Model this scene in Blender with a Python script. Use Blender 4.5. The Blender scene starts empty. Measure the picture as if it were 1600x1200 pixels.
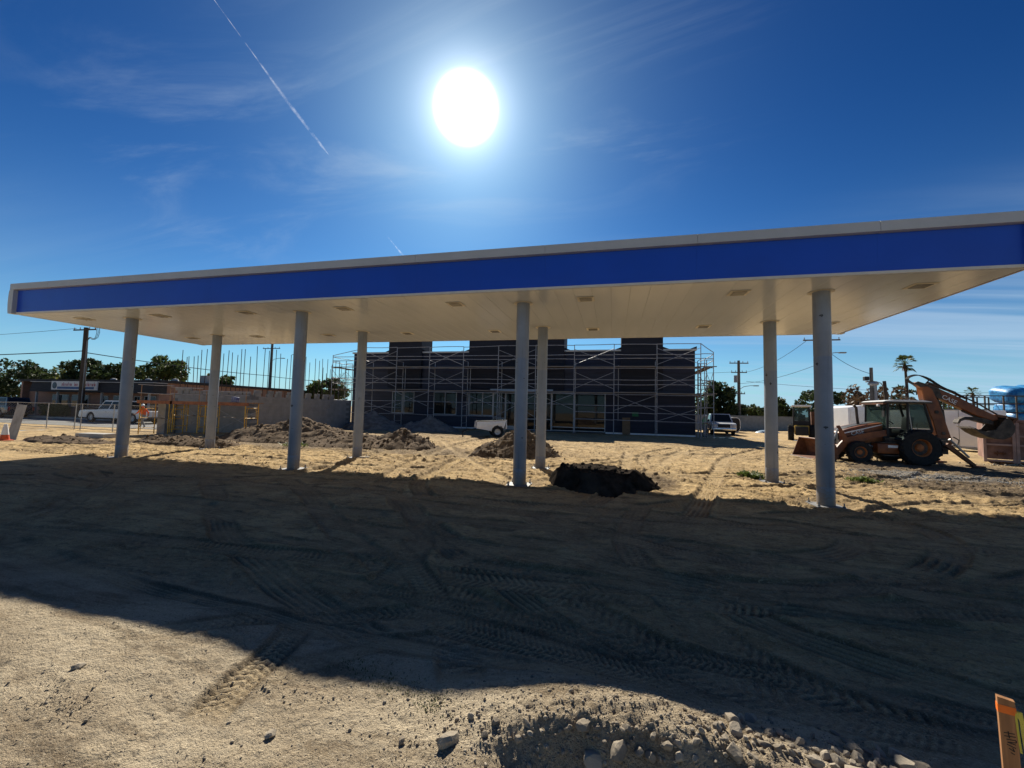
import bpy, bmesh, math, random
import numpy as np
from mathutils import Vector, Matrix, Euler

S = bpy.context.scene
COL = S.collection
rad = math.radians
PI = math.pi
RNG = random.Random(7)

# ------------------------------------------------------------------ camera
CAM_POS = Vector((0.0, 0.0, 1.7526))
YAW, PITCH, ROLL = -0.2417, 0.0635, 0.0247
fwd = Vector((math.sin(YAW) * math.cos(PITCH), math.cos(YAW) * math.cos(PITCH), math.sin(PITCH)))
rgt = Vector((math.cos(YAW), -math.sin(YAW), 0.0))
upv = rgt.cross(fwd)
r2 = rgt * math.cos(ROLL) + upv * math.sin(ROLL)
u2 = -rgt * math.sin(ROLL) + upv * math.cos(ROLL)
cd = bpy.data.cameras.new('camera')
cd.sensor_fit = 'HORIZONTAL'
cd.sensor_width = 36.0
cd.lens = 643.87 / 1600.0 * 36.0
cd.clip_start = 0.05
cd.clip_end = 12000.0
cam = bpy.data.objects.new('camera', cd)
COL.objects.link(cam)
cam.matrix_world = Matrix(((r2.x, u2.x, -fwd.x, CAM_POS.x), (r2.y, u2.y, -fwd.y, CAM_POS.y),
                           (r2.z, u2.z, -fwd.z, CAM_POS.z), (0, 0, 0, 1)))
S.camera = cam

# ------------------------------------------------------------------ sun and sky
SUN_DIR = Vector((-0.29253, 0.74299, 0.60200)).normalized()
SUN_EL = math.asin(SUN_DIR.z)
SUN_AZ = math.atan2(SUN_DIR.x, SUN_DIR.y)
sl = bpy.data.lights.new('sun', 'SUN')
sl.energy = 5.0
sl.angle = rad(0.55)
sl.color = (1.0, 0.93, 0.80)
sun = bpy.data.objects.new('sun', sl)
COL.objects.link(sun)
sun.rotation_euler = SUN_DIR.to_track_quat('Z', 'Y').to_euler()
sun.location = (-40, 100, 80)

W = bpy.data.worlds.new('World')
S.world = W
W.use_nodes = True


class NT:
    """small helper to wire nodes"""
    def __init__(self, tree):
        self.t = tree
        self.n = tree.nodes
        self.l = tree.links

    def new(self, kind, **kw):
        nd = self.n.new(kind)
        for k, v in kw.items():
            setattr(nd, k, v)
        return nd

    def set(self, sock, v):
        if hasattr(v, 'is_output'):
            self.l.new(v, sock)
        else:
            sock.default_value = v

    def math(self, op, a, b=None, c=None, clamp=False):
        nd = self.new('ShaderNodeMath', operation=op, use_clamp=clamp)
        for i, v in enumerate((a, b, c)):
            if v is not None:
                self.set(nd.inputs[i], v)
        return nd.outputs[0]

    def vmath(self, op, a, b=None):
        nd = self.new('ShaderNodeVectorMath', operation=op)
        self.set(nd.inputs[0], a)
        if b is not None:
            self.set(nd.inputs[1], b)
        return nd

    def mix(self, f, a, b, blend='MIX'):
        nd = self.new('ShaderNodeMix', data_type='RGBA', blend_type=blend)
        self.set(nd.inputs[0], f)
        self.set(nd.inputs[6], a)
        self.set(nd.inputs[7], b)
        return nd.outputs[2]

    def noise(self, vec, scale, detail=4.0, rough=0.55, dist=0.0):
        nd = self.new('ShaderNodeTexNoise')
        if vec is not None:
            self.l.new(vec, nd.inputs['Vector'])
        nd.inputs['Scale'].default_value = scale
        nd.inputs['Detail'].default_value = detail
        nd.inputs['Roughness'].default_value = rough
        nd.inputs['Distortion'].default_value = dist
        return nd.outputs['Fac']

    def ramp(self, f, lo, hi):
        nd = self.new('ShaderNodeMapRange', interpolation_type='SMOOTHSTEP')
        self.set(nd.inputs[0], f)
        nd.inputs[1].default_value = lo
        nd.inputs[2].default_value = hi
        return nd.outputs[0]

    def mapping(self, vec, scale=(1, 1, 1), rot=(0, 0, 0), loc=(0, 0, 0)):
        nd = self.new('ShaderNodeMapping')
        self.l.new(vec, nd.inputs[0])
        nd.inputs['Scale'].default_value = scale
        nd.inputs['Rotation'].default_value = rot
        nd.inputs['Location'].default_value = loc
        return nd.outputs[0]


def rgba(c):
    return (c[0], c[1], c[2], 1.0)


SKY_STRENGTH = 0.05


def build_world():
    t = NT(W.node_tree)
    W.node_tree.nodes.clear()
    out = t.new('ShaderNodeOutputWorld')
    bg = t.new('ShaderNodeBackground')
    sky = t.new('ShaderNodeTexSky', sky_type='NISHITA')
    sky.sun_disc = False
    sky.sun_elevation = SUN_EL
    sky.sun_rotation = SUN_AZ
    sky.altitude = 100
    sky.air_density = 1.0
    sky.dust_density = 0.35
    sky.ozone_density = 3.0
    col = sky.outputs[0]
    # a polarised-looking deep blue: more saturation and contrast
    hs = t.new('ShaderNodeHueSaturation')
    hs.inputs['Saturation'].default_value = 1.28
    hs.inputs['Value'].default_value = 1.0
    t.l.new(col, hs.inputs['Color'])
    col = hs.outputs[0]
    gm = t.new('ShaderNodeGamma')
    t.l.new(col, gm.inputs[0])
    gm.inputs[1].default_value = 1.59
    col = t.mix(1.0, gm.outputs[0], (0.165, 0.302, 0.300, 1), 'MULTIPLY')
    tc = t.new('ShaderNodeTexCoord')
    d = t.vmath('NORMALIZE', tc.outputs['Generated']).outputs[0]
    sep = t.new('ShaderNodeSeparateXYZ')
    t.l.new(d, sep.inputs[0])
    z = t.math('MAXIMUM', sep.outputs[2], 0.02)
    # clouds on a flat high layer: direction divided by height
    px = t.math('DIVIDE', sep.outputs[0], t.math('ADD', z, 0.12))
    py = t.math('DIVIDE', sep.outputs[1], t.math('ADD', z, 0.12))
    cmb = t.new('ShaderNodeCombineXYZ')
    t.l.new(px, cmb.inputs[0])
    t.l.new(py, cmb.inputs[1])
    m1 = t.mapping(cmb.outputs[0], scale=(0.55, 1.7, 1), rot=(0, 0, rad(28)), loc=(0.9, 0.35, 0))
    n1 = t.noise(m1, 1.6, 9, 0.62, 1.1)
    m2 = t.mapping(cmb.outputs[0], scale=(0.35, 0.5, 1), loc=(3.2, 1.7, 0))
    n2 = t.noise(m2, 1.1, 3, 0.5, 0.3)
    wisps = t.math('MULTIPLY', t.ramp(n1, 0.47, 0.86), t.ramp(n2, 0.40, 0.68))
    m3 = t.mapping(cmb.outputs[0], scale=(0.16, 1.25, 1), rot=(0, 0, rad(-12)), loc=(1.1, 4.7, 0))
    n3 = t.noise(m3, 1.5, 7, 0.58, 0.6)
    low = t.math('MULTIPLY', t.ramp(n3, 0.37, 0.66), t.ramp(z, 0.42, 0.08))
    dsun = t.vmath('DOT_PRODUCT', d, tuple(SUN_DIR)).outputs['Value']
    wisps = t.math('MULTIPLY', wisps, t.math('ADD', 0.3, t.math('MULTIPLY', t.ramp(dsun, 0.72, 0.96), 0.7)))
    low = t.math('MULTIPLY', low, t.math('ADD', 0.18, t.math('MULTIPLY', t.ramp(sep.outputs[0], -0.05, 0.5), 0.82)))
    cover = t.math('ADD', t.math('MULTIPLY', wisps, 0.6), t.math('MULTIPLY', low, 0.62), clamp=True)
    col = t.mix(cover, col, (6.2, 7.8, 9.6, 1))
    hz = t.math('POWER', t.math('SUBTRACT', 1.0, t.math('MINIMUM', z, 1.0)), 6.5)
    col = t.mix(t.math('MULTIPLY', hz, 0.85), col, (5.2, 8.0, 11.2, 1))
    # the sun: a blown-out disc and the bright air round it
    dt = t.vmath('DOT_PRODUCT', d, tuple(SUN_DIR)).outputs['Value']
    ang = t.math('ARCCOSINE', t.math('MINIMUM', dt, 1.0))
    adeg = t.math('MULTIPLY', ang, 180 / PI)
    disc = t.ramp(adeg, 4.1, 1.8)
    g1 = t.math('EXPONENT', t.math('MULTIPLY', t.math('POWER', t.math('DIVIDE', adeg, 3.7), 2.0), -1.0))
    g2 = t.math('EXPONENT', t.math('DIVIDE', adeg, -4.6))
    g3 = t.math('EXPONENT', t.math('DIVIDE', adeg, -14.0))
    glow = t.math('ADD', t.math('MULTIPLY', disc, 45.0),
                  t.math('ADD', t.math('MULTIPLY', g1, 11.0),
                         t.math('ADD', t.math('MULTIPLY', g2, 7.5), t.math('MULTIPLY', g3, 1.1))))
    gc = t.vmath('SCALE', (0.93, 0.98, 1.0))
    t.l.new(glow, gc.inputs['Scale'])
    col = t.mix(1.0, col, gc.outputs[0], 'ADD')
    t.l.new(col, bg.inputs[0])
    bg.inputs[1].default_value = SKY_STRENGTH
    t.l.new(bg.outputs[0], out.inputs[0])


build_world()

vs = S.view_settings
vs.view_transform = 'Standard'
vs.look = 'None'
vs.exposure = 0.68
vs.gamma = 1.0
vs.use_curve_mapping = False
try:
    S.cycles.use_denoising = True
    S.cycles.max_bounces = 8
    S.cycles.transparent_max_bounces = 24
    S.cycles.sample_clamp_indirect = 6.0
except Exception:
    pass

# ------------------------------------------------------------------ materials
MATS = {}


def mat(name, col, rough=0.8, metal=0.0, var=0.12, scale=6.0, bump=0.0, bscale=60.0, spec=0.35,
        col2=None, stretch=(1, 1, 1), coat=0.0, thr=(0.3, 0.7), world=False):
    if name in MATS:
        return MATS[name]
    m = bpy.data.materials.new(name)
    m.use_nodes = True
    t = NT(m.node_tree)
    b = m.node_tree.nodes['Principled BSDF']
    if world:
        g = t.new('ShaderNodeNewGeometry')
        vec = g.outputs['Position']
    else:
        tc = t.new('ShaderNodeTexCoord')
        vec = tc.outputs['Object']
    mp = t.mapping(vec, scale=stretch)
    n = t.noise(mp, scale, 6, 0.6)
    f = t.ramp(n, thr[0], thr[1])
    a = rgba([c * (1 - var) for c in col])
    c2 = rgba(col2) if col2 else rgba([min(1, c * (1 + var)) for c in col])
    t.l.new(t.mix(f, a, c2), b.inputs['Base Color'])
    nr = t.noise(mp, scale * 2.3, 3, 0.5)
    rr = t.math('ADD', rough - 0.06, t.math('MULTIPLY', nr, 0.12), clamp=True)
    t.l.new(rr, b.inputs['Roughness'])
    b.inputs['Metallic'].default_value = metal
    b.inputs['Specular IOR Level'].default_value = spec
    b.inputs['Coat Weight'].default_value = coat
    if bump > 0:
        bp = t.new('ShaderNodeBump')
        bp.inputs['Strength'].default_value = 0.6
        bp.inputs['Distance'].default_value = bump
        t.l.new(t.noise(mp, bscale, 5, 0.65), bp.inputs['Height'])
        t.l.new(bp.outputs[0], b.inputs['Normal'])
    MATS[name] = m
    return m


def leaf_mat(name, c1, c2):
    if name in MATS:
        return MATS[name]
    m = bpy.data.materials.new(name)
    m.use_nodes = True
    t = NT(m.node_tree)
    t.n.clear()
    out = t.new('ShaderNodeOutputMaterial')
    g = t.new('ShaderNodeNewGeometry')
    n = t.noise(g.outputs['Position'], 0.9, 3, 0.6)
    rnd = g.outputs['Random Per Island']
    f = t.math('ADD', t.math('MULTIPLY', t.ramp(n, 0.3, 0.7), 0.5), t.math('MULTIPLY', rnd, 0.5))
    c = t.mix(f, rgba(c1), rgba(c2))
    df = t.new('ShaderNodeBsdfPrincipled')
    df.inputs['Roughness'].default_value = 0.55
    df.inputs['Specular IOR Level'].default_value = 0.3
    t.l.new(c, df.inputs['Base Color'])
    tr = t.new('ShaderNodeBsdfTranslucent')
    t.l.new(c, tr.inputs[0])
    ms = t.new('ShaderNodeMixShader')
    ms.inputs[0].default_value = 0.35
    t.l.new(df.outputs[0], ms.inputs[1])
    t.l.new(tr.outputs[0], ms.inputs[2])
    t.l.new(ms.outputs[0], out.inputs[0])
    MATS[name] = m
    return m


def glass_mat(name, col, alpha=0.55, rough=0.04):
    if name in MATS:
        return MATS[name]
    m = bpy.data.materials.new(name)
    m.use_nodes = True
    t = NT(m.node_tree)
    t.n.clear()
    out = t.new('ShaderNodeOutputMaterial')
    p = t.new('ShaderNodeBsdfPrincipled')
    tc = t.new('ShaderNodeTexCoord')
    n = t.noise(tc.outputs['Object'], 3.0, 4, 0.6)
    t.l.new(t.mix(n, rgba([c * 0.7 for c in col]), rgba([c * 1.3 for c in col])), p.inputs['Base Color'])
    p.inputs['Roughness'].default_value = rough
    p.inputs['Specular IOR Level'].default_value = 0.32
    tr = t.new('ShaderNodeBsdfTransparent')
    tr.inputs[0].default_value = (0.75, 0.85, 0.82, 1)
    ms = t.new('ShaderNodeMixShader')
    ms.inputs[0].default_value = alpha
    t.l.new(tr.outputs[0], ms.inputs[1])
    t.l.new(p.outputs[0], ms.inputs[2])
    t.l.new(ms.outputs[0], out.inputs[0])
    MATS[name] = m
    return m


# ------------------------------------------------------------------ mesh helpers
def BM():
    return bmesh.new()


def box(bm, c, s, rz=0.0, rot=None):
    """box: centre c, full sizes s"""
    m = Matrix.Translation(Vector(c))
    if rot is not None:
        m = m @ Euler(rot).to_matrix().to_4x4()
    elif rz:
        m = m @ Matrix.Rotation(rz, 4, 'Z')
    m = m @ Matrix.Diagonal((s[0], s[1], s[2], 1))
    bmesh.ops.create_cube(bm, size=1.0, matrix=m)


def b2(bm, lo, hi):
    box(bm, [(a + b) / 2 for a, b in zip(lo, hi)], [abs(b - a) for a, b in zip(lo, hi)])


def rod(bm, p0, p1, r, n=8, r1=None):
    p0 = Vector(p0)
    p1 = Vector(p1)
    d = p1 - p0
    L = d.length
    if L < 1e-6:
        return
    q = d.to_track_quat('Z', 'Y').to_matrix().to_4x4()
    m = Matrix.Translation((p0 + p1) / 2) @ q
    bmesh.ops.create_cone(bm, cap_ends=True, segments=n, radius1=r, radius2=r if r1 is None else r1, depth=L, matrix=m)


def tube(bm, pts, r, n=6, rr=None):
    """swept tube through pts; rr: radii per point"""
    pts = [Vector(p) for p in pts]
    rings = []
    prev = None
    for i, p in enumerate(pts):
        if i == 0:
            d = pts[1] - p
        elif i == len(pts) - 1:
            d = p - pts[-2]
        else:
            d = pts[i + 1] - pts[i - 1]
        d.normalize()
        if prev is None:
            a = d.orthogonal().normalized()
        else:
            a = (prev - d * prev.dot(d))
            a = a.normalized() if a.length > 1e-6 else d.orthogonal().normalized()
        prev = a
        b = d.cross(a)
        R = rr[i] if rr else r
        rings.append([bm.verts.new(p + (a * math.cos(2 * PI * k / n) + b * math.sin(2 * PI * k / n)) * R) for k in range(n)])
    for i in range(len(rings) - 1):
        for k in range(n):
            bm.faces.new((rings[i][k], rings[i][(k + 1) % n], rings[i + 1][(k + 1) % n], rings[i + 1][k]))
    bm.faces.new(list(reversed(rings[0])))
    bm.faces.new(rings[-1])


def prism(bm, prof, a0, a1, axis='y', inset=0.0):
    """extrude a 2D profile (u,z) along y between a0 and a1 (or profile (x,y) along z when axis 'z')"""
    def P(u, v, w):
        return (u, w, v) if axis == 'y' else (w, u, v) if axis == 'x' else (u, v, w)
    A = [bm.verts.new(P(u, v, a0)) for u, v in prof]
    B = [bm.verts.new(P(u, v, a1)) for u, v in prof]
    n = len(prof)
    fs = [bm.faces.new(A), bm.faces.new(list(reversed(B)))]
    for i in range(n):
        fs.append(bm.faces.new((A[i], B[i], B[(i + 1) % n], A[(i + 1) % n])))
    bmesh.ops.recalc_face_normals(bm, faces=fs)


def lathe(bm, prof, c=(0, 0, 0), n=24, axis='z', caps=True):
    """surface of revolution, prof = [(r,h)]"""
    rings = []
    for r, h in prof:
        ring = []
        for k in range(n):
            a = 2 * PI * k / n
            if axis == 'z':
                p = (c[0] + r * math.cos(a), c[1] + r * math.sin(a), c[2] + h)
            else:
                p = (c[0] + r * math.cos(a), c[1] + h, c[2] + r * math.sin(a))
            ring.append(bm.verts.new(p))
        rings.append(ring)
    fs = []
    for i in range(len(rings) - 1):
        for k in range(n):
            fs.append(bm.faces.new((rings[i][k], rings[i][(k + 1) % n], rings[i + 1][(k + 1) % n], rings[i + 1][k])))
    if caps and prof[0][0] > 1e-4:
        fs.append(bm.faces.new(rings[0]))
    if caps and prof[-1][0] > 1e-4:
        fs.append(bm.faces.new(rings[-1]))
    bmesh.ops.recalc_face_normals(bm, faces=fs)


def bevel(bm, w, seg=2, ang=40):
    es = [e for e in bm.edges if len(e.link_faces) == 2 and e.calc_face_angle(0) > rad(ang)]
    if es:
        bmesh.ops.bevel(bm, geom=es, offset=w, segments=seg, profile=0.6, affect='EDGES', clamp_overlap=True)


def shade(me, ang=35):
    me.polygons.foreach_set('use_smooth', [True] * len(me.polygons))
    try:
        me.set_sharp_from_angle(angle=rad(ang))
    except Exception:
        pass


def obj(name, bm, m, parent=None, smooth=False, ang=35):
    me = bpy.data.meshes.new(name)
    bm.to_mesh(me)
    bm.free()
    if m:
        me.materials.append(m)
    if smooth:
        shade(me, ang)
    o = bpy.data.objects.new(name, me)
    COL.objects.link(o)
    o.parent = parent
    return o


def inst(name, me, parent=None, loc=(0, 0, 0), rot=(0, 0, 0), sc=(1, 1, 1)):
    o = bpy.data.objects.new(name, me)
    COL.objects.link(o)
    o.parent = parent
    o.location = loc
    o.rotation_euler = rot
    o.scale = sc
    return o


def mesh_np(name, V, F, m, parent=None, smooth=True):
    """V (n,3) float, F (k,4) or (k,3) int"""
    me = bpy.data.meshes.new(name)
    V = np.ascontiguousarray(V, dtype=np.float32)
    F = np.ascontiguousarray(F, dtype=np.int32)
    k = F.shape[1]
    me.vertices.add(len(V))
    me.vertices.foreach_set('co', V.ravel())
    me.loops.add(F.size)
    me.loops.foreach_set('vertex_index', F.ravel())
    me.polygons.add(len(F))
    me.polygons.foreach_set('loop_start', np.arange(0, F.size, k, dtype=np.int32))
    me.polygons.foreach_set('loop_total', np.full(len(F), k, dtype=np.int32))
    me.update(calc_edges=True)
    me.validate()
    if smooth:
        me.polygons.foreach_set('use_smooth', np.ones(len(F), dtype=bool))
    me.materials.append(m)
    o = bpy.data.objects.new(name, me)
    COL.objects.link(o)
    o.parent = parent
    return o


def thing(name, label, cat, loc=(0, 0, 0), rz=0.0, group=None):
    o = bpy.data.objects.new(name, None)
    o.empty_display_size = 0.3
    COL.objects.link(o)
    o.location = loc
    o.rotation_euler = (0, 0, rz)
    return tag(o, label, cat, group)


def tag(o, label=None, cat=None, group=None, kind=None):
    if label:
        o['label'] = label
    if cat:
        o['category'] = cat
    if group:
        o['group'] = group
    if kind:
        o['kind'] = kind
    return o


def text_mesh(body, size, depth=0.004):
    cu = bpy.data.curves.new('txt', 'FONT')
    cu.body = body
    cu.size = size
    cu.extrude = depth
    o = bpy.data.objects.new('txt', cu)
    COL.objects.link(o)
    dg = bpy.context.evaluated_depsgraph_get()
    me = bpy.data.meshes.new_from_object(o.evaluated_get(dg))
    bpy.data.objects.remove(o)
    bpy.data.curves.remove(cu)
    return me


# ------------------------------------------------------------------ noise in numpy
def _h(ix, iy, seed):
    h = (ix.astype(np.int64) * 374761393 + iy.astype(np.int64) * 668265263 + seed * 974711) & 0xFFFFFFFF
    h = ((h ^ (h >> 13)) * 1274126177) & 0xFFFFFFFF
    h = (h ^ (h >> 16)) & 0xFFFFFFFF
    return h


def gnoise(x, y, seed=0):
    """gradient noise, about -1..1"""
    ix = np.floor(x)
    iy = np.floor(y)
    fx = x - ix
    fy = y - iy
    u = fx * fx * fx * (fx * (fx * 6 - 15) + 10)
    v = fy * fy * fy * (fy * (fy * 6 - 15) + 10)
    r = 0
    for dx in (0, 1):
        for dy in (0, 1):
            a = _h(ix + dx, iy + dy, seed) * (2 * PI / 4294967296.0)
            g = np.cos(a) * (fx - dx) + np.sin(a) * (fy - dy)
            w = (u if dx else 1 - u) * (v if dy else 1 - v)
            r = r + g * w
    return r * 1.4


def fbm(x, y, seed=0, oct=4, lac=2.03, gain=0.5):
    r = 0
    a = 1.0
    for o in range(oct):
        r = r + a * gnoise(x, y, seed + o * 17)
        x = x * lac + 3.1
        y = y * lac - 1.7
        a *= gain
    return r


def sstep(a, b, x):
    t = np.clip((x - a) / (b - a), 0, 1)
    return t * t * (3 - 2 * t)


# ------------------------------------------------------------------ ground heights
COLX = [-15.19, -8.70, -2.198, 4.263]
COLY = [9.90, 12.87]

# tyre tracks: points on the ground, width, rut depth, lug length, kind
TRK = [
    ([(-7.6, 8.4), (-5.94, 7.18), (-4.0, 5.41), (-2.49, 4.29), (-1.36, 3.72), (-0.49, 3.17), (0.15, 2.75)], .42, .030, .085, 1),
    ([(-8.8, 7.5), (-7.1, 6.2), (-5.2, 4.7), (-3.6, 3.75), (-2.5, 3.2), (-1.6, 2.75)], .36, .022, .07, 0),
    ([(-3.1, 2.2), (-2.85, 2.45), (-2.58, 2.78), (-2.23, 3.07), (-1.69, 3.37), (-.9, 3.6)], .26, .022, .06, 1),
    ([(-1.45, 3.62), (-1.27, 3.3), (-1.06, 2.84), (-0.93, 2.55), (-.84, 2.36)], .30, .040, .115, 2),
    ([(-1.1, 3.5), (-0.97, 3.2), (-0.81, 2.83), (-0.71, 2.56)], .20, .022, .05, 1),
    ([(-4.6, 8.1), (-3.31, 6.46), (-1.39, 4.64), (-0.31, 3.85), (0.43, 3.27), (1.06, 2.82), (1.7, 2.5)], .44, .032, .09, 1),
    ([(-3.0, 5.9), (-1.28, 4.29), (-0.37, 3.44), (0.19, 2.98), (0.67, 2.61)], .30, .024, .06, 0),
    ([(-1.5, 7.2), (-.6, 5.9), (.3, 4.9), (1.2, 4.1), (2.1, 3.5), (3.3, 2.9)], .40, .028, .08, 0),
    ([(0.4, 8.2), (1.73, 9.0), (3.2, 9.35), (4.4, 9.0), (4.87, 8.06), (4.21, 6.65), (2.98, 5.44), (1.55, 4.83), (-0.04, 4.51), (-1.81, 4.5)], .42, .034, .09, 1),
    ([(1.0, 7.4), (2.3, 7.8), (3.3, 7.5), (3.2, 6.7), (2.2, 6.0), (.6, 5.6), (-1.5, 5.5)], .40, .026, .09, 0),
    ([(1.3, 7.6), (1.9, 9.6), (3.05, 13.68), (4.75, 19.07), (8.42, 25.94)], .42, .045, .10, 0),
    ([(-.4, 8.0), (.2, 10.0), (1.3, 13.9), (3.0, 19.6), (6.6, 26.6)], .42, .04, .10, 0),
    ([(-5.0, 8.2), (-5.45, 9.51), (-6.15, 11.87), (-7.14, 17.34), (-7.49, 22.39), (-7.9, 27)], .40, .055, .09, 1),
    ([(-3.6, 7.6), (-4.4, 9.0), (-4.75, 11.0), (-5.2, 14.0), (-5.61, 18.18), (-5.9, 24)], .40, .055, .09, 1),
    ([(-12.0, 3.6), (-7.81, 3.9), (-5.06, 4.14), (-1.67, 4.17), (0.85, 4.33), (3.68, 4.92), (8, 5.5)], .40, .022, .08, 1),
    ([(-16, 5.5), (-11.76, 5.63), (-5.98, 5.99), (-0.51, 6.25), (3.1, 5.66), (4.08, 5.46), (9, 4.9)], .42, .026, .09, 0),
    ([(-18, 7.6), (-12, 7.3), (-6, 7.6), (0, 7.7), (4, 7.2), (9, 7.0)], .45, .026, .09, 1),
    ([(-2.1, 2.05), (-1.92, 2.25), (-1.75, 2.5), (-1.45, 2.86), (-0.77, 3.32)], .22, .018, .05, 1),
    ([(2.5, 8.2), (4.61, 9.28), (6.33, 10.45), (8.49, 11.24), (12, 12.2)], .42, .04, .09, 0),
    ([(0.51, 8.34), (0.2, 5.87), (0.7, 3.9), (1.54, 2.95), (2.6, 2.3)], .38, .026, .085, 1),
    ([(-2.0, 1.7), (-2.09, 2.05), (-2.13, 2.32), (-2.3, 2.73), (-2.69, 3.25)], .22, .020, .05, 1),
    ([(5.6, 13.2), (8.5, 12.6), (12.5, 12.4), (16, 12)], .4, .035, .09, 0),
    ([(4.9, 15.5), (8.0, 14.2), (12.5, 14.2), (16, 14.3)], .4, .035, .09, 0),
    ([(-14, 10.9), (-11, 11.2), (-8, 10.8), (-5, 11.2)], .35, .02, .09, 0),
]


_tr = random.Random(77)
for _k in range(20):
    _x, _y = _tr.uniform(-15, 3), _tr.uniform(2.9, 8.9)
    _a = _tr.gauss(-.05, .35)
    _c = _tr.gauss(0, .07)
    _p = []
    for _i in range(6):
        _p.append((_x, min(max(_y, 2.75), 9.3)))
        _st = _tr.uniform(1.2, 2.4)
        _x += math.cos(_a) * _st
        _y += math.sin(_a) * _st
        _a += _c * _st
    TRK.append((_p, _tr.choice([.2, .24, .3, .4]), _tr.uniform(.014, .024), _tr.choice([.05, .06, .08]), _tr.choice([0, 1, 1])))


for _k in range(18):
    _x, _y = _tr.uniform(-9, 7), _tr.uniform(9.0, 13)
    _a = _tr.choice([rad(118), rad(75), rad(60), rad(100), rad(20)]) + _tr.gauss(0, .2)
    _c = _tr.gauss(-.01, .05)
    _p = []
    for _i in range(6):
        _p.append((_x, _y))
        _st = _tr.uniform(1.6, 3.0)
        _x += math.cos(_a) * _st
        _y += math.sin(_a) * _st
        _a += _c * _st
    TRK.append((_p, _tr.choice([.3, .36, .42]), _tr.uniform(.03, .055), _tr.choice([.09, .11]), _tr.choice([0, 0, 1])))


def spline(pts, n=14):
    P = [Vector((p[0], p[1], 0)) for p in pts]
    P = [P[0] * 2 - P[1]] + P + [P[-1] * 2 - P[-2]]
    o = []
    for i in range(1, len(P) - 2):
        a, b, c, d = P[i - 1:i + 3]
        for k in range(n):
            t = k / n
            o.append(0.5 * ((2 * b) + (c - a) * t + (2 * a - 5 * b + 4 * c - d) * t * t + (3 * b - a - 3 * c + d) * t ** 3))
    o.append(P[-2])
    return np.array([(p.x, p.y) for p in o])


TRKS = [(spline(t[0]),) + tuple(t[1:]) for t in TRK]


def tracks(x, y, soft):
    """rut depth field; soft fades the lug pattern where the grid is too coarse"""
    h = np.zeros_like(x)
    msk = np.zeros_like(x)
    cov = np.zeros_like(x)
    for ti, (pl, wd, dp, lug, kind) in enumerate(TRKS):
        lo = pl.min(0) - wd * 1.2
        hi = pl.max(0) + wd * 1.2
        m = np.where((x > lo[0]) & (x < hi[0]) & (y > lo[1]) & (y < hi[1]))[0]
        if len(m) == 0:
            continue
        X = x[m]
        Y = y[m]
        best = np.full(len(m), 1e9)
        sd = np.zeros(len(m))
        al = np.zeros(len(m))
        acc = 0.0
        for i in range(len(pl) - 1):
            a = pl[i]
            d = pl[i + 1] - a
            L = math.hypot(*d)
            if L < 1e-6:
                continue
            d = d / L
            near = np.where((np.abs(X - a[0] - d[0] * L / 2) < L / 2 + wd * 1.2) & (np.abs(Y - a[1] - d[1] * L / 2) < L / 2 + wd * 1.2))[0]
            if len(near):
                rx = X[near] - a[0]
                ry = Y[near] - a[1]
                t = np.clip(rx * d[0] + ry * d[1], 0, L)
                ex = rx - t * d[0]
                ey = ry - t * d[1]
                q = np.hypot(ex, ey)
                s = np.sign(d[0] * ry - d[1] * rx) * q
                up = q < best[near]
                w = near[up]
                best[w] = q[up]
                sd[w] = s[up]
                al[w] = acc + t[up]
            acc += L
        hw = wd / 2
        wob = 0.03 * gnoise(al * 1.3, np.full_like(al, ti * 3.3), 5)
        q = np.abs(sd + wob)
        inside = 1 - sstep(hw * 0.86, hw * 1.06, q)
        berm = np.exp(-((q - hw * 1.22) / (hw * 0.2)) ** 2)
        fade = np.clip(0.78 + 0.6 * fbm(X * 0.8, Y * 0.8, 60 + ti, 2), 0.42, 1.1) if ti < 24 else np.clip(0.55 + 0.9 * fbm(X * 0.8, Y * 0.8, 60 + ti, 2), 0.12, 1.1)
        ends = sstep(0, 0.25, al) * sstep(0, 0.25, acc - al)
        if kind == 1:      # chevron lugs
            ph = (al + 0.55 * np.abs(sd)) / lug
            pat = np.cos(2 * PI * ph) * 0.5 + 0.5
            pat = sstep(0.35, 0.65, pat)
            grv = np.cos(2 * PI * sd / (wd / 4.0))
            lugh = (pat - 0.5) * 0.55 + 0.2 * grv
        elif kind == 2:    # big tractor bars
            ph = (al + 0.18 * sd) / lug
            pat = np.cos(2 * PI * ph) * 0.5 + 0.5
            lugh = (sstep(0.25, 0.75, pat) - 0.5) * 1.1
        else:              # ribbed
            lugh = 0.42 * np.cos(2 * PI * sd / (wd / 5.0))
        lugh = lugh * np.clip(0.65 + 0.9 * fbm(X * 1.7, Y * 1.7, 160 + ti, 2), 0.1, 1.15)
        dz = dp * (-0.5 * inside + 0.32 * berm + soft * 0.95 * lugh * inside)
        sunz = sstep(8.6, 9.6, Y)
        fade = np.maximum(fade, 0.62 * sunz)
        fc = np.clip(fade, 0, 1) * ends
        deep = 1.0 + 0.55 * sstep(2.4, 3.2, Y) + 0.5 * sunz
        w_in = inside * fc                      # a newer print wipes out the older one
        cov[m] = np.maximum(cov[m], w_in)
        h[m] = h[m] * (1 - w_in) + dz * fade * ends * deep
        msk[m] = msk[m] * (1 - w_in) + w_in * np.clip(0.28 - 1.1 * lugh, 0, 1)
        msk[m] = np.maximum(msk[m], 0.95 * np.exp(-((q - hw * .95) / (0.030 + 0.012 * sunz)) ** 2) * fc)  # thin dark lines painted along the rut edges as crease shade
    return h, msk, cov


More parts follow.
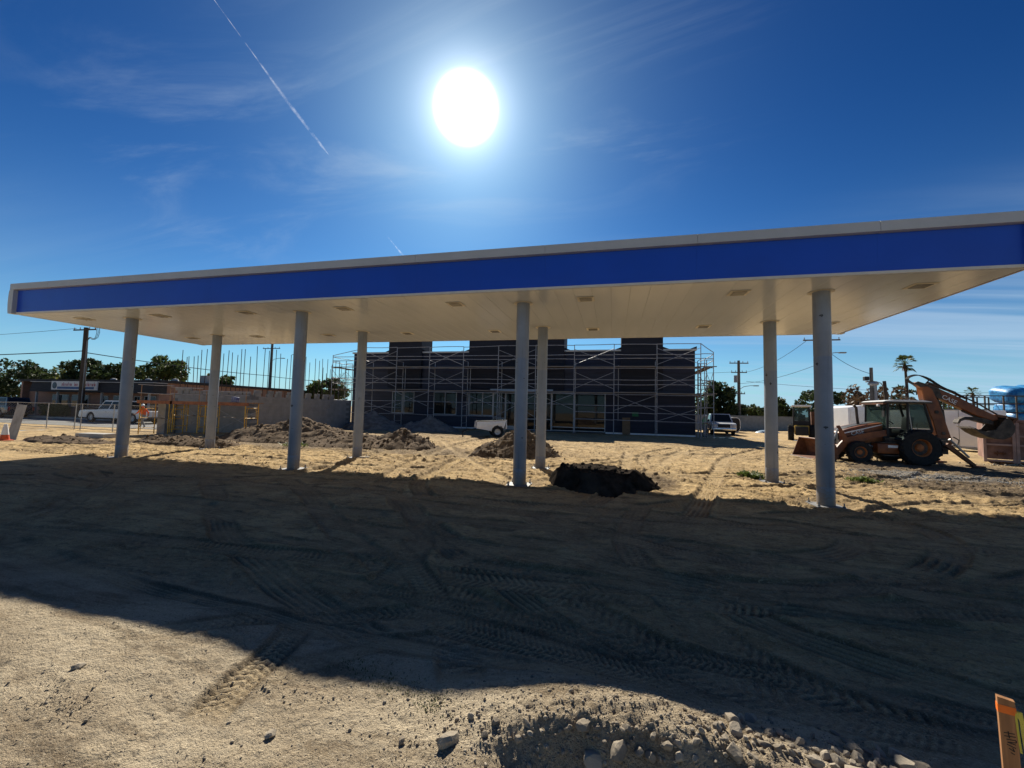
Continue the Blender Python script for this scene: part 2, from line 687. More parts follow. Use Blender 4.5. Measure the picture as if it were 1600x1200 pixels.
def H0(x, y):
    """large shapes of the ground"""
    x = np.asarray(x, float)
    y = np.asarray(y, float)
    h = -0.25 * sstep(-23.0, -28.0, x)
    bank = np.interp(x, [-5, -3.5, -2.5, -1.8, -1.4, -.9, -.3, .3, .75, 1.25, 3.0], [.20, .195, .165, .125, .13, .15, .20, .21, .19, .17, .12])
    edge = 2.95 + 0.18 * gnoise(x * 0.9, x * 0 + 2.2, 3)
    h = h + bank * (1 - sstep(edge - 0.75, edge + 0.35, y))
    # rubble heap: steep little face towards the path, crest at about y=2.25
    cx = (x - 0.10) / 0.70
    crest = 0.085 * np.exp(-(cx ** 2) * 1.1) * np.exp(-((y - 2.24) / 0.30) ** 2)
    h = h + crest
    fe = 2.13 + 0.05 * gnoise(x * 5, x * 0 + 1.3, 8)
    cut = 0.20 * np.exp(-((x - 0.10) / 0.58) ** 4) * (1 - sstep(fe - .22, fe, y))
    h = h - cut
    # trench along the left and the soil thrown up beside it
    tx = sstep(-27.5, -26.5, x) * (1 - sstep(-18.6, -17.6, x))
    h = h - 0.42 * tx * np.exp(-((y - 15.7 - 0.25 * (x + 22) * 0.12) / 0.62) ** 4)
    # shallow pits dug round the column feet
    for cxp in COLX:
        for cyp in COLY:
            d = np.hypot(x - cxp, y - cyp)
            h = h - 0.05 * np.exp(-(d / 0.55) ** 4)
    return h


ROADX = (-400.0, -25.5)


def H(x, y, lvl=3):
    """full ground height; lvl drops the fine detail on coarse grids"""
    x = np.asarray(x, float)
    y = np.asarray(y, float)
    h = H0(x, y)
    flat = (1 - sstep(-24.5, -26.5, x) * sstep(20.2, 21.2, y))
    colp = np.ones_like(x)
    for cxp in COLX:
        for cyp in COLY:
            colp = colp * (1 - 0.85 * np.exp(-(np.hypot(x - cxp, y - cyp) / 0.5) ** 4))
    far = 1 - sstep(45, 70, np.hypot(x, y))
    n = 0.026 * fbm(x * 0.35, y * 0.35, 11, 3)
    n0 = n
    if lvl >= 1:
        n = n + (0.009 + 0.013 * sstep(8.5, 10, y)) * fbm(x * 1.6, y * 1.6, 21, 3)
        rough_r = sstep(6.0, 8.5, x + 0.35 * (y - 14)) * (1 - sstep(19, 22, y)) * sstep(8.5, 11, y)
        n = n + rough_r * 0.045 * fbm(x * 2.2, y * 2.6, 33, 3)
    if lvl >= 2:
        shadey = sstep(2.6, 3.3, y)
        n = n + 0.007 * fbm(x * 7.0, y * 7.0, 41, 3) * (0.5 + 2.0 * sstep(8.5, 10.5, y)) + 0.004 * fbm(x * 5, y * 16, 44, 2) * shadey
    if lvl >= 2:
        sz = 0.30 + 0.70 * sstep(8.4, 9.6, y)
        sz = sz * sstep(2.7, 3.4, y)
        n = n + sz * (0.026 * sstep(0.02, 0.16, fbm(x * 1.9, y * 2.6, 81, 4)) + 0.022 * sstep(0.08, 0.24, fbm(x * 4.5 + 9, y * 6.0, 84, 3)) + 0.014 * np.abs(fbm(x * 9, y * 11, 87, 2)))
    if lvl >= 3:
        fg = 1 - sstep(2.2, 3.0, y)
        n = n + fg * (0.007 * fbm(x * 7, y * 9, 51, 3) + 0.013 * np.abs(fbm(x * 22, y * 22, 55, 3)) * (0.5 + 0.7 * np.clip(fbm(x * 2.3, y * 2.3, 57, 2) + .5, 0, 1)))
        hp = np.exp(-((x - 0.15) / 0.85) ** 4) * (1 - sstep(2.2, 2.5, y))
        n = n + hp * 0.016 * fbm(x * 14, y * 14, 58, 3)
    if lvl >= 1:
        th, _m, tcv = tracks(x.ravel(), y.ravel(), 1.0 if lvl >= 2 else 0.25)
        n = n0 + (n - n0) * (1 - 0.8 * tcv.reshape(x.shape)) + th.reshape(x.shape)
    return h + n * flat * colp * far


def Hs(x, y):
    return float(H(np.array([x]), np.array([y]), 2)[0])


# ground material -----------------------------------------------------
def ground_material():
    m = bpy.data.materials.new('site_dirt')
    m.use_nodes = True
    t = NT(m.node_tree)
    b = m.node_tree.nodes['Principled BSDF']
    g = t.new('ShaderNodeNewGeometry')
    pos = g.outputs['Position']
    big = t.noise(pos, 0.22, 4, 0.55)
    mid = t.noise(pos, 1.3, 6, 0.62)
    fine = t.noise(pos, 22.0, 6, 0.68)
    speck = t.noise(pos, 140.0, 3, 0.6)
    sep = t.new('ShaderNodeSeparateXYZ')
    t.l.new(pos, sep.inputs[0])
    near = t.math('SUBTRACT', 1.0, t.ramp(t.math('ADD', sep.outputs[1], t.math('MULTIPLY', mid, 0.8)), 2.9, 4.2))
    sand = t.mix(t.ramp(mid, 0.33, 0.68), (0.42, 0.285, 0.134, 1), (0.66, 0.472, 0.235, 1))
    sand = t.mix(t.math('MULTIPLY', t.ramp(big, 0.46, 0.66), 0.6), sand, (0.33, 0.235, 0.13, 1))
    grey = t.mix(t.ramp(mid, 0.33, 0.68), (0.37, 0.295, 0.200, 1), (0.56, 0.465, 0.325, 1))
    c = t.mix(near, sand, grey)
    at = t.new('ShaderNodeAttribute', attribute_name='soil')
    soil = t.new('ShaderNodeSeparateColor')
    t.l.new(at.outputs['Color'], soil.inputs[0])
    c = t.mix(soil.outputs[0], c, (0.105, 0.074, 0.048, 1))
    c = t.mix(soil.outputs[1], c, (0.20, 0.195, 0.185, 1))
    loose = t.math('SUBTRACT', 1.0, t.math('MULTIPLY', at.outputs['Alpha'], 0.85))
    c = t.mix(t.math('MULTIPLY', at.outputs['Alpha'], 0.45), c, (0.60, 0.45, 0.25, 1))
    c = t.mix(t.math('MULTIPLY', soil.outputs[2], 0.78), c, (0.115, 0.082, 0.050, 1))  # track tone: disturbed soil plus the painted rut-edge shade
    strk = t.noise(t.mapping(pos, scale=(0.55, 2.6, 1.0), rot=(0, 0, rad(-9))), 1.7, 7, 0.66, 0.8)
    c = t.mix(t.math('MULTIPLY', t.math('MULTIPLY', t.ramp(strk, 0.50, 0.66), 0.60), loose), c, (0.15, 0.105, 0.062, 1))
    chn = t.noise(t.mapping(pos, scale=(1.0, 1.6, 1.0)), 6.5, 6, 0.7, 1.2)
    c = t.mix(t.math('MULTIPLY', t.math('MULTIPLY', t.ramp(chn, 0.53, 0.63), 0.6), t.math('MULTIPLY', loose, t.math('SUBTRACT', 1.0, near))), c, (0.17, 0.118, 0.068, 1))
    c = t.mix(t.math('MULTIPLY', t.math('MULTIPLY', t.ramp(chn, 0.46, 0.36), 0.5), t.math('SUBTRACT', 1.0, near)), c, (0.66, 0.49, 0.27, 1))
    c = t.mix(t.math('MULTIPLY', t.ramp(fine, 0.52, 0.72), 0.50), c, (0.17, 0.12, 0.075, 1))
    grit = t.noise(pos, 75.0, 4, 0.7)
    c = t.mix(t.math('MULTIPLY', t.ramp(grit, 0.54, 0.68), 0.55), c, (0.16, 0.12, 0.08, 1))
    c = t.mix(t.math('MULTIPLY', t.ramp(grit, 0.46, 0.34), 0.45), c, (0.68, 0.58, 0.43, 1))
    c = t.mix(t.math('MULTIPLY', t.ramp(speck, 0.58, 0.75), 0.35), c, (0.48, 0.42, 0.33, 1))
    t.l.new(c, b.inputs['Base Color'])
    b.inputs['Roughness'].default_value = 0.95
    b.inputs['Specular IOR Level'].default_value = 0.12
    bp = t.new('ShaderNodeBump')
    bp.inputs['Strength'].default_value = 1.0
    bp.inputs['Distance'].default_value = 0.042
    hh = t.math('ADD', t.math('ADD', t.math('MULTIPLY', fine, 0.8), t.math('MULTIPLY', grit, 0.45)), t.math('MULTIPLY', speck, 0.25))
    t.l.new(hh, bp.inputs['Height'])
    t.l.new(bp.outputs[0], b.inputs['Normal'])
    return m


M_GROUND = ground_material()


def soil_mask(x, y):
    """R: dark soil, G: grey gravel"""
    r = np.zeros_like(x)
    w = 0.5 * fbm(x * 0.5, y * 0.5, 71, 3)
    right = sstep(0, 1.2, (x - 6.6) + 0.55 * (y - 13.0) * 0 - np.abs(y - 14.3) * 0.35 + w * 1.3) * sstep(9.5, 11.0, y) * (1 - sstep(19.5, 22, y))
    r = np.maximum(r, right * 0.95)
    for (cx, cy, rx, ry, s) in ((-17.6, 13.4, 3.0, 1.0, .8), (-11.5, 15.8, 6.4, 2.2, .8), (-4.2, 15.3, 2.3, 1.2, .7), (0.2, 11.2, 1.6, 1.9, .9), (-21.8, 12.2, 2.6, .8, .7), (-13, 26, 9, 5, .35)):  # the patch by the middle columns darkens ground round the added mound
        q = ((x - cx) / rx) ** 2 + ((y - cy) / ry) ** 2 + w * 0.9
        r = np.maximum(r, s * (1 - sstep(0.55, 1.25, q)))
    # fresh soil round the feet of the columns
    for cxp in COLX:
        for cyp in COLY:
            r = np.maximum(r, .55 * np.exp(-(np.hypot(x - cxp, (y - cyp - .12)) / 0.62) ** 4))
    # darker patches on the bank
    r = np.maximum(r, 0.5 * sstep(0.45, 0.85, fbm(x * 1.9, y * 3.2, 77, 3)) * (1 - sstep(2.2, 3.0, y)))
    q = ((x - 9.6) / 2.1) ** 2 + ((y - 15.8) / 1.3) ** 2 + w
    gr = 0.8 * (1 - sstep(0.5, 1.1, q))
    return np.clip(r, 0, 1), np.clip(gr, 0, 1)


def build_ground():
    VV, FF, CC = [], [], []
    off = 0

    def patch(xs, ys, lvl, skirt, drop=0.0):
        nonlocal off
        X, Y = np.meshgrid(xs, ys, indexing='xy')
        Z = H(X.ravel(), Y.ravel(), lvl).reshape(X.shape)
        Z = Z - drop
        if skirt:
            # outer ring slips under the neighbouring sheet
            k = 3
            ix = np.minimum(np.arange(len(xs)), np.arange(len(xs))[::-1])
            iy = np.minimum(np.arange(len(ys)), np.arange(len(ys))[::-1])
            e = np.minimum(ix[None, :], iy[:, None])
            Z = Z - np.where(e < k, (k - e) / k * skirt, 0)
        r, g = soil_mask(X.ravel(), Y.ravel())
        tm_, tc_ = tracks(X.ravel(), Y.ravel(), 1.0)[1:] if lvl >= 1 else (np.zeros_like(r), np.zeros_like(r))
        V = np.stack([X.ravel(), Y.ravel(), Z.ravel()], 1)
        nx, ny = len(xs), len(ys)
        i = np.arange((nx - 1) * (ny - 1))
        a = (i // (nx - 1)) * nx + i % (nx - 1)
        F = np.stack([a, a + 1, a + 1 + nx, a + nx], 1) + off
        VV.append(V)
        FF.append(F)
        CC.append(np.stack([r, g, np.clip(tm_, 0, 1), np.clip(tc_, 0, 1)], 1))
        off += len(V)

    def seg(a, b, st):
        return np.linspace(a, b, max(2, int(round((b - a) / st)) + 1))

    patch(seg(-5.25, 3.65, .0125), seg(0.85, 4.45, .0125), 3, .03)
    patch(seg(-14.0, -5.2, .05), seg(0.85, 4.45, .05), 2, .0)
    patch(seg(3.6, 10.0, .05), seg(0.85, 4.45, .05), 2, .0)
    patch(seg(-14.0, 10.0, .026), seg(4.4, 9.6, .026), 2, .03)
    patch(seg(-22.0, 14.0, .036), seg(9.55, 14.3, .036), 2, .03)
    patch(seg(-36, -12, .1), seg(14.2, 36, .1), 1, .04)
    patch(seg(-12.1, 11, .06), seg(14.2, 24.1, .06), 2, .04)
    patch(seg(10.9, 22, .1), seg(14.2, 36, .1), 1, .04)
    patch(seg(-12.1, 11, .1), seg(24.0, 36, .1), 1, .04)
    patch(seg(-36, -21.4, .12), seg(4.3, 14.8, .12), 1, 0)
    patch(seg(-22.2, -13.5, .08), seg(0.8, 10.1, .08), 1, 0)
    patch(seg(9.5, 22, .1), seg(0.8, 10.1, .1), 1, 0)
    patch(seg(13.5, 22, .1), seg(9.5, 14.8, .1), 1, 0)
    # a coarse bed under all of these so that no seam opens on nothing
    patch(seg(-36, 22, .5), seg(0.8, 36, .5), 0, 0, .075)

    def geo(a, b, n):
        return np.sign(b - a) * (np.geomspace(1, abs(b - a) + 1, n) - 1) + a
    L = geo(-35.8, -4000, 40)[::-1]
    R_ = geo(21.8, 4000, 40)
    mid = seg(-35.8, 21.8, 1.2)
    yf = geo(35.8, 6000, 46)
    yn = seg(-8, 0.95, .3)
    ymid = seg(0.9, 35.9, 1.0)
    patch(np.concatenate([L, mid[1:-1], R_]), yf, 0, 0)
    patch(L, ymid, 0, 0)
    patch(R_, ymid, 0, 0)
    patch(np.concatenate([L, mid[1:-1], R_]), np.concatenate([-geo(8, 400, 12)[::-1][:-1], yn]), 0, 0)
    patch(seg(-36, -21.9, .6), seg(0.9, 4.5, .6), 0, 0)
    V = np.concatenate(VV)
    F = np.concatenate(FF)
    C = np.concatenate(CC).astype(np.float32)
    o = mesh_np('ground', V, F, M_GROUND)
    ca = o.data.color_attributes.new('soil', 'FLOAT_COLOR', 'POINT')
    ca.data.foreach_set('color', C.ravel())
    tag(o, 'wheel-rutted sandy dirt of the building site', None, None, 'structure')
    return o


build_ground()
# ------------------------------------------------------------------ the street on the left
M_CONC = mat('pale_concrete', (0.42, 0.40, 0.36), 0.9, var=0.12, scale=1.5, bump=0.004, bscale=30, world=True)
M_ASPH = mat('worn_asphalt', (0.20, 0.195, 0.18), 0.92, var=0.14, scale=0.8, bump=0.004, bscale=60, world=True)
bm = BM()
b2(bm, (-420, 22.6, -0.60), (-26.5, 30.2, -0.236))
tag(obj('road', bm, M_ASPH), 'worn sunlit asphalt street beyond the fence', None, None, 'structure')
bm = BM()
b2(bm, (-420, 30.2, -0.60), (-26.5, 31.9, -0.11))
tag(obj('pavement', bm, M_CONC), 'pale concrete pavement in front of the shop', None, None, 'structure')

# ------------------------------------------------------------------ fuel canopy
ZS = 4.42
XL, XR, YF, YR, ZT, ZC = -18.685, 7.058, 8.706, 15.149, 5.377, 5.187
M_BLUE = mat('blue_fascia', (0.004, 0.058, 0.46), 0.34, var=0.06, scale=0.7, spec=0.5)
M_CAP = mat('grey_fascia_trim', (0.42, 0.43, 0.44), 0.42, var=0.06, scale=1.2, spec=0.45)
M_SOF = mat('cream_soffit_metal', (0.575, 0.62, 0.70), 0.17, var=0.06, scale=0.9, spec=0.55, stretch=(1, .2, 1))
M_COLM = mat('grey_column_paint', (0.225, 0.25, 0.295), 0.45, var=0.10, scale=1.6, spec=0.4, bump=0.002, bscale=9)
def add_mud(m):
    """splashed mud on the lowest half metre"""
    t = NT(m.node_tree)
    b = m.node_tree.nodes['Principled BSDF']
    old = b.inputs['Base Color'].links[0].from_socket
    tc = t.new('ShaderNodeTexCoord')
    sp = t.new('ShaderNodeSeparateXYZ')
    t.l.new(tc.outputs['Object'], sp.inputs[0])
    n = t.noise(tc.outputs['Object'], 26.0, 5, 0.7)
    f = t.math('MULTIPLY', t.ramp(t.math('SUBTRACT', t.math('MULTIPLY', n, 0.9), sp.outputs[2]), 0.0, 0.42), 0.8)
    t.l.new(t.mix(f, old, (0.20, 0.15, 0.10, 1)), b.inputs['Base Color'])
    n2 = t.noise(t.mapping(tc.outputs['Object'], scale=(14, 14, .7)), 1.5, 5, 0.6)
    t.l.new(t.mix(t.math('MULTIPLY', t.ramp(n2, 0.55, 0.75), 0.35), b.inputs['Base Color'].links[0].from_socket, (0.11, 0.115, 0.13, 1)), b.inputs['Base Color'])


add_mud(M_COLM)
M_SMUDGE = mat('dark_paint_scuff', (0.055, 0.06, 0.075), 0.7, var=0.4, scale=20)
M_STEEL = mat('galvanised_steel', (0.22, 0.22, 0.22), 0.65, 0.2, var=0.15, scale=8)
M_LENS = mat('unlit_lamp_lens', (0.20, 0.19, 0.17), 0.25, var=0.2, scale=14, spec=0.5)
M_LFR = mat('lamp_frame', (0.62, 0.58, 0.50), 0.4, var=0.05)
M_DARK = mat('dark_gap', (0.02, 0.02, 0.022), 0.8, var=0.2)
M_ROOF = mat('canopy_roof_deck', (0.45, 0.45, 0.44), 0.6, var=0.1)

can = thing('fuel_canopy', 'long blue and grey fuel station canopy on eight round columns', 'canopy', ((XL + XR) / 2, (YF + YR) / 2, 0))
cx0, cy0 = can.location.x, can.location.y


def cbox(name, lo, hi, m, parent=can, bv=0.0):
    q = BM()
    b2(q, (lo[0] - cx0, lo[1] - cy0, lo[2]), (hi[0] - cx0, hi[1] - cy0, hi[2]))
    if bv:
        bevel(q, bv, 2)
    return obj(name, q, m, parent)


# roof deck and the closing behind the fascia
cbox('roof_deck', (XL + .3, YF + .3, 5.05), (XR - .3, YR - .3, 5.12), M_ROOF)
# top trim in lengths of 3.1 m with open joints
xj = [1.62 + 3.1 * k for k in range(-7, 3)]
xe = [XL] + [x for x in xj if XL + .5 < x < XR - .5] + [XR]
for a, b in zip(xe[:-1], xe[1:]):
    g = 0.002
    cbox('top_trim', (a + g, YF, ZC), (b - g, YF + .22, ZT), M_CAP, bv=.006)
    cbox('top_trim', (a + g, YR - .22, ZC), (b - g, YR, ZT), M_CAP, bv=.006)
    cbox('fascia_panel', (a + .0008, YF + .115, ZS + .012), (b - .0008, YF + .16, ZC - .002), M_BLUE)
    cbox('fascia_panel', (a + .003, YR - .16, ZS + .012), (b - .003, YR - .115, ZC - .002), M_BLUE)
ye = np.linspace(YF + .225, YR - .225, 3)
for a, b in zip(ye[:-1], ye[1:]):
    for xs, sg in ((XL, 1), (XR, -1)):
        cbox('top_trim', (xs, a + .004, ZC), (xs + sg * .22, b - .004, ZT), M_CAP, bv=.006)
        cbox('fascia_panel', (xs + sg * .115, a, ZS + .012), (xs + sg * .16, b, ZC - .002), M_BLUE)
# rounded grey end pieces that close the fascia at the corners
for xs, sg in ((XL, 1), (XR, -1)):
    for ys, sy in ((YF, 1), (YR, -1)):
        q = BM()
        prof = []
        zz = [ZS + .002, ZS + .10, ZS + .3, ZS + .5, ZS + .7, ZC - .004]
        bul = [0.0, .022, .042, .045, .032, .004]
        for z, o_ in zip(zz, bul):
            prof.append((xs - sg * o_ - cx0, z))
        for z in reversed(zz):
            prof.append((xs + sg * .17 - cx0, z))
        prism(q, prof, ys + sy * .004 - cy0, ys + sy * .20 - cy0)
        obj('corner_trim', q, M_CAP, can, True)
# lower edge trim
for (lo, hi) in (((XL + .2, YF + .09, ZS - .004), (XR - .2, YF + .112, ZS + .05)), ((XL + .2, YR - .112, ZS - .004), (XR - .2, YR - .09, ZS + .05)),
                 ((XL + .09, YF + .21, ZS - .004), (XL + .112, YR - .21, ZS + .05)), ((XR - .112, YF + .21, ZS - .004), (XR - .09, YR - .21, ZS + .05))):
    cbox('edge_trim', lo, hi, M_LFR)
# soffit boards running front to back
nb = 62
wb = (XR - XL - .30) / nb
me_b = None
for i in range(nb):
    xa = XL + .15 + i * wb
    if me_b is None:
        q = BM()
        w2, ln = wb / 2, (YR - YF - .30) / 2
        # a pan with turned-up edges: its joint reads as a groove
        prism(q, [(-w2 + .0008, .03), (-w2 + .0008, .003), (-w2 + .006, 0), (w2 - .004, 0), (w2 - .0008, .003), (w2 - .0008, .03)], -ln, ln)
        sb = obj('soffit_board', q, M_SOF, can, True, 20)
        me_b = sb.data
    else:
        sb = inst('soffit_board', me_b, can)
    sb.location = (xa + wb / 2 - cx0, (YF + YR) / 2 - cy0, ZS + RNG.uniform(-.0008, .0008))
    sb.rotation_euler = (RNG.uniform(-.0006, .0006), RNG.uniform(-.0016, .0016), 0)
cbox('soffit_backing', (XL + .17, YF + .17, ZS + .034), (XR - .17, YR - .17, ZS + .06), M_DARK)
# recessed lamps
for yy in (9.70, 13.30):
    for k in range(8):
        xx = -17.0 + k * 3.27 + (0.0 if k else -.0)
        q = BM()
        b2(q, (-.20, -.20, -.018), (.20, .20, -.006))
        bevel(q, .006, 1)
        f = obj('lamp', q, M_LFR, can)
        f.location = (xx - cx0, yy - cy0, ZS)
        q = BM()
        b2(q, (-.14, -.14, -.030), (.14, .14, -.0185))
        bevel(q, .008, 1)
        obj('lens', q, M_LENS, f)
# columns
COLR = 0.16
for j, cyp in enumerate(COLY):
    for i, cxp in enumerate(COLX):
        z0 = -0.30
        q = BM()
        lathe(q, [(COLR, z0), (COLR, .34), (COLR - .002, .345), (COLR - .002, .355), (COLR, .36), (COLR, 3.02), (COLR - .002, 3.025), (COLR - .002, 3.033), (COLR, 3.038), (COLR, ZS - .003)], n=40)
        c = obj('column', q, M_COLM, can, True)
        c.location = (cxp - cx0, cyp - cy0, 0)
        q = BM()
        zb = -.028
        b2(q, (-.27, -.27, zb - .03), (.27, .27, zb))
        obj('base_plate', q, M_STEEL, c)
        for bx_, by_ in ((-.22, -.22), (.22, -.22), (-.22, .22), (.22, .22)):
            q = BM()
            rod(q, (bx_, by_, zb), (bx_, by_, zb + .09), .013, 8)
            rod(q, (bx_, by_, zb + .002), (bx_, by_, zb + .03), .026, 6)
            obj('anchor_bolt', q, M_STEEL, c)
        # scuffs and sprayed marks at various heights, as thin shells on the shaft
        rr = random.Random(i * 7 + j * 31)
        q = BM()
        for s in range(4):
            a0 = -PI / 2 + rr.uniform(-1.1, 1.1) - math.atan2(cxp, cyp) * .8
            zc = rr.uniform(.6, 3.9)
            wdt, ht = rr.uniform(.06, .55), rr.choice([.008, .012, .02, .05])
            vs_ = []
            for u in range(7):
                a = a0 + wdt * (u / 6 - .5)
                e = math.sin(PI * (u + .3) / 6.6) * (.3 + .7 * rr.random())
                vs_.append((q.verts.new(((COLR + .0025) * math.cos(a), (COLR + .0025) * math.sin(a), zc - ht * e)),
                            q.verts.new(((COLR + .0025) * math.cos(a), (COLR + .0025) * math.sin(a), zc + ht * e * rr.uniform(.5, 1)))))
            for (p, q_), (r_, s_) in zip(vs_[:-1], vs_[1:]):
                q.faces.new((p, r_, s_, q_))
        obj('scuff', q, M_SMUDGE, c)
        q = BM()
        lathe(q, [(.24, -.012), (.235, -.004), (COLR + .004, -.004)], (0, 0, ZS), 32)
        obj('collar', q, M_LFR, c, True)

# ------------------------------------------------------------------ the store under construction
M_WRAP = mat('navy_weather_barrier', (0.013, 0.016, 0.034), 0.62, var=0.35, scale=1.6, stretch=(.25, .25, 2.2), bump=0.006, bscale=6)
M_WRAP2 = mat('charcoal_weather_barrier', (0.013, 0.014, 0.022), 0.7, var=0.35, scale=1.3, stretch=(.25, .25, 2.2), bump=0.006, bscale=6)
M_ALU = mat('aluminium_frame', (0.30, 0.31, 0.33), 0.4, 0.5, var=0.08)
M_GLASS = glass_mat('store_glass', (0.010, 0.013, 0.015), 0.82, 0.03)
M_WHITE = mat('white_flashing', (0.72, 0.72, 0.72), 0.55, var=0.08)
M_COPE = mat('pale_coping', (0.52, 0.52, 0.50), 0.5, var=0.08)
M_INT = mat('dim_interior', (0.10, 0.09, 0.08), 0.9, var=0.3, scale=2)
st = thing('store_building', 'dark wrapped store shell with three raised towers behind scaffolding', 'building', (-9.1, 35.3, 0))
BX0, BX1 = -24.7, 6.33
sx, sy_ = st.location.x, st.location.y


def sbox(name, lo, hi, m, parent=None, bv=0.0):
    q = BM()
    b2(q, (lo[0] - sx, lo[1] - sy_, lo[2]), (hi[0] - sx, hi[1] - sy_, hi[2]))
    if bv:
        bevel(q, bv, 1)
    return obj(name, q, m, parent or st)


# openings: (x0,x1,z0,z1)
OPEN = [(-20.4, -18.1, 1.22, 3.28), (-16.15, -13.85, 1.20, 3.30), (-12.75, -10.4, 1.20, 3.30), (-10.4, -5.15, 0.06, 3.30), (-5.15, -0.62, 0.10, 3.38)]


def wall_sheets(x0, x1, z0, z1, y, thick, opens, m):
    """wrap sheets in courses of about 1.15 m, cut round the openings"""
    zs = [z0]
    while zs[-1] < z1 - .2:
        zs.append(min(z1, zs[-1] + 1.15))
    zs = sorted(set([round(z, 3) for z in zs] + [round(v, 3) for o_ in opens for v in o_[2:] if z0 < v < z1]))
    for za, zb in zip(zs[:-1], zs[1:]):
        if zb - za < .01:
            continue
        cuts = sorted([(max(o_[0], x0), min(o_[1], x1)) for o_ in opens if o_[2] < (za + zb) / 2 < o_[3] and o_[1] > x0 and o_[0] < x1])
        cur = x0
        spans = []
        for a, b in cuts:
            if a > cur + .02:
                spans.append((cur, a))
            cur = max(cur, b)
        if cur < x1 - .02:
            spans.append((cur, x1))
        for a, b in spans:
            sbox('wall_sheet', (a, y - RNG.uniform(0, .012), za + .002), (b, y + thick, zb - .002), M_WRAPL if (m is M_WRAP and RNG.random() < .4) else m)


M_WRAPL = mat('navy_weather_barrier_new', (0.021, 0.025, 0.046), 0.55, var=0.35, scale=1.6, stretch=(.25, .25, 2.2), bump=0.006, bscale=6)
wall_sheets(BX0, BX1, 0.0, 6.88, 35.30, .2, OPEN, M_WRAP)
# towers stand proud of the wall and rise above the roof
TOW = [(-20.78, -17.38), (-12.70, -4.10), (0.60, 3.88)]
for a, b in TOW:
    wall_sheets(a, b, 3.62, 8.45, 35.02, .26, [], M_WRAP2)
    sbox('tower_top', (a - .05, 34.97, 8.455), (b + .05, 37.4, 8.55), M_COPE)
    sbox('tower_side', (a + .002, 35.29, 6.9), (a + .2, 37.3, 8.45), M_WRAP2)
    sbox('tower_side', (b - .2, 35.29, 6.9), (b - .002, 37.3, 8.45), M_WRAP2)
    sbox('tower_back', (a + .2, 37.1, 6.9), (b - .2, 37.3, 8.45), M_WRAP2)
ends = [BX0 - .12] + [v for t_ in TOW for v in t_] + [BX1 + .12]
for a, b in zip(ends[0::2], ends[1::2]):
    sbox('coping', (a, 35.16, 6.885), (b, 35.62, 7.02), M_COPE, bv=.01)
    for xx, s_ in ((a, 1), (b, -1)):
        if a > BX0 or s_ < 0:
            q = BM()
            prism(q, [(xx - sx, 7.025), (xx + s_ * .5 - sx, 7.025), (xx - sx, 7.22)], 35.2 - sy_, 35.55 - sy_)
            obj('coping_kicker', q, M_WRAP2, st)
sbox('side_wall', (BX0, 35.52, 0), (BX0 + .2, 52, 6.88), M_WRAP)
sbox('side_wall', (BX1 - .2, 35.52, 0), (BX1, 52, 6.88), M_WRAP)
sbox('rear_wall', (BX0 + .2, 51.8, 0), (BX1 - .2, 52, 6.88), M_WRAP)
sbox('roof', (BX0 + .2, 35.52, 6.3), (BX1 - .2, 51.8, 6.45), M_COPE)
sbox('floor_slab', (BX0 + .2, 35.5, -.1), (BX1 - .2, 51.8, .05), M_INT)
sbox('partition', (BX0 + 1, 41, .05), (BX1 - 1, 41.15, 6.2), M_INT)
for a, b in ((-15.95, -11.75), (-11.4, -10.5), (-0.6, BX1)):
    sbox('base_flashing', (a, 35.18, .0), (b, 35.285, .13), M_WHITE)


def window(x0, x1, z0, z1, cols, rows, door=None):
    w = thing('w', 'x', 'x')
    w.name = 'window'
    for k in ('label', 'category'):
        del w[k]
    w.parent = st
    w.location = ((x0 + x1) / 2 - sx, 35.36 - sy_, z0)
    W_, Hh = x1 - x0, z1 - z0
    fw = .07
    xs = [-W_ / 2 + W_ * c for c in cols]
    zs = [Hh * r for r in rows]
    for x in xs:
        q = BM()
        xx = min(max(x, -W_ / 2 + fw / 2), W_ / 2 - fw / 2)
        b2(q, (xx - fw / 2, -.05, 0), (xx + fw / 2, .05, Hh))
        obj('mullion', q, M_ALU, w)
    for z in zs:
        zz = min(max(z, fw / 2), Hh - fw / 2)
        for a, b in zip(xs[:-1], xs[1:]):
            q = BM()
            b2(q, (a + fw / 2 + .001, -.045, zz - fw / 2), (b - fw / 2 - .001, .045, zz + fw / 2))
            obj('rail', q, M_ALU, w)
    for a, b in zip(xs[:-1], xs[1:]):
        for c, d in zip(zs[:-1], zs[1:]):
            q = BM()
            b2(q, (a + .02, -.008, c + .02), (b - .02, .008, d - .02))
            o_ = obj('pane', q, M_GLASS, w)
            o_.rotation_euler = (RNG.uniform(-.004, .004), 0, RNG.uniform(-.006, .006))
    return w


window(-20.4, -18.1, 1.22, 3.28, (0, .5, 1), (0, 1))
window(-16.15, -13.85, 1.20, 3.30, (0, .5, 1), (0, 1))
window(-12.75, -10.4, 1.20, 3.30, (0, .58, 1), (0, 1))
window(-10.4, -9.25, 0.06, 3.30, (0, .5, 1), (0, .3, 1))
dr = window(-9.25, -7.35, 0.06, 3.30, (0, .5, 1), (0, .72, 1))
dr.name = 'entrance_door'
for s_ in (-1, 1):
    q = BM()
    tube(q, [(s_ * .10, -.05, 1.0), (s_ * .10, -.11, 1.02), (s_ * .10, -.11, 1.45), (s_ * .10, -.05, 1.47)], .018, 6)
    obj('door_handle', q, M_ALU, dr)
    q = BM()
    b2(q, (min(s_ * .1, s_ * .85), -.058, .07), (max(s_ * .1, s_ * .85), -.01, .33))
    obj('kick_plate', q, M_ALU, dr)
window(-7.35, -5.15, 0.06, 3.30, (0, .45, 1), (0, .3, 1))
window(-5.15, -0.62, 0.10, 3.38, (0, .43, 1), (0, .1, 1))
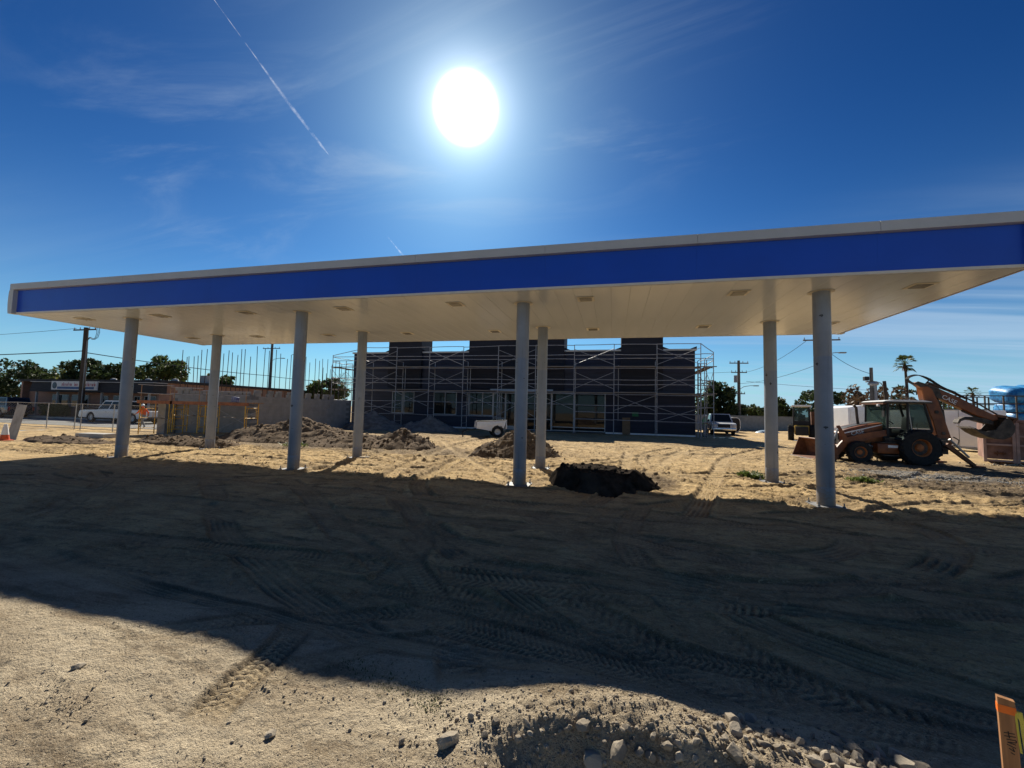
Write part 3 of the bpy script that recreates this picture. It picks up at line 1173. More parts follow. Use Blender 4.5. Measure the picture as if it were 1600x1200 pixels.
sbox('entrance_header', (-10.55, 34.86, 3.32), (-5.0, 35.015, 3.60), M_ALU)

# plywood sheet and green carton by the wall
M_PLY = mat('plywood', (0.20, 0.125, 0.07), 0.8, var=0.2, scale=3, stretch=(1, 1, 6))
M_GREEN = mat('green_paint', (0.02, 0.16, 0.06), 0.6, var=0.15)
q = BM()
box(q, (0, 0, .68), (.62, .02, 1.36))
o_ = obj('plywood_sheet', q, M_PLY)
o_.location = (1.05, 35.02, .02)
o_.rotation_euler = (rad(-6), 0, 0)
tag(o_, 'brown plywood sheet leaning on the dark wall below the right tower', 'plywood')
q = BM()
b2(q, (-.24, -.02, 0), (.24, .02, .34))
bevel(q, .006, 1)
o_ = obj('green_sign', q, M_GREEN)
o_.location = (1.75, 34.98, 1.50)
tag(o_, 'small green board fixed to the dark store wall', 'sign')

# ------------------------------------------------------------------ scaffolding in front of the store
M_TUBE = mat('scaffold_tube', (0.33, 0.33, 0.345), 0.5, 0.15, var=0.2, scale=5)
M_PLANK = mat('scaffold_plank', (0.23, 0.20, 0.165), 0.85, var=0.2, scale=4, stretch=(.2, 2, 2))
sc = thing('facade_scaffold', 'grey tube scaffold with plank decks along the dark store front', 'scaffold', (-8, 34, 0))
ox, oy = -8.0, 34.0


def sc_rod(name, p0, p1, r, m=M_TUBE, n=6):
    q = BM()
    rod(q, (p0[0] - ox, p0[1] - oy, p0[2]), (p1[0] - ox, p1[1] - oy, p1[2]), r, n)
    return obj(name, q, m, sc, True)


def sag_rail(p0, p1, r=.027):
    q = BM()
    a, b = Vector(p0), Vector(p1)
    s = RNG.uniform(-.03, .035)
    pts = [(a + (b - a) * t + Vector((0, 0, -s * 4 * t * (1 - t)))) - Vector((ox, oy, 0)) for t in (0, .25, .5, .75, 1)]
    tube(q, pts, r, 6)
    return obj('guard_rail', q, M_TUBE, sc, True)


SX = [6.40 - 3.17 * k for k in range(10)][::-1]
SYO, SYI = 33.40, 34.62
TR = .032
for i, x in enumerate(SX):
    j = RNG.uniform(-.03, .03)
    zg = Hs(x, SYO)
    sc_rod('standard', (x + j, SYO, zg), (x + j, SYO, 7.16), TR)
    sc_rod('standard', (x + j, SYI, Hs(x, SYI)), (x + j, SYI, 5.95), TR)
    x2 = x + .33
    if 0 < i < 9 and i % 2:
        sc_rod('standard', (x2, SYI - .2, 1.1), (x2, SYI - .2, 5.6), TR * .85)
    for z in (.55, 1.15, 1.75, 2.35, 2.9, 3.26, 4.0, 4.6, 5.32, 5.95):
        sc_rod('ledger', (x + j, SYO, z), (x + j, SYI, z), TR * .8)
    for y in (SYO, SYI):
        q = BM()
        zz = Hs(x, y)
        b2(q, (x + j - ox - .08, y - oy - .08, zz), (x + j - ox + .08, y - oy + .08, zz + .012))
        obj('foot_plate', q, M_TUBE, sc)
for i in range(9):
    a, b = SX[i], SX[i + 1]
    for z in (1.18, 2.34, 3.97, 4.33, 6.02, 6.34, 7.14):
        if z == 1.18 and i in (4, 5):
            continue
        sag_rail((a, SYO - .035, z + RNG.uniform(-.04, .04)), (b, SYO - .035, z + RNG.uniform(-.04, .04)))
    if i in (6, 7, 8, 0):
        sag_rail((a, SYO - .035, 1.78), (b, SYO - .035, 1.74))
    for z in (3.20, 5.26):
        sag_rail((a, SYO + .04, z), (b, SYO + .04, z + RNG.uniform(-.03, .03)), .024)
    for z in (3.31, 5.36):
        for k in range(4):
            q = BM()
            box(q, ((a + b) / 2 - ox + RNG.uniform(-.06, .06), SYO + .15 + k * .29 - oy, z + (.05 if i % 2 else 0)), (3.12 if i % 2 else 3.3, .26, .065), rot=(0, RNG.uniform(-.003, .003), RNG.uniform(-.006, .006)))
            obj('plank', q, M_PLANK, sc)

    def xbrace(z0, z1, y=SYO - .06):
        sc_rod('cross_brace', (a + .04, y, z0), (b - .04, y, z1), .019)
        sc_rod('cross_brace', (a + .04, y - .025, z1), (b - .04, y - .025, z0), .019)
    if i % 2 == 0:
        xbrace(5.55, 6.80)
        xbrace(3.62, 4.95)
    else:
        xbrace(1.95, 3.15)
    if i in (0, 8):
        xbrace(1.2, 2.25)
    if i == 4:
        xbrace(1.3, 3.0)
# end bays wrapping the two corners
for (xa, xb, tag_) in ((SX[0], -25.7, 0), (SX[-1], 7.30, 1)):
    pts = [(xb, 33.55), (xb, 35.9), (xb, 38.4)]
    if tag_ == 0:
        pts = [(xb, 33.5), (xb + .15, 35.3), (xb, 38.2)]
    for (x, y) in pts:
        sc_rod('standard', (x, y, Hs(x, y)), (x, y, 6.52 if y < 35 else 6.2), TR)
        inx = x + (0.75 if tag_ == 0 else -.62)
        sc_rod('standard', (inx, y, Hs(inx, y)), (inx, y, 5.9), TR)
        for z in (1.2, 2.3, 3.25, 4.3, 5.3, 5.9):
            sc_rod('ledger', (x, y, z), (inx, y, z), TR * .8)
    for (p, q_) in zip(pts[:-1], pts[1:]):
        for z in (1.2, 2.3, 3.9, 4.4, 5.85, 6.35):
            sag_rail((p[0], p[1], z), (q_[0], q_[1], z + RNG.uniform(-.03, .03)))
        sc_rod('cross_brace', (p[0], p[1], 3.6), (q_[0], q_[1], 5.1), .019)
        sc_rod('cross_brace', (p[0] + .03, p[1], 5.1), (q_[0] + .03, q_[1], 3.6), .019)
        for z in (3.31, 5.36):
            for k in range(2):
                q = BM()
                mx = (p[0] + q_[0]) / 2 + (.2 + k * .3) * (1 if tag_ == 0 else -1)
                box(q, (mx - ox, (p[1] + q_[1]) / 2 - oy, z), (.27, abs(q_[1] - p[1]) + .3, .045))
                obj('plank', q, M_PLANK, sc)
    for z in (1.2, 2.3, 3.95, 4.35, 6.0, 6.35, 7.0):
        sag_rail((xa, SYO, z if z < 6.9 else 7.14), (pts[0][0], pts[0][1], min(z, 6.48)))
    for z in (3.31, 5.36):
        q = BM()
        box(q, ((xa + xb) / 2 - ox, SYO + .3 - oy, z + .055), (abs(xb - xa) + .5, .27, .045))
        obj('plank', q, M_PLANK, sc)
# ------------------------------------------------------------------ block wall with starter bars, left of the store
M_CMU = mat('grey_block', (0.27, 0.265, 0.25), 0.92, var=0.12, scale=2.5, bump=0.003, bscale=60, world=True)
M_JOINT = mat('mortar_joint', (0.17, 0.165, 0.155), 0.95, var=0.1)
M_REBAR = mat('rusty_rebar', (0.075, 0.055, 0.045), 0.8, 0.3, var=0.3, scale=9)
WX, WY, WH = -20.8, 20.0, 2.2
bw = thing('block_wall', 'grey concrete block wall bristling with tall steel starter bars', 'block wall', (WX, WY, 0))
q = BM()
b2(q, (-.09, 0.10, -.35), (.09, 9.45, WH - .005))
b2(q, (-5.75, -.09, -.45), (.09, .09, WH + .08))
obj('core', q, M_JOINT, bw)


def block_mesh(l, h, d):
    q = BM()
    b2(q, (-l / 2, -d / 2, 0), (l / 2, d / 2, h))
    bevel(q, .006, 1)
    me = bpy.data.meshes.new('block')
    q.to_mesh(me)
    q.free()
    me.materials.append(M_CMU)
    return me


ME_BLK = block_mesh(.792, .196, .2)      # a pair of blocks laid as one unit seen from here
ME_END = block_mesh(.392, .196, .2)
ME_LOOSE = block_mesh(.39, .19, .19)
for r in range(12):
    z = -.2 + r * .2
    for k in range(12):
        y = .55 + .1 + k * .8 + (.2 if r % 2 else -.2)
        if y < 9.2 and z < WH - .05:
            inst('block', ME_BLK, bw, (RNG.uniform(-.003, .003), y, z), (0, 0, PI / 2))
    for k in range(7):
        x = -.3 - k * .8 - (.2 if r % 2 else -.2)
        if x > -5.6:
            inst('block', ME_BLK, bw, (x - .12, RNG.uniform(-.003, .003), z + (.08 if False else 0)), (0, 0, 0))
# pier at the wall's free end
q = BM()
b2(q, (-6.05, -.75, -.5), (-5.45, -.15, 1.78))
bevel(q, .01, 1)
obj('pier', q, M_CMU, bw)
# half-built top courses
for k in range(9):
    y = .4 + k * .85 + RNG.uniform(-.1, .1)
    if RNG.random() < .75:
        inst('loose_block', ME_LOOSE, bw, (0, y, WH - .004), (0, 0, PI / 2 + RNG.uniform(-.06, .06)))
        if RNG.random() < .45:
            inst('loose_block', ME_LOOSE, bw, (0, y + .05, WH + .187), (0, 0, PI / 2 + RNG.uniform(-.2, .2)))
for k in range(11):
    inst('loose_block', ME_LOOSE, bw, (-.3 - k * .5, 0, WH + .082), (0, 0, RNG.uniform(-.04, .04)))
for k in range(3):
    inst('loose_block', ME_LOOSE, bw, (-5.5 + k * .42, -.02, WH + .272), (0, 0, RNG.uniform(-.1, .1)))


def rebar(x, y, z0, z1, hook=False):
    q = BM()
    tx, ty = RNG.uniform(-.06, .06), RNG.uniform(-.06, .06)
    pts = [(x, y, z0), (x + tx * .4, y + ty * .4, (z0 + z1) / 2), (x + tx, y + ty, z1)]
    if hook:
        pts += [(x + tx + .12, y + ty, z1 + .04), (x + tx + .3, y + ty, z1 + .03)]
    tube(q, pts, .019, 5)
    obj('rebar', q, M_REBAR, bw)


for k in range(21):
    rebar(RNG.uniform(-.04, .04), .35 + k * .44 + RNG.uniform(-.08, .08), WH - .05, RNG.uniform(4.75, 5.25), hook=(k == 6))
for k in range(9):
    rebar(RNG.uniform(-.04, .04), 5.6 + k * .4 + RNG.uniform(-.1, .1), WH - .05, RNG.uniform(4.1, 4.6))
for k in range(17):
    rebar(-.2 - k * .33 + RNG.uniform(-.08, .08), RNG.uniform(-.04, .04), WH + .05, RNG.uniform(4.5, 5.15))

# ------------------------------------------------------------------ yellow mason scaffolds in front of that wall
M_YEL = mat('yellow_scaffold_paint', (0.66, 0.38, 0.05), 0.55, var=0.25, scale=8)
M_ORP = mat('tan_scaffold_plank', (0.33, 0.20, 0.11), 0.85, var=0.2, scale=4, stretch=(.3, 2, 2))
M_TOE = mat('rust_orange_board', (0.30, 0.115, 0.055), 0.8, var=0.25, scale=5)
MS = [(-26.75, -24.55, 'yellow frame mason scaffold with a rail post beside the walking worker', 2.75),
      (-24.25, -22.45, 'yellow frame mason scaffold before the free end pier of the block wall', 2.62),
      (-21.95, -19.25, 'yellow frame mason scaffold standing between the wall corner and the big dirt pile', 2.45)]
for (xa, xb, lab, zt) in MS:
    yb = 18.62
    gz = Hs((xa + xb) / 2, yb) - .02
    t_ = thing('mason_scaffold', lab, 'scaffold', ((xa + xb) / 2, yb, gz), 0, 'mason scaffolds along the block wall')
    hw = (xb - xa) / 2
    zd = 1.76 - gz
    for x in (-hw, hw):
        q = BM()
        for y in (-.42, .42):
            rod(q, (x, y, 0), (x, y, zd), .027, 8)
        for z in (.35, .95, 1.5):
            rod(q, (x, -.42, z), (x, .42, z), .02, 6)
        tube(q, [(x, -.30, .95), (x, -.30, 1.35), (x, -.2, 1.5)], .016, 6)
        tube(q, [(x, .30, .95), (x, .30, 1.35), (x, .2, 1.5)], .016, 6)
        tube(q, [(x + .13, -.42, .2), (x + .13, -.42, .95), (x, -.42, 1.05)], .016, 6)
        obj('frame', q, M_YEL, t_, True)
        q = BM()
        rod(q, (x, -.42, zd), (x, -.42, zt - gz), .022, 6)
        obj('rail_post', q, M_ORP, t_, True)
    for s_ in (-1, 1):
        q = BM()
        rod(q, (-hw * s_, .42, .25), (hw * s_, .42, 1.35), .014, 6)
        obj('cross_brace', q, M_TUBE, t_, True)
    for z in (zt - gz - .05, zd + .45):
        q = BM()
        tube(q, [(-hw - .25, -.44, z + .03), (0, -.44, z - .02), (hw + .25, -.44, z - .03)], .018, 6)
        obj('guard_rail', q, M_TUBE, t_, True)
    for k in range(3):
        q = BM()
        box(q, (RNG.uniform(-.1, .1), -.3 + k * .29, zd + .025), (2 * hw + .5, .26, .045), rot=(0, RNG.uniform(-.008, .008), 0))
        obj('plank', q, M_ORP, t_)
    q = BM()
    box(q, (0, -.455, zd - .05), (2 * hw + .45, .03, .17))
    obj('toe_board', q, M_TOE, t_)
    q = BM()
    box(q, (.1, -.36, .98), (1.0, .22, .04), rot=(0, .02, 0))
    obj('low_plank', q, M_PLANK, t_)
# mortar bag and blocks lying on the right scaffold
M_BAG = mat('mortar_bag_paper', (0.45, 0.46, 0.55), 0.8, var=0.35, scale=9, col2=(0.05, 0.07, 0.22))
q = BM()
bmesh.ops.create_cube(q, size=1.0, matrix=Matrix.Diagonal((.36, .22, .30, 1)))
bevel(q, .07, 3)
o_ = obj('mortar_bag', q, M_BAG, None, True, 60)
o_.location = (-20.35, 18.55, 1.967)
o_.rotation_euler = (0, .1, .3)
tag(o_, 'pale bag with blue print standing on the right mason scaffold deck', 'bag')

# ------------------------------------------------------------------ dirt piles
M_SOIL = mat('dug_brown_soil', (0.105, 0.072, 0.045), 0.97, var=0.3, scale=3.5, bump=0.03, bscale=14, spec=0.1, world=True, col2=(0.185, 0.132, 0.085))
M_SOILG = mat('dug_grey_soil', (0.17, 0.15, 0.125), 0.97, var=0.25, scale=3.0, bump=0.02, bscale=16, spec=0.1, world=True, col2=(0.25, 0.225, 0.19))
M_BLACKM = mat('black_patch_mound', (0.022, 0.019, 0.017), 0.95, var=0.3, scale=3.0, bump=0.03, bscale=14, spec=0.0, world=True, col2=(0.048, 0.040, 0.034))  # near-black tone of the added mound by the middle columns


def rock_mesh(seed, sub=2, rough=.28, flat=.75):
    q = BM()
    bmesh.ops.create_icosphere(q, subdivisions=sub, radius=1.0)
    r = random.Random(seed)
    ax = [Vector((r.uniform(-1, 1), r.uniform(-1, 1), r.uniform(-1, 1))).normalized() for _ in range(14)]
    dd = [r.uniform(.50, .85) for _ in range(14)]
    for v in q.verts:
        p = v.co.copy()
        for a, d in zip(ax, dd):       # cut facets
            e = p.dot(a) - d
            if e > 0:
                p -= a * e
        p *= 1 + r.uniform(-.025, .025)
        v.co = Vector((p.x, p.y * (.8 + rough * .3), p.z * flat))
    me = bpy.data.meshes.new('rock')
    q.to_mesh(me)
    q.free()
    return me


def with_mat(me, m, ang=40):
    me.materials.clear()
    me.materials.append(m)
    shade(me, ang)
    return me


CLOD_SRC = [rock_mesh(100 + k, 1, .3, .8) for k in range(5)]


def scatter(name, pts, m, parent=None, src=CLOD_SRC, seed=0):
    """join many small stones (x,y,z,size) into one mesh"""
    r = np.random.RandomState(seed)
    base = []
    for me in src:
        V = np.array([v.co[:] for v in me.vertices])
        F = np.array([p.vertices[:] for p in me.polygons])
        base.append((V, F))
    VV, FF = [], []
    off = 0
    for (x, y, z, s) in pts:
        V, F = base[r.randint(len(base))]
        a, b = r.uniform(0, 6.28, 2)
        ca, sa, cb, sb = math.cos(a), math.sin(a), math.cos(b), math.sin(b)
        Rz = np.array([[ca, -sa, 0], [sa, ca, 0], [0, 0, 1]])
        Rx = np.array([[1, 0, 0], [0, cb, -sb], [0, sb, cb]])
        U = (V * s * r.uniform(.7, 1.25, 3)) @ (Rz @ Rx).T + np.array([x, y, z])
        VV.append(U)
        FF.append(F + off)
        off += len(V)
    return mesh_np(name, np.concatenate(VV), np.concatenate(FF), m, parent, smooth=False)


def dirt_pile(label, c, rx, ry, h, m, seed, peaks=None, rz=0.0, clods=160, name='dirt_pile', rough=1.0, res=70):
    t_ = thing(name, label, 'dirt pile', (c[0], c[1], 0), rz)
    u = np.linspace(-1.25, 1.25, res)
    U, Vv = np.meshgrid(u, u)
    X, Y = U * rx, Vv * ry
    wob = 0.22 * fbm(X * .9 + seed, Y * .9, seed, 3)
    d = np.sqrt(U ** 2 + Vv ** 2) + wob
    peaks = peaks or [(0, 0, 1.0, .62)]
    Z = np.zeros_like(U)
    for (pu, pv, ph, pw) in peaks:
        dd = np.sqrt((U - pu) ** 2 + (Vv - pv) ** 2)
        Z = np.maximum(Z, ph * np.clip(1 - (dd / (pw * 1.7)), 0, 1) ** 1.15)
    Z = np.minimum(Z, 1.0) * h * (1 - sstep(.82, 1.12, d))
    amp = np.clip(Z / (h * .5), 0, 1) * rough
    Z = Z + amp * h * .8 * (.16 * fbm(X * 1.5, Y * 1.5, seed + 3, 3) + .10 * np.abs(fbm(X * 4.0, Y * 4.0, seed + 7, 3)) + .05 * fbm(X * 9, Y * 9, seed + 9, 2))
    cr, sr = math.cos(rz), math.sin(rz)
    wx, wy = c[0] + X * cr - Y * sr, c[1] + X * sr + Y * cr
    G = H(wx.ravel(), wy.ravel(), 1).reshape(X.shape)
    Z = G - .06 + np.maximum(Z, 0) + .06 * np.clip(Z / .06, 0, 1)
    P = np.stack([X.ravel(), Y.ravel(), Z.ravel()], 1)
    n = res
    i = np.arange((n - 1) * (n - 1))
    a = (i // (n - 1)) * n + i % (n - 1)
    F = np.stack([a, a + 1, a + 1 + n, a + n], 1)
    mesh_np('heap', P, F, m, t_)
    r = np.random.RandomState(seed)
    pts = []
    while len(pts) < clods:
        uu, vv = r.uniform(-1.1, 1.1, 2)
        if uu * uu + vv * vv > 1.15:
            continue
        iu = int((uu + 1.25) / 2.5 * (res - 1))
        iv = int((vv + 1.25) / 2.5 * (res - 1))
        s = r.choice([.015, .025, .04, .06, .11], p=[.34, .3, .22, .11, .03])
        pts.append((uu * rx, vv * ry, Z[iv, iu] + s * .25, s))
    o = scatter('clods', pts, m, t_, seed=seed)
    tag(o, kind='stuff')
    return t_


dirt_pile('tallest brown dirt pile in front of the grey block wall', (-15.7, 17.7), 4.2, 2.5, 1.12, M_SOIL, 3, [(.05, .1, 1.0, .60), (-.45, -.1, .55, .5), (.5, -.15, .6, .45)], clods=1100, res=110)
dirt_pile('long lumpy brown dirt pile beside the sandy wheel tracks', (-10.7, 16.6), 3.2, 2.1, .80, M_SOIL, 9, [(.5, .1, 1.0, .42), (-.1, -.1, .75, .5), (-.55, .2, .8, .5)], clods=1100, res=110)
dirt_pile('brown dirt heap with a pale stick, behind the middle columns', (-3.75, 15.7), 1.75, 1.3, 1.08, M_SOIL, 14, [(.12, .15, 1.0, .62), (-.45, -.2, .5, .5)], clods=700, res=90)
dirt_pile('smooth grey dirt pile by the end of the block wall', (-18.2, 29.2), 2.6, 1.9, 1.45, M_SOILG, 23, [(-.1, 0, 1.0, .65), (.5, .1, .5, .4)], clods=60, rough=.35)
dirt_pile('low grey dirt pile under the scaffold near the store window', (-14.1, 29.8), 2.6, 1.5, 1.15, M_SOILG, 29, [(.1, 0, 1.0, .6), (-.5, 0, .6, .4)], clods=80, rough=.5)
dirt_pile('low dark heap of clods beside the trench', (-17.3, 13.55), 2.6, .85, .34, M_SOIL, 35, [(0, 0, 1, .8), (-.6, 0, .8, .5), (.55, 0, .9, .5)], clods=500)
dirt_pile('low soil ridge running away from the traffic cone', (-21.6, 12.2), 2.5, .75, .26, M_SOIL, 41, [(0, 0, 1, .8), (-.6, .1, .8, .5), (.55, .1, .7, .5)], clods=160)
dirt_pile('added near-black mound right of the middle columns', (-0.25, 10.25), 1.2, 1.15, .40, M_BLACKM, 47, [(-.35, .0, 2.6, .75), (.1, .05, 2.0, .7), (.55, -.1, 1.1, .6)], clods=220, rough=.3, res=80)  # mound made up to stand in for an unexplained black patch
# pale stick on the heap
M_STICK = mat('weathered_wood', (0.42, 0.36, 0.28), 0.85, var=0.2, scale=6)
q = BM()
tube(q, [(-5.05, 14.75, .10), (-4.55, 14.9, .42), (-4.3, 14.98, .60), (-3.7, 14.95, .62)], .022, 6)
tag(obj('stick', q, M_STICK), 'thin pale stick lying up the side of the brown heap', 'stick')
# slabs and boards by the trench
for (x, y, sx_, sy2, sz, rz, lab) in ((-23.2, 14.05, 1.5, .6, .20, .1, 'pale concrete slab lying on the edge of the trench'),
                                      (-19.2, 14.6, 1.3, .3, .06, -.15, 'grey board lying across the far lip of the trench'),
                                      (-17.6, 14.75, 1.7, .22, .05, .2, 'pale plank lying beside the low heap of clods')):
    q = BM()
    b2(q, (-sx_ / 2, -sy2 / 2, 0), (sx_ / 2, sy2 / 2, sz))
    bevel(q, .01, 1)
    o_ = obj('concrete_slab' if 'slab' in lab else 'board', q, M_CONC if 'slab' in lab else M_STICK)
    o_.location = (x, y, Hs(x, y) - .01)
    o_.rotation_euler = (0, 0, rz)
    tag(o_, lab, 'slab' if 'slab' in lab else 'board')
# offcuts round the column feet
q = BM()
b2(q, (-.17, -.05, 0), (.17, .05, .07))
o_ = obj('timber_offcut', q, M_STICK)
o_.location = (-8.30, 12.72, Hs(-8.3, 12.72))
o_.rotation_euler = (0, 0, .35)
tag(o_, 'short pale timber offcut at the foot of a rear column', 'offcut')

# ------------------------------------------------------------------ temporary fence, board, cone
M_GALV = mat('fence_pipe', (0.38, 0.38, 0.37), 0.5, 0.5, var=0.15)
fn = thing('chain_link_fence', 'low temporary chain link fence along the street edge', 'fence', (-33.0, 19.8, -.25))
FX = [-43.5, -40.4, -37.4, -34.75, -34.2, -31.3, -30.6, -27.4]
for i, x in enumerate(FX):
    q = BM()
    rod(q, (x + 33, 0, -.1), (x + 33 + RNG.uniform(-.05, .05), RNG.uniform(-.03, .03), 1.74), .026, 7)
    obj('post', q, M_GALV, fn, True)
for a, b in zip(FX[:-1], FX[1:]):
    for z in (1.72, .10):
        q = BM()
        tube(q, [(a + 33, 0, z), ((a + b) / 2 + 33, 0, z - RNG.uniform(0, .03)), (b + 33, 0, z)], .02, 6)
        obj('rail', q, M_GALV, fn, True)
    q = BM()
    wd = b - a
    st_ = .16
    for k in range(int((wd + 1.6) / st_)):
        for s_ in (1, -1):
            x0 = k * st_ - 1.6 if s_ > 0 else k * st_
            pa = [x0, .1]
            pb = [x0 + s_ * 1.6, 1.7]
            # clip to the panel
            def cl(p, o2):
                if p[0] < 0:
                    f = (0 - p[0]) / (o2[0] - p[0])
                    return [0, p[1] + (o2[1] - p[1]) * f]
                if p[0] > wd:
                    f = (wd - p[0]) / (o2[0] - p[0])
                    return [wd, p[1] + (o2[1] - p[1]) * f]
                return p
            if (pa[0] < 0 and pb[0] < 0) or (pa[0] > wd and pb[0] > wd):
                continue
            A, B = cl(pa, pb), cl(pb, pa)
            rod(q, (a + 33 + A[0], 0, A[1]), (a + 33 + B[0], 0, B[1]), .0022, 3)
    tag(obj('wire_mesh', q, M_GALV, fn), kind='stuff')
q = BM()
box(q, (0, 0, .86), (.36, .03, 1.76))
bevel(q, .006, 1)
M_BOARD = mat('weathered_grey_board', (0.33, 0.32, 0.31), 0.8, var=0.25, scale=5, stretch=(1, 1, .3))
o_ = obj('leaning_board', q, M_BOARD)
o_.location = (-27.3, 13.25, -.28)
o_.rotation_euler = (rad(-4), rad(7), rad(30))
tag(o_, 'tall grey weathered board leaning out of the ground behind the cone', 'board')
M_ORANGE = mat('cone_orange', (0.62, 0.10, 0.03), 0.6, var=0.15)
M_REFL = mat('cone_white_collar', (0.75, 0.74, 0.72), 0.5, var=0.08)
cn = thing('traffic_cone', 'orange traffic cone with white collar at the left end of the soil ridge', 'cone', (-23.75, 11.35, Hs(-23.75, 11.35)))
q = BM()
b2(q, (-.19, -.19, 0), (.19, .19, .035))
bevel(q, .01, 1)
obj('base', q, M_ORANGE, cn)
q = BM()
lathe(q, [(.145, .036), (.125, .17), (.115, .235)], n=20)
obj('body', q, M_ORANGE, cn, True)
q = BM()
lathe(q, [(.116, .236), (.078, .47)], n=20)
obj('collar', q, M_REFL, cn, True)
q = BM()
lathe(q, [(.078, .471), (.048, .655), (.036, .66)], n=20)
obj('tip', q, M_REFL, cn, True)


# ------------------------------------------------------------------ people
def person(label, loc, rz, J, mats, hat, scale=1.0):
    """J: joints; one continuous skinned body with clothing colours by limb"""
    E = [('pelvis', 'waist'), ('waist', 'chest'), ('chest', 'neck'), ('neck', 'head'), ('head', 'crown'),
         ('chest', 'shL'), ('shL', 'elL'), ('elL', 'wrL'), ('wrL', 'paL'), ('chest', 'shR'), ('shR', 'elR'), ('elR', 'wrR'), ('wrR', 'paR'),
         ('pelvis', 'hiL'), ('hiL', 'knL'), ('knL', 'anL'), ('anL', 'toL'), ('pelvis', 'hiR'), ('hiR', 'knR'), ('knR', 'anR'), ('anR', 'toR')]
    RD = dict(pelvis=(.15, .12), waist=(.145, .11), chest=(.17, .12), neck=(.06, .06), head=(.085, .10), crown=(.07, .085), shL=(.075, .075), shR=(.075, .075),
              elL=(.05, .05), elR=(.05, .05), wrL=(.034, .034), wrR=(.034, .034), paL=(.04, .022), paR=(.04, .022), hiL=(.10, .10), hiR=(.10, .10), knL=(.068, .068), knR=(.068, .068),
              anL=(.05, .05), anR=(.05, .05), toL=(.045, .035), toR=(.045, .035))
    J = {k: Vector(v) for k, v in J.items()}
    for sd in 'LR':       # five fingers curling on from the palm
        pw = J['pa' + sd]
        d = (pw - J['wr' + sd]).normalized()
        side = d.cross(Vector((0, 1, 0))).normalized()
        for f, (o2, ln) in enumerate(((-.034, .062), (-.012, .075), (.010, .07), (.03, .055))):
            k = 'f%s%d' % (sd, f)
            J[k] = pw + d * ln + side * o2 + Vector((-.012, 0, 0))
            E.append(('pa' + sd, k))
            RD[k] = (.009, .009)
        k = 'f%s4' % sd
        J[k] = (pw + J['wr' + sd]) / 2 + d * .045 + side * .055
        E.append(('wr' + sd, k))
        RD[k] = (.010, .010)
    names = list(J)
    me = bpy.data.meshes.new('person_body')
    me.from_pydata([J[n][:] for n in names], [(names.index(a), names.index(b)) for a, b in E], [])
    o = bpy.data.objects.new('tmp_body', me)
    COL.objects.link(o)
    md = o.modifiers.new('skin', 'SKIN')
    for i, n in enumerate(names):
        sv = me.skin_vertices[0].data[i]
        sv.radius = RD[n]
        sv.use_root = (n == 'pelvis')
    o.modifiers.new('sub', 'SUBSURF').levels = 2
    o.modifiers['sub'].render_levels = 2
    dg = bpy.context.evaluated_depsgraph_get()
    me2 = bpy.data.meshes.new_from_object(o.evaluated_get(dg))
    bpy.data.objects.remove(o)
    for m in mats:
        me2.materials.append(m)
    shirt = {('waist', 'chest'), ('chest', 'neck'), ('chest', 'shL'), ('chest', 'shR'), ('shL', 'elL'), ('shR', 'elR'), ('pelvis', 'waist')}
    pants = {('pelvis', 'hiL'), ('pelvis', 'hiR'), ('hiL', 'knL'), ('hiR', 'knR'), ('knL', 'anL'), ('knR', 'anR')}
    boots = {('anL', 'toL'), ('anR', 'toR')}
    for p in me2.polygons:
        c = Vector(p.center)
        bd, be = 9, None
        for a, b in E:
            A, B = J[a], J[b]
            t = max(0, min(1, (c - A).dot(B - A) / (B - A).length_squared))
            dd = (c - A.lerp(B, t)).length / (max(RD[a][0], RD[b][0]) + .02)
            if dd < bd:
                bd, be = dd, (a, b)
        p.material_index = 1 if be in shirt else 2 if be in pants else 3 if be in boots else 0
        p.use_smooth = True
    th = thing('person', label, 'person', loc, rz)
    th.scale = (scale,) * 3
    bo = bpy.data.objects.new('body', me2)
    COL.objects.link(bo)
    bo.parent = th
    hc = J['crown']
    q = BM()
    lathe(q, [(.135, -.03), (.128, .0), (.115, .055), (.075, .098), (.0, .112)], (hc.x, hc.y, hc.z), 20)
    hb = obj('hard_hat', q, hat, th, True, 80)
    q = BM()
    hd = J['head']
    bmesh.ops.create_icosphere(q, subdivisions=1, radius=.018, matrix=Matrix.Translation(hd + Vector((-.10, 0, .01))))
    obj('nose', q, mats[0], th, True)
    q = BM()
    for s_ in (-1, 1):
        bmesh.ops.create_icosphere(q, subdivisions=1, radius=.012, matrix=Matrix.Translation(hd + Vector((-.088, s_ * .034, .035))))
    obj('eyes', q, M_DARK, th, True)
    return th


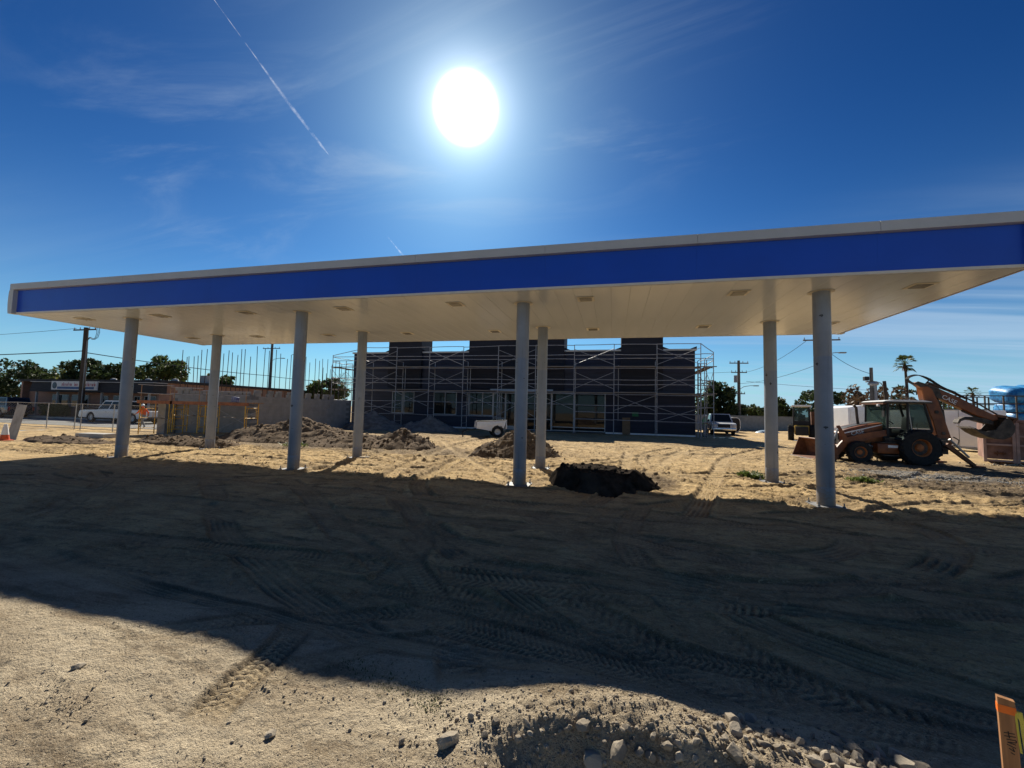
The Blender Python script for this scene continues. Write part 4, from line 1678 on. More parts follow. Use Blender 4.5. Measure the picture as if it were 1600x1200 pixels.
M_SKIN = mat('skin', (0.36, 0.20, 0.13), 0.6, var=0.08)
M_HIVIS = mat('orange_shirt', (0.85, 0.12, 0.012), 0.8, var=0.12, scale=7)
M_PANT = mat('grey_trousers', (0.22, 0.21, 0.20), 0.85, var=0.15)
M_BOOT = mat('dark_boots', (0.03, 0.025, 0.02), 0.7, var=0.2)
M_LIME = mat('pale_green_shirt', (0.22, 0.42, 0.22), 0.8, var=0.12)
M_HATW = mat('white_hard_hat', (0.75, 0.75, 0.72), 0.4, var=0.05)
WALK = dict(pelvis=(0, 0, .93), waist=(-.02, 0, 1.10), chest=(-.06, 0, 1.34), neck=(-.09, 0, 1.47), head=(-.12, 0, 1.57), crown=(-.13, 0, 1.66),
            shL=(-.06, -.20, 1.38), elL=(-.20, -.27, 1.12), wrL=(-.40, -.24, 1.02), paL=(-.47, -.235, 1.0), shR=(-.05, .20, 1.38), elR=(.12, .26, 1.12), wrR=(.06, .25, .87), paR=(.04, .25, .80),
            hiL=(0, -.10, .88), knL=(.06, -.11, .49), anL=(.27, -.11, .12), toL=(.16, -.11, .045), hiR=(0, .10, .88), knR=(-.18, .11, .52), anR=(-.30, .11, .10), toR=(-.45, .11, .045))
person('worker in a bright orange shirt and grey trousers walking past the white truck', (-34.0, 23.4, -.236), rad(10), WALK, [M_SKIN, M_HIVIS, M_PANT, M_BOOT], M_HATW)
STAND = dict(pelvis=(0, 0, .95), waist=(0, 0, 1.12), chest=(-.02, 0, 1.36), neck=(-.03, 0, 1.5), head=(-.05, 0, 1.6), crown=(-.05, 0, 1.69),
             shL=(0, -.20, 1.40), elL=(-.03, -.27, 1.13), wrL=(-.20, -.22, 1.04), paL=(-.27, -.21, 1.04), shR=(0, .20, 1.40), elR=(0, .26, 1.13), wrR=(-.22, .24, 1.10), paR=(-.29, .24, 1.11),
             hiL=(0, -.10, .9), knL=(-.04, -.12, .5), anL=(0, -.13, .1), toL=(-.15, -.15, .045), hiR=(0, .10, .9), knR=(-.02, .12, .5), anR=(.05, .13, .1), toR=(-.1, .15, .045))
person('worker in a pale green shirt standing under the right end of the scaffold', (6.92, 35.0, Hs(6.92, 35.0)), rad(150), STAND, [M_SKIN, M_LIME, M_PANT, M_BOOT], M_HATW)
# ------------------------------------------------------------------ street vehicles
M_TYRE = mat('tyre_rubber', (0.018, 0.018, 0.018), 0.85, var=0.3, scale=10)
M_RIM = mat('steel_rim', (0.40, 0.40, 0.41), 0.4, 0.6, var=0.1)
M_VGL = glass_mat('vehicle_glass', (0.012, 0.015, 0.018), 0.9, 0.03)
M_WPAINT = mat('white_car_paint', (0.66, 0.67, 0.68), 0.32, var=0.05, spec=0.5, coat=0.4)
M_NPAINT = mat('navy_car_paint', (0.010, 0.013, 0.030), 0.28, var=0.1, spec=0.5, coat=0.5)
M_CHROME = mat('chrome', (0.55, 0.55, 0.55), 0.2, 0.9, var=0.05)
M_BLKP = mat('black_plastic', (0.02, 0.02, 0.021), 0.6, var=0.2)
M_DIRTY = mat('dirty_dark_steel', (0.045, 0.040, 0.036), 0.65, 0.2, var=0.35, scale=5, col2=(0.11, 0.085, 0.065))
M_RED = mat('tail_lamp_red', (0.35, 0.02, 0.02), 0.3, var=0.1)
M_AMB = mat('head_lamp', (0.6, 0.6, 0.58), 0.15, var=0.1)


def wheel(parent, x, y, z, r, w, rimr, m_rim=None, lugs=0, side=-1):
    t_ = bpy.data.objects.new('wheel', None)
    t_.empty_display_size = .2
    COL.objects.link(t_)
    t_.parent = parent
    t_.location = (x, y, z)
    q = BM()
    h = w / 2
    lathe(q, [(rimr, -h * .8), (rimr + (r - rimr) * .5, -h), (r * .94, -h * .92), (r, -h * .6), (r, h * .6), (r * .94, h * .92), (rimr + (r - rimr) * .5, h), (rimr, h * .8)], n=36, axis='y', caps=False)
    for k in range(lugs):
        a = 2 * PI * k / lugs
        for s_ in (-1, 1):
            aa = a + (PI / lugs if s_ > 0 else 0)
            m = Matrix.Rotation(-aa, 4, 'Y') @ Matrix.Translation((0, s_ * h * .48, r * .995)) @ Matrix.Rotation(s_ * .55, 4, 'Z') @ Matrix.Diagonal((r * .085, h * 1.05, r * .07, 1))
            bmesh.ops.create_cube(q, size=1, matrix=m)
    obj('tyre', q, M_TYRE, t_, True, 50)
    q = BM()
    lathe(q, [(rimr, -h * .82), (rimr * .92, -h * .72), (rimr * .86, -h * .3), (rimr * .45, -h * .22), (rimr * .38, -h * .5), (rimr * .16, -h * .55), (0.001, -h * .55)], n=28, axis='y', caps=False)
    lathe(q, [(rimr, h * .82), (rimr * .92, h * .72), (rimr * .86, h * .3), (rimr * .45, h * .22), (rimr * .38, h * .5), (rimr * .16, h * .55), (0.001, h * .55)], n=28, axis='y', caps=False)
    for k in range(8):
        a = 2 * PI * k / 8
        for s_ in (-1, 1):
            rod(q, (rimr * .28 * math.cos(a), s_ * h * .5, rimr * .28 * math.sin(a)), (rimr * .28 * math.cos(a), s_ * h * .62, rimr * .28 * math.sin(a)), rimr * .05, 6)
    rim_ = obj('rim', q, m_rim or M_RIM, t_, True, 30)
    if lugs:
        for s_ in (-1, 1):
            q = BM()
            lathe(q, [(rimr * .84, s_ * h * .31), (rimr * .80, s_ * h * .34), (rimr * .50, s_ * h * .26), (rimr * .46, s_ * h * .24)], n=28, axis='y', caps=False)
            obj('dish_shade_ring', q, M_DIRTY, rim_, True)  # dark ring laid in the rim's dish to imitate its shading
    return t_


def loft_cab(q, base, top, z0, z1):
    """four sided tapered cab: base/top = (x0,x1,halfwidth)"""
    A = [q.verts.new(p) for p in ((base[0], -base[2], z0), (base[1], -base[2], z0), (base[1], base[2], z0), (base[0], base[2], z0))]
    B = [q.verts.new(p) for p in ((top[0], -top[2], z1), (top[1], -top[2], z1), (top[1], top[2], z1), (top[0], top[2], z1))]
    q.faces.new(A[::-1])
    q.faces.new(B)
    for i in range(4):
        q.faces.new((A[i], A[(i + 1) % 4], B[(i + 1) % 4], B[i]))


def pane4(q, P, off):
    """thin pane from four points, pushed out along its normal"""
    P = [Vector(p) for p in P]
    n = (P[1] - P[0]).cross(P[3] - P[0]).normalized()
    c = sum(P, Vector()) / 4
    P = [c + (p - c) for p in P]
    A = [q.verts.new(p + n * off) for p in P]
    B = [q.verts.new(p - n * .01) for p in P]
    q.faces.new(A)
    q.faces.new(B[::-1])
    for i in range(4):
        q.faces.new((A[i], B[i], B[(i + 1) % 4], A[(i + 1) % 4]))


def pickup(label, loc, rz, paint, L=5.6, Wd=1.95, Ht=1.85, group=None, suv=False, cab0=None, cab1=None, wr=.39):
    """front at -x"""
    t_ = thing('parked_suv' if suv else 'pickup_truck', label, 'car' if suv else 'truck', loc, rz, group)
    hw = Wd / 2
    zb, zh, zs = .42, 1.08, 1.12
    fx, rx = -L / 2, L / 2
    c0 = cab0 if cab0 is not None else fx + L * .27
    c1 = cab1 if cab1 is not None else (rx - .25 if suv else fx + L * .66)
    prof = [(fx, zb + .12), (fx + .02, zh - .2), (fx + .12, zh - .06), (fx + .5, zh), (c0 + .05, zs), (c1, zs), (rx - .05, zs), (rx, zs - .05), (rx, zb + .08), (rx - .1, zb)]
    # wheel arches cut into the sill line
    for wx in (rx - L * .21, fx + L * .18):
        for k in range(9):
            a = PI * k / 8
            prof.append((wx + (wr + .07) * math.cos(a), max(zb, .40 + (wr + .07) * math.sin(a))))
    prof.append((fx + .08, zb))
    q = BM()
    prism(q, prof, -hw, hw)
    bevel(q, .035, 2, 50)
    obj('body', q, paint, t_, True, 40)
    q = BM()
    bx = (c0, c1, hw - .03)
    tx = (c0 + (Ht - zs) * .85, c1 - (.35 if suv else .12), hw - .20)
    loft_cab(q, bx, tx, zs - .02, Ht)
    bevel(q, .05, 2, 30)
    cab = obj('cab', q, paint, t_, True, 40)

    def lerp3(u, v, s_):
        """u along the cab (0..1), v up (0..1) on side s_"""
        x = (bx[0] + (bx[1] - bx[0]) * u) * (1 - v) + (tx[0] + (tx[1] - tx[0]) * u) * v
        y = s_ * (bx[2] * (1 - v) + tx[2] * v)
        return (x, y, (zs - .02) * (1 - v) + Ht * v)
    nwin = 3 if suv else 2
    for s_ in (-1, 1):
        for k in range(nwin):
            u0, u1 = .05 + .92 * k / nwin, .05 + .92 * (k + 1) / nwin - .05
            P = [lerp3(u0, .12, s_), lerp3(u1, .12, s_), lerp3(u1, .88, s_), lerp3(u0, .88, s_)]
            q = BM()
            pane4(q, P if s_ < 0 else P[::-1], .012)
            obj('side_window', q, M_VGL, cab)
        q = BM()
        box(q, (c0 + .25, s_ * (hw + .10), zs + .12), (.10, .20, .16))
        bevel(q, .03, 2)
        obj('mirror', q, M_BLKP, cab, True)
        q = BM()
        box(q, (rx - .03, s_ * (hw - .10), zs - .22), (.08, .16, .36))
        bevel(q, .02, 2)
        obj('tail_lamp', q, M_RED, t_, True)
        q = BM()
        box(q, (fx + .05, s_ * (hw - .22), zh - .22), (.10, .34, .18))
        bevel(q, .03, 2)
        obj('head_lamp', q, M_AMB, t_, True)
        for k in range(2):
            q = BM()
            box(q, (c0 + (c1 - c0) * (.42 + .45 * k), s_ * (hw + .012), zs - .18), (.18, .03, .035))
            obj('door_handle', q, M_CHROME, t_)
    for (xa, xb, nm) in ((bx[0], tx[0], 'windscreen'), (bx[1], tx[1], 'rear_window')):
        q = BM()
        P = []
        for (v, s_) in ((.10, -1), (.10, 1), (.90, 1), (.90, -1)):
            P.append((xa * (1 - v) + xb * v, s_ * (bx[2] * (1 - v) + tx[2] * v - .10), (zs - .02) * (1 - v) + Ht * v))
        pane4(q, P[::-1] if nm == 'windscreen' else P, .012)
        obj(nm, q, M_VGL, cab)
    q = BM()
    box(q, (fx + .0, 0, zb + .12), (.16, Wd - .06, .22))
    bevel(q, .04, 2)
    obj('front_bumper', q, M_CHROME if not suv else paint, t_, True)
    q = BM()
    box(q, (rx + .05, 0, zb + .08), (.16, Wd - .1, .18))
    bevel(q, .04, 2)
    obj('rear_bumper', q, M_BLKP, t_, True)
    q = BM()
    box(q, (fx + .03, 0, zh - .25), (.08, Wd * .5, .28))
    bevel(q, .02, 1)
    obj('grille', q, M_BLKP, t_)
    q = BM()
    box(q, (rx + .135, .0, zb + .12), (.01, .32, .16))
    obj('number_plate', q, M_HATW, t_)
    if not suv:
        q = BM()
        b2(q, (c1 + .08, -hw + .12, zs - .03), (rx - .12, hw - .12, zs + .004))
        obj('bed_opening', q, M_BLKP, t_)
        q = BM()
        box(q, (rx + .012, 0, zs - .26), (.03, Wd - .50, .44))
        bevel(q, .012, 1)
        tg = obj('tailgate', q, paint, t_, True)
        q = BM()
        box(q, (rx + .035, 0, zs - .14), (.02, .22, .07))
        obj('handle', q, M_BLKP, tg)
    for wx in (rx - L * .21, fx + L * .18):
        for s_ in (-1, 1):
            wheel(t_, wx, s_ * (hw - .13), wr, wr, .25, wr * .6)
    q = BM()
    b2(q, (fx + .3, -hw + .28, .26), (rx - .3, hw - .28, zb + .02))
    obj('chassis', q, M_BLKP, t_)
    return t_


pickup('long white work truck parked on the street behind the fence', (-43.2, 28.2, -.236), 0, M_WPAINT, 8.2, 2.05, 1.98, cab0=-1.95, cab1=.95, wr=.45)
pickup('dark navy vehicle parked on the street beside the clipped hedge', (-61.6, 29.0, -.236), 0, M_NPAINT, 6.0, 2.0, 2.05, suv=True, cab0=-1.4)
pickup('white pickup truck seen from behind, parked past the store corner', (9.75, 42.6, 0.0), rad(-95) + PI, M_WPAINT, 5.4, 1.98, 1.9)

# white pickup bed standing on its own by the store entrance
tb = thing('truck_bed', 'white open pickup bed on wheels before the store entrance', 'truck bed', (-7.75, 25.9, 0.0), rad(24))
q = BM()
prof = [(-.95, .55), (-1.0, .62), (-.95, 1.02), (.92, 1.12), (.95, .55), (.72, .5)]
for k in range(7):
    a = PI * k / 6
    prof.append((.36 + .42 * math.cos(a), .36 + .42 * math.sin(a) * 1.0))
prof.append((-.10, .42))
for s_ in (-1, 1):
    q2_ = BM()
    prism(q2_, prof, s_ * .78 - .05, s_ * .78 + .05)
    bevel(q2_, .02, 2, 50)
    obj('side_panel', q2_, M_WPAINT, tb, True, 40)
    wheel(tb, .36, s_ * .66, .36, .36, .22, .2)
    q2_ = BM()
    b2(q2_, (-.93, s_ * .78 - .07, 1.03), (.9, s_ * .78 + .07, 1.07))
    o_ = obj('rail_cap', q2_, M_BLKP, tb)
    o_.rotation_euler = (0, rad(-2.9), 0)
b2(q, (-.9, -.72, .55), (.9, .72, .62))
obj('bed_floor', q, M_BLKP, tb)
q = BM()
b2(q, (.90, -.725, .60), (.95, .725, 1.08))
obj('tailgate', q, M_WPAINT, tb)
q = BM()
b2(q, (-.95, -.725, .60), (-.90, .725, 1.0))
obj('headboard', q, M_WPAINT, tb)
q = BM()
tube(q, [(-.95, 0, .5), (-1.5, 0, .42), (-1.85, 0, .28)], .04, 6)
rod(q, (-1.8, 0, .3), (-1.8, 0, 0), .03, 6)
obj('drawbar', q, M_BLKP, tb, True)

# ------------------------------------------------------------------ backhoe loader (front towards -x, near side y=0)
M_CASEO = mat('construction_orange', (0.155, 0.040, 0.011), 0.5, var=0.3, scale=2.2, spec=0.4, col2=(0.26, 0.078, 0.017))

M_DIRTY = mat('dirty_dark_steel', (0.045, 0.040, 0.036), 0.65, 0.2, var=0.35, scale=5, col2=(0.11, 0.085, 0.065))
M_RUST = mat('worn_brown_steel', (0.15, 0.062, 0.030), 0.7, 0.1, var=0.35, scale=4)
M_BRIGHT = mat('worn_bright_steel', (0.45, 0.43, 0.40), 0.45, 0.6, var=0.2, scale=6)
M_CABGL = glass_mat('cab_glass', (0.05, 0.075, 0.065), 0.42, 0.05)
M_DECAL = mat('white_decal', (0.72, 0.72, 0.70), 0.5, var=0.1, scale=12)
M_HOSE = mat('hydraulic_hose', (0.02, 0.02, 0.02), 0.6, var=0.2)
BHX, BHY = 11.65, 19.39
bh = thing('backhoe_loader', 'orange backhoe loader with raised folded boom beside the brown skip', 'backhoe', (BHX, BHY, 0.0), rad(4))


def part(name, bm, m, parent=bh, smooth=False, ang=35):
    return obj(name, bm, m, parent, smooth, ang)


M_RIMO = mat('orange_rim', (0.36, 0.12, 0.035), 0.6, var=0.3, scale=5)
wheel(bh, 0.0, .24, .68, .69, .48, .34, M_RIMO, 22)
wheel(bh, 0.0, 1.96, .68, .69, .48, .34, M_RIMO, 22)
wheel(bh, -2.04, .27, .42, .43, .30, .23, M_RIMO, 18)
wheel(bh, -2.04, 1.93, .42, .43, .30, .23, M_RIMO, 18)
q = BM()
b2(q, (-2.55, .62, .42), (1.1, 1.58, .86))
b2(q, (-2.2, .35, .36), (-1.9, 1.85, .52))
b2(q, (-.25, .45, .5), (.25, 1.75, .85))
part('chassis', q, M_DIRTY)
# hood
q = BM()
prism(q, [(-2.50, .66), (-2.52, 1.16), (-2.40, 1.28), (-2.1, 1.38), (-1.55, 1.53), (-.98, 1.62), (-.98, .86)], .58, 1.62)
bevel(q, .05, 2, 30)
hood = part('hood', q, M_CASEO, bh, True)
q = BM()
prism(q, [(-2.46, 1.255), (-2.1, 1.40), (-1.55, 1.55), (-1.0, 1.645), (-1.0, 1.61), (-1.55, 1.515), (-2.1, 1.365), (-2.44, 1.22)], .80, 1.40)
obj('hood_top_panel', q, M_BLKP, hood)
q = BM()
b2(q, (-2.535, .72, .74), (-2.50, 1.48, 1.12))
obj('grille', q, M_BLKP, hood)
for k in range(5):
    q = BM()
    b2(q, (-1.72 + k * .07, .566, 1.0), (-1.69 + k * .07, .582, 1.22))
    obj('louvre', q, M_BLKP, hood)
q = BM()
prism(q, [(-2.42, 1.17), (-1.0, 1.555), (-1.0, 1.52), (-2.42, 1.12)], .568, .582)
obj('stripe', q, M_DECAL, hood)
tm = text_mesh('CASE', .21, .003)
tm.materials.append(M_DECAL)
o_ = inst('lettering', tm, hood, (-2.12, .566, 1.06), (rad(90), rad(-14), 0), (1.0, 1.0, 1.0))
tm2 = text_mesh('SM', .10, .003)
tm2.materials.append(M_DECAL)
inst('lettering', tm2, hood, (-2.10, .566, .93), (rad(90), rad(-14), 0))
# exhaust
q = BM()
tube(q, [(-1.62, 1.0, 1.45), (-1.66, 1.0, 1.9), (-1.68, 1.0, 2.22), (-1.78, 1.0, 2.33)], .05, 10)
part('exhaust', q, M_DIRTY, bh, True)
# cab: posts, roof, glass, seat, steering wheel
cabx0, cabx1, cy0_, cy1_ = -.98, .52, .36, 1.66
cabE = bpy.data.objects.new('cab', None)
COL.objects.link(cabE)
cabE.parent = bh
q = BM()
prism(q, [(cabx0 - .12, 2.42), (cabx0 - .12, 2.475), (cabx1 + .12, 2.475), (cabx1 + .12, 2.42)], cy0_ - .05, cy1_ + .05)
bevel(q, .03, 2, 30)
obj('roof', q, M_DIRTY, cabE, True)
q = BM()
prism(q, [(cabx0 - .10, 2.476), (cabx0 - .02, 2.51), (cabx0 + .3, 2.55), (cabx1 - .2, 2.545), (cabx1 + .08, 2.50), (cabx1 + .10, 2.476)], cy0_ - .03, cy1_ + .03)
bevel(q, .025, 2, 30)
obj('roof_panel', q, M_DECAL, cabE)
q = BM()
b2(q, (cabx0 - .14, cy0_ - .06, 2.36), (cabx0 - .02, cy1_ + .06, 2.418))
obj('roof_visor', q, M_RUST, cabE)
PST = [((-.96, 1.18), (-.92, 2.42)), ((-.26, 1.0), (-.22, 2.42)), ((.60, 1.36), (.34, 2.42))]
for y in (cy0_, cy1_):
    for (p0, p1) in PST:
        q = BM()
        rod(q, (p0[0], y, p0[1]), (p1[0], y, p1[1]), .042, 8)
        obj('post', q, M_BLKP, cabE, True)
    q = BM()
    tube(q, [(-.15, y, 1.05), (-.12, y - .02 if y < 1 else y + .02, 1.35), (-.18, y, 2.0), (-.20, y, 2.4)], .02, 6)
    obj('grab_rail', q, M_BRIGHT, cabE, True)
    q = BM()
    P = [(-.17, y, 1.42), (.55, y, 1.42), (.33, y, 2.38), (-.17, y, 2.38)]
    pane4(q, P, .006)
    obj('rear_side_glass', q, M_CABGL, cabE)
    q = BM()
    prism(q, [(-.18, 1.02), (.62, 1.30), (.56, 1.40), (-.18, 1.40)], y - .03, y + .03)
    obj('rear_side_panel', q, M_BLKP, cabE)
q = BM()
pane4(q, [(-.97, cy1_ - .05, 1.25), (-.97, cy0_ + .05, 1.25), (-.93, cy0_ + .05, 2.40), (-.93, cy1_ - .05, 2.40)], .006)
obj('windscreen', q, M_CABGL, cabE)
q = BM()
P = [(cabx1 + .06, cy0_ + .05, 1.45), (cabx1 + .06, cy1_ - .05, 1.45), (.36, cy1_ - .05, 2.38), (.36, cy0_ + .05, 2.38)]
pane4(q, P, .006)
obj('rear_glass', q, M_CABGL, cabE)
q = BM()
P = [(-.90, cy1_, 1.2), (-.28, cy1_, 1.2), (-.28, cy1_, 2.38), (-.88, cy1_, 2.38)]
pane4(q, P, .006)
obj('far_door_glass', q, M_CABGL, cabE)
q = BM()
b2(q, (-1.0, .45, .84), (.5, 1.6, 1.0))
obj('cab_floor', q, M_DIRTY, cabE)
q = BM()
box(q, (-.05, 1.0, 1.28), (.42, .48, .16))
box(q, (.17, 1.0, 1.58), (.14, .46, .6), rot=(0, .12, 0))
bevel(q, .04, 2)
obj('seat', q, M_BLKP, cabE, True)
q = BM()
rod(q, (-.74, 1.0, 1.0), (-.60, 1.0, 1.62), .035, 8)
b2(q, (-.96, .6, 1.0), (-.74, 1.4, 1.42))
obj('steering_column', q, M_BLKP, cabE, True)
q = BM()
m = Matrix.Translation((-.56, 1.0, 1.66)) @ Matrix.Rotation(rad(-62), 4, 'Y')
pts = [m @ Vector((0.0, .19 * math.cos(a), .19 * math.sin(a))) for a in [2 * PI * k / 16 for k in range(17)]]
tube(q, pts, .016, 6)
obj('steering_wheel', q, M_BLKP, cabE, True)
for k, (x, y) in enumerate(((-.08, .55), (.02, .60), (.3, .62))):
    q = BM()
    rod(q, (x, y, 1.0), (x - .05, y, 1.55), .012, 6)
    bmesh.ops.create_icosphere(q, subdivisions=1, radius=.03, matrix=Matrix.Translation((x - .05, y, 1.57)))
    obj('lever', q, M_BRIGHT, cabE, True)
for y in (.55, 1.47):
    q = BM()
    box(q, (cabx0 - .16, y, 2.32), (.08, .14, .10))
    bevel(q, .02, 1)
    obj('work_lamp', q, M_AMB, cabE, True)
q = BM()
tube(q, [(-.95, .34, 2.3), (-1.18, .2, 2.28), (-1.2, .18, 2.1)], .012, 5)
box(q, (-1.2, .17, 1.98), (.03, .14, .24))
obj('mirror', q, M_BLKP, cabE, True)
# fenders, step, tank
for y0, y1 in ((.02, .50), (1.70, 2.18)):
    q = BM()
    ro, ri = .80, .755
    prof = [(ro * math.cos(a), .62 + ro * math.sin(a) * .82) for a in [PI * (.10 + .72 * k / 10) for k in range(11)]]
    prof += [(ri * math.cos(a), .62 + ri * math.sin(a) * .80) for a in [PI * (.10 + .72 * k / 10) for k in range(10, -1, -1)]]
    prism(q, prof, y0, y1)
    part('fender', q, M_BLKP, bh, True)
q = BM()
b2(q, (-1.42, .20, .40), (-.66, .58, .80))
bevel(q, .04, 2)
tank = part('fuel_tank', q, M_CASEO, bh, True)
q = BM()
b2(q, (-1.06, .190, .64), (-.72, .199, .74))
obj('decal', q, M_DECAL, tank)
q = BM()
b2(q, (-1.3, .08, .32), (-.75, .36, .36))
part('step', q, M_DIRTY)
q = BM()
b2(q, (-1.3, .14, .82), (-.8, .5, .85))
part('step', q, M_DIRTY)
# loader arms: two lift arms along the hood, bell cranks, bucket
for y, sd in ((.42, -1), (1.70, 1)):
    q = BM()
    prism(q, [(-.98, 1.10), (-.98, 1.34), (-1.6, 1.22), (-2.42, .98), (-2.62, .78), (-2.95, .34), (-3.0, .16), (-2.82, .14), (-2.48, .56), (-2.2, .74), (-1.5, .98)], y - .05, y + .05)
    arm = part('loader_arm', q, M_CASEO, bh)
    q = BM()
    prism(q, [(-2.80, 1.44), (-2.70, 1.47), (-2.40, .93), (-2.44, .80), (-2.56, .80), (-2.60, .92)], y - .13, y - .06)
    obj('bell_crank', q, M_CASEO, arm)
    q = BM()
    rod(q, (-2.72, y - .095, 1.38), (-3.02, y - .095, .62), .035, 8)
    obj('tilt_link', q, M_BRIGHT, arm, True)
    q = BM()
    rod(q, (-1.35, y + .1, .62), (-2.0, y + .1, .80), .055, 10)
    rod(q, (-2.0, y + .1, .80), (-2.38, y + .1, .92), .03, 8)
    obj('lift_cylinder', q, M_BRIGHT, arm, True)
q = BM()
rod(q, (-2.60, .47, .62), (-2.60, 1.65, .62), .06, 10)
part('arm_cross_tube', q, M_CASEO, bh, True)
q = BM()
bk = [(-3.62, .03), (-3.05, .05), (-2.94, .20), (-2.96, .52), (-3.08, .78), (-3.30, .90), (-3.33, .87), (-3.12, .74), (-3.02, .50), (-3.0, .24), (-3.08, .11), (-3.60, .07)]
prism(q, bk, -.04, 2.24)
bucket = part('loader_bucket', q, M_RUST, bh)
for y in (-.05, 2.22):
    q = BM()
    prism(q, [(-3.60, .05), (-3.05, .06), (-2.95, .20), (-2.97, .52), (-3.09, .77), (-3.30, .89)], y - .012, y + .03)
    obj('bucket_side', q, M_RUST, bucket)
q = BM()
b2(q, (-3.68, -.06, .02), (-3.55, 2.26, .055))
obj('cutting_edge', q, M_BRIGHT, bucket)
# swing frame, stabilisers
q = BM()
b2(q, (.80, .42, .48), (1.12, 1.78, .98))
b2(q, (1.12, .78, .42), (1.42, 1.22, 1.05))
part('swing_frame', q, M_DIRTY)
for y, fy in ((.40, .10), (1.80, 2.1)):
    q = BM()
    a_, b_ = Vector((.95, y, .84)), Vector((1.86, fy, .06))
    d = b_ - a_
    n_ = Vector((-d.z, 0, d.x)).normalized() * .075
    for s_ in (0,):
        prism(q, [(a_.x + n_.x, a_.z + n_.z), (a_.x - n_.x, a_.z - n_.z), (b_.x - n_.x * .7, b_.z - n_.z * .7), (b_.x + n_.x * .7, b_.z + n_.z * .7)], (y + fy) / 2 - .06, (y + fy) / 2 + .06)
    sb_ = part('stabiliser_leg', q, M_RUST, bh)
    q = BM()
    rod(q, (1.0, (y + fy) / 2 - .1, 1.05), (1.62, (y + fy) / 2 - .1, .38), .04, 8)
    obj('cylinder', q, M_BRIGHT, sb_, True)
    q = BM()
    box(q, (1.90, (y + fy) / 2, .035), (.42, .36, .06))
    bevel(q, .015, 1)
    obj('pad', q, M_RUST, sb_)
# boom leaning back over the cab
BY = 1.0
q = BM()
prism(q, [(1.18, .66), (1.50, .62), (1.66, .88), (1.38, 1.9), (1.20, 2.55), (1.00, 3.05), (.82, 3.16), (.62, 3.12), (.70, 2.6), (.98, 1.75), (1.12, 1.1)], BY - .15, BY + .15)
bevel(q, .02, 1)
boom = part('boom', q, M_CASEO, bh)
for z, x in ((1.25, 1.33), (2.1, 1.12)):
    q = BM()
    rod(q, (x, BY - .17, z), (x, BY + .17, z), .07, 12)
    obj('boss', q, M_DIRTY, boom, True)
q = BM()
tube(q, [(1.50, BY - .20, .75), (1.75, BY - .22, .80), (1.80, BY - .22, 1.0), (1.62, BY - .2, 1.12)], .022, 6)
obj('base_hose', q, M_HOSE, boom, True)
q = BM()
rod(q, (1.52, BY + .0, 1.0), (1.42, BY, 2.2), .06, 10)
rod(q, (1.42, BY, 2.2), (1.20, BY, 2.86), .035, 8)
obj('boom_cylinder', q, M_DIRTY, boom, True)
# dipper
q = BM()
prism(q, [(.42, 3.26), (.52, 3.33), (.95, 3.20), (1.22, 3.08), (1.95, 2.72), (2.70, 2.26), (3.22, 1.98), (3.26, 1.86), (3.08, 1.80), (2.55, 1.98), (1.98, 2.28), (1.35, 2.62), (.90, 2.90), (.60, 3.10)], BY - .12, BY + .12)
bevel(q, .02, 1)
dip = part('dipper', q, M_CASEO, bh)
q = BM()
prism(q, [(.40, 3.27), (.52, 3.345), (1.22, 3.10), (1.30, 2.98), (.9, 2.98), (.58, 3.12)], BY - .135, BY - .121)
prism(q, [(1.26, 3.04), (1.12, 3.02), (.80, 2.92), (1.25, 2.64), (1.38, 2.62)], BY - .135, BY - .121)
obj('dark_side_plate', q, M_DIRTY, dip)
tm = text_mesh('CASE', .24, .003)
tm.materials.append(M_DECAL)
inst('lettering', tm, dip, (1.32, BY - .125, 2.68), (rad(90), rad(28.5), 0))
q = BM()
rod(q, (.95, BY, 3.30), (1.9, BY, 2.90), .055, 10)
rod(q, (1.9, BY, 2.90), (2.75, BY, 2.44), .032, 8)
rod(q, (2.70, BY, 2.46), (3.30, BY, 2.06), .03, 8)
obj('bucket_cylinder', q, M_DIRTY, dip, True)
for k, dy in enumerate((-.08, -.03, .03, .08)):
    q = BM()
    pts = [(.75, BY + dy, 3.0), (.48, BY + dy, 3.22), (.30, BY + dy, 3.33), (.22, BY + dy, 3.44), (.36, BY + dy, 3.55 + .01 * k), (.64, BY + dy, 3.59 + .012 * k), (.98, BY + dy, 3.46), (1.35, BY + dy, 3.18 + .01 * k), (1.8, BY + dy, 2.93), (2.3, BY + dy, 2.66)]
    pp = [Vector(p) for p in pts]
    sm = []
    for i in range(len(pp) - 1):
        for tt in (0, .34, .67):
            p0 = pp[max(0, i - 1)]
            p1, p2_ = pp[i], pp[i + 1]
            p3 = pp[min(len(pp) - 1, i + 2)]
            sm.append(.5 * ((2 * p1) + (p2_ - p0) * tt + (2 * p0 - 5 * p1 + 4 * p2_ - p3) * tt * tt + (3 * p1 - p0 - 3 * p2_ + p3) * tt ** 3))
    sm.append(pp[-1])
    tube(q, sm, .017, 6)
    obj('hose', q, M_HOSE, dip, True)
q = BM()
rod(q, (.98, BY - .11, 3.46), (.92, BY + .11, 3.22), .025, 6)
obj('hose_clamp', q, M_DIRTY, dip, True)
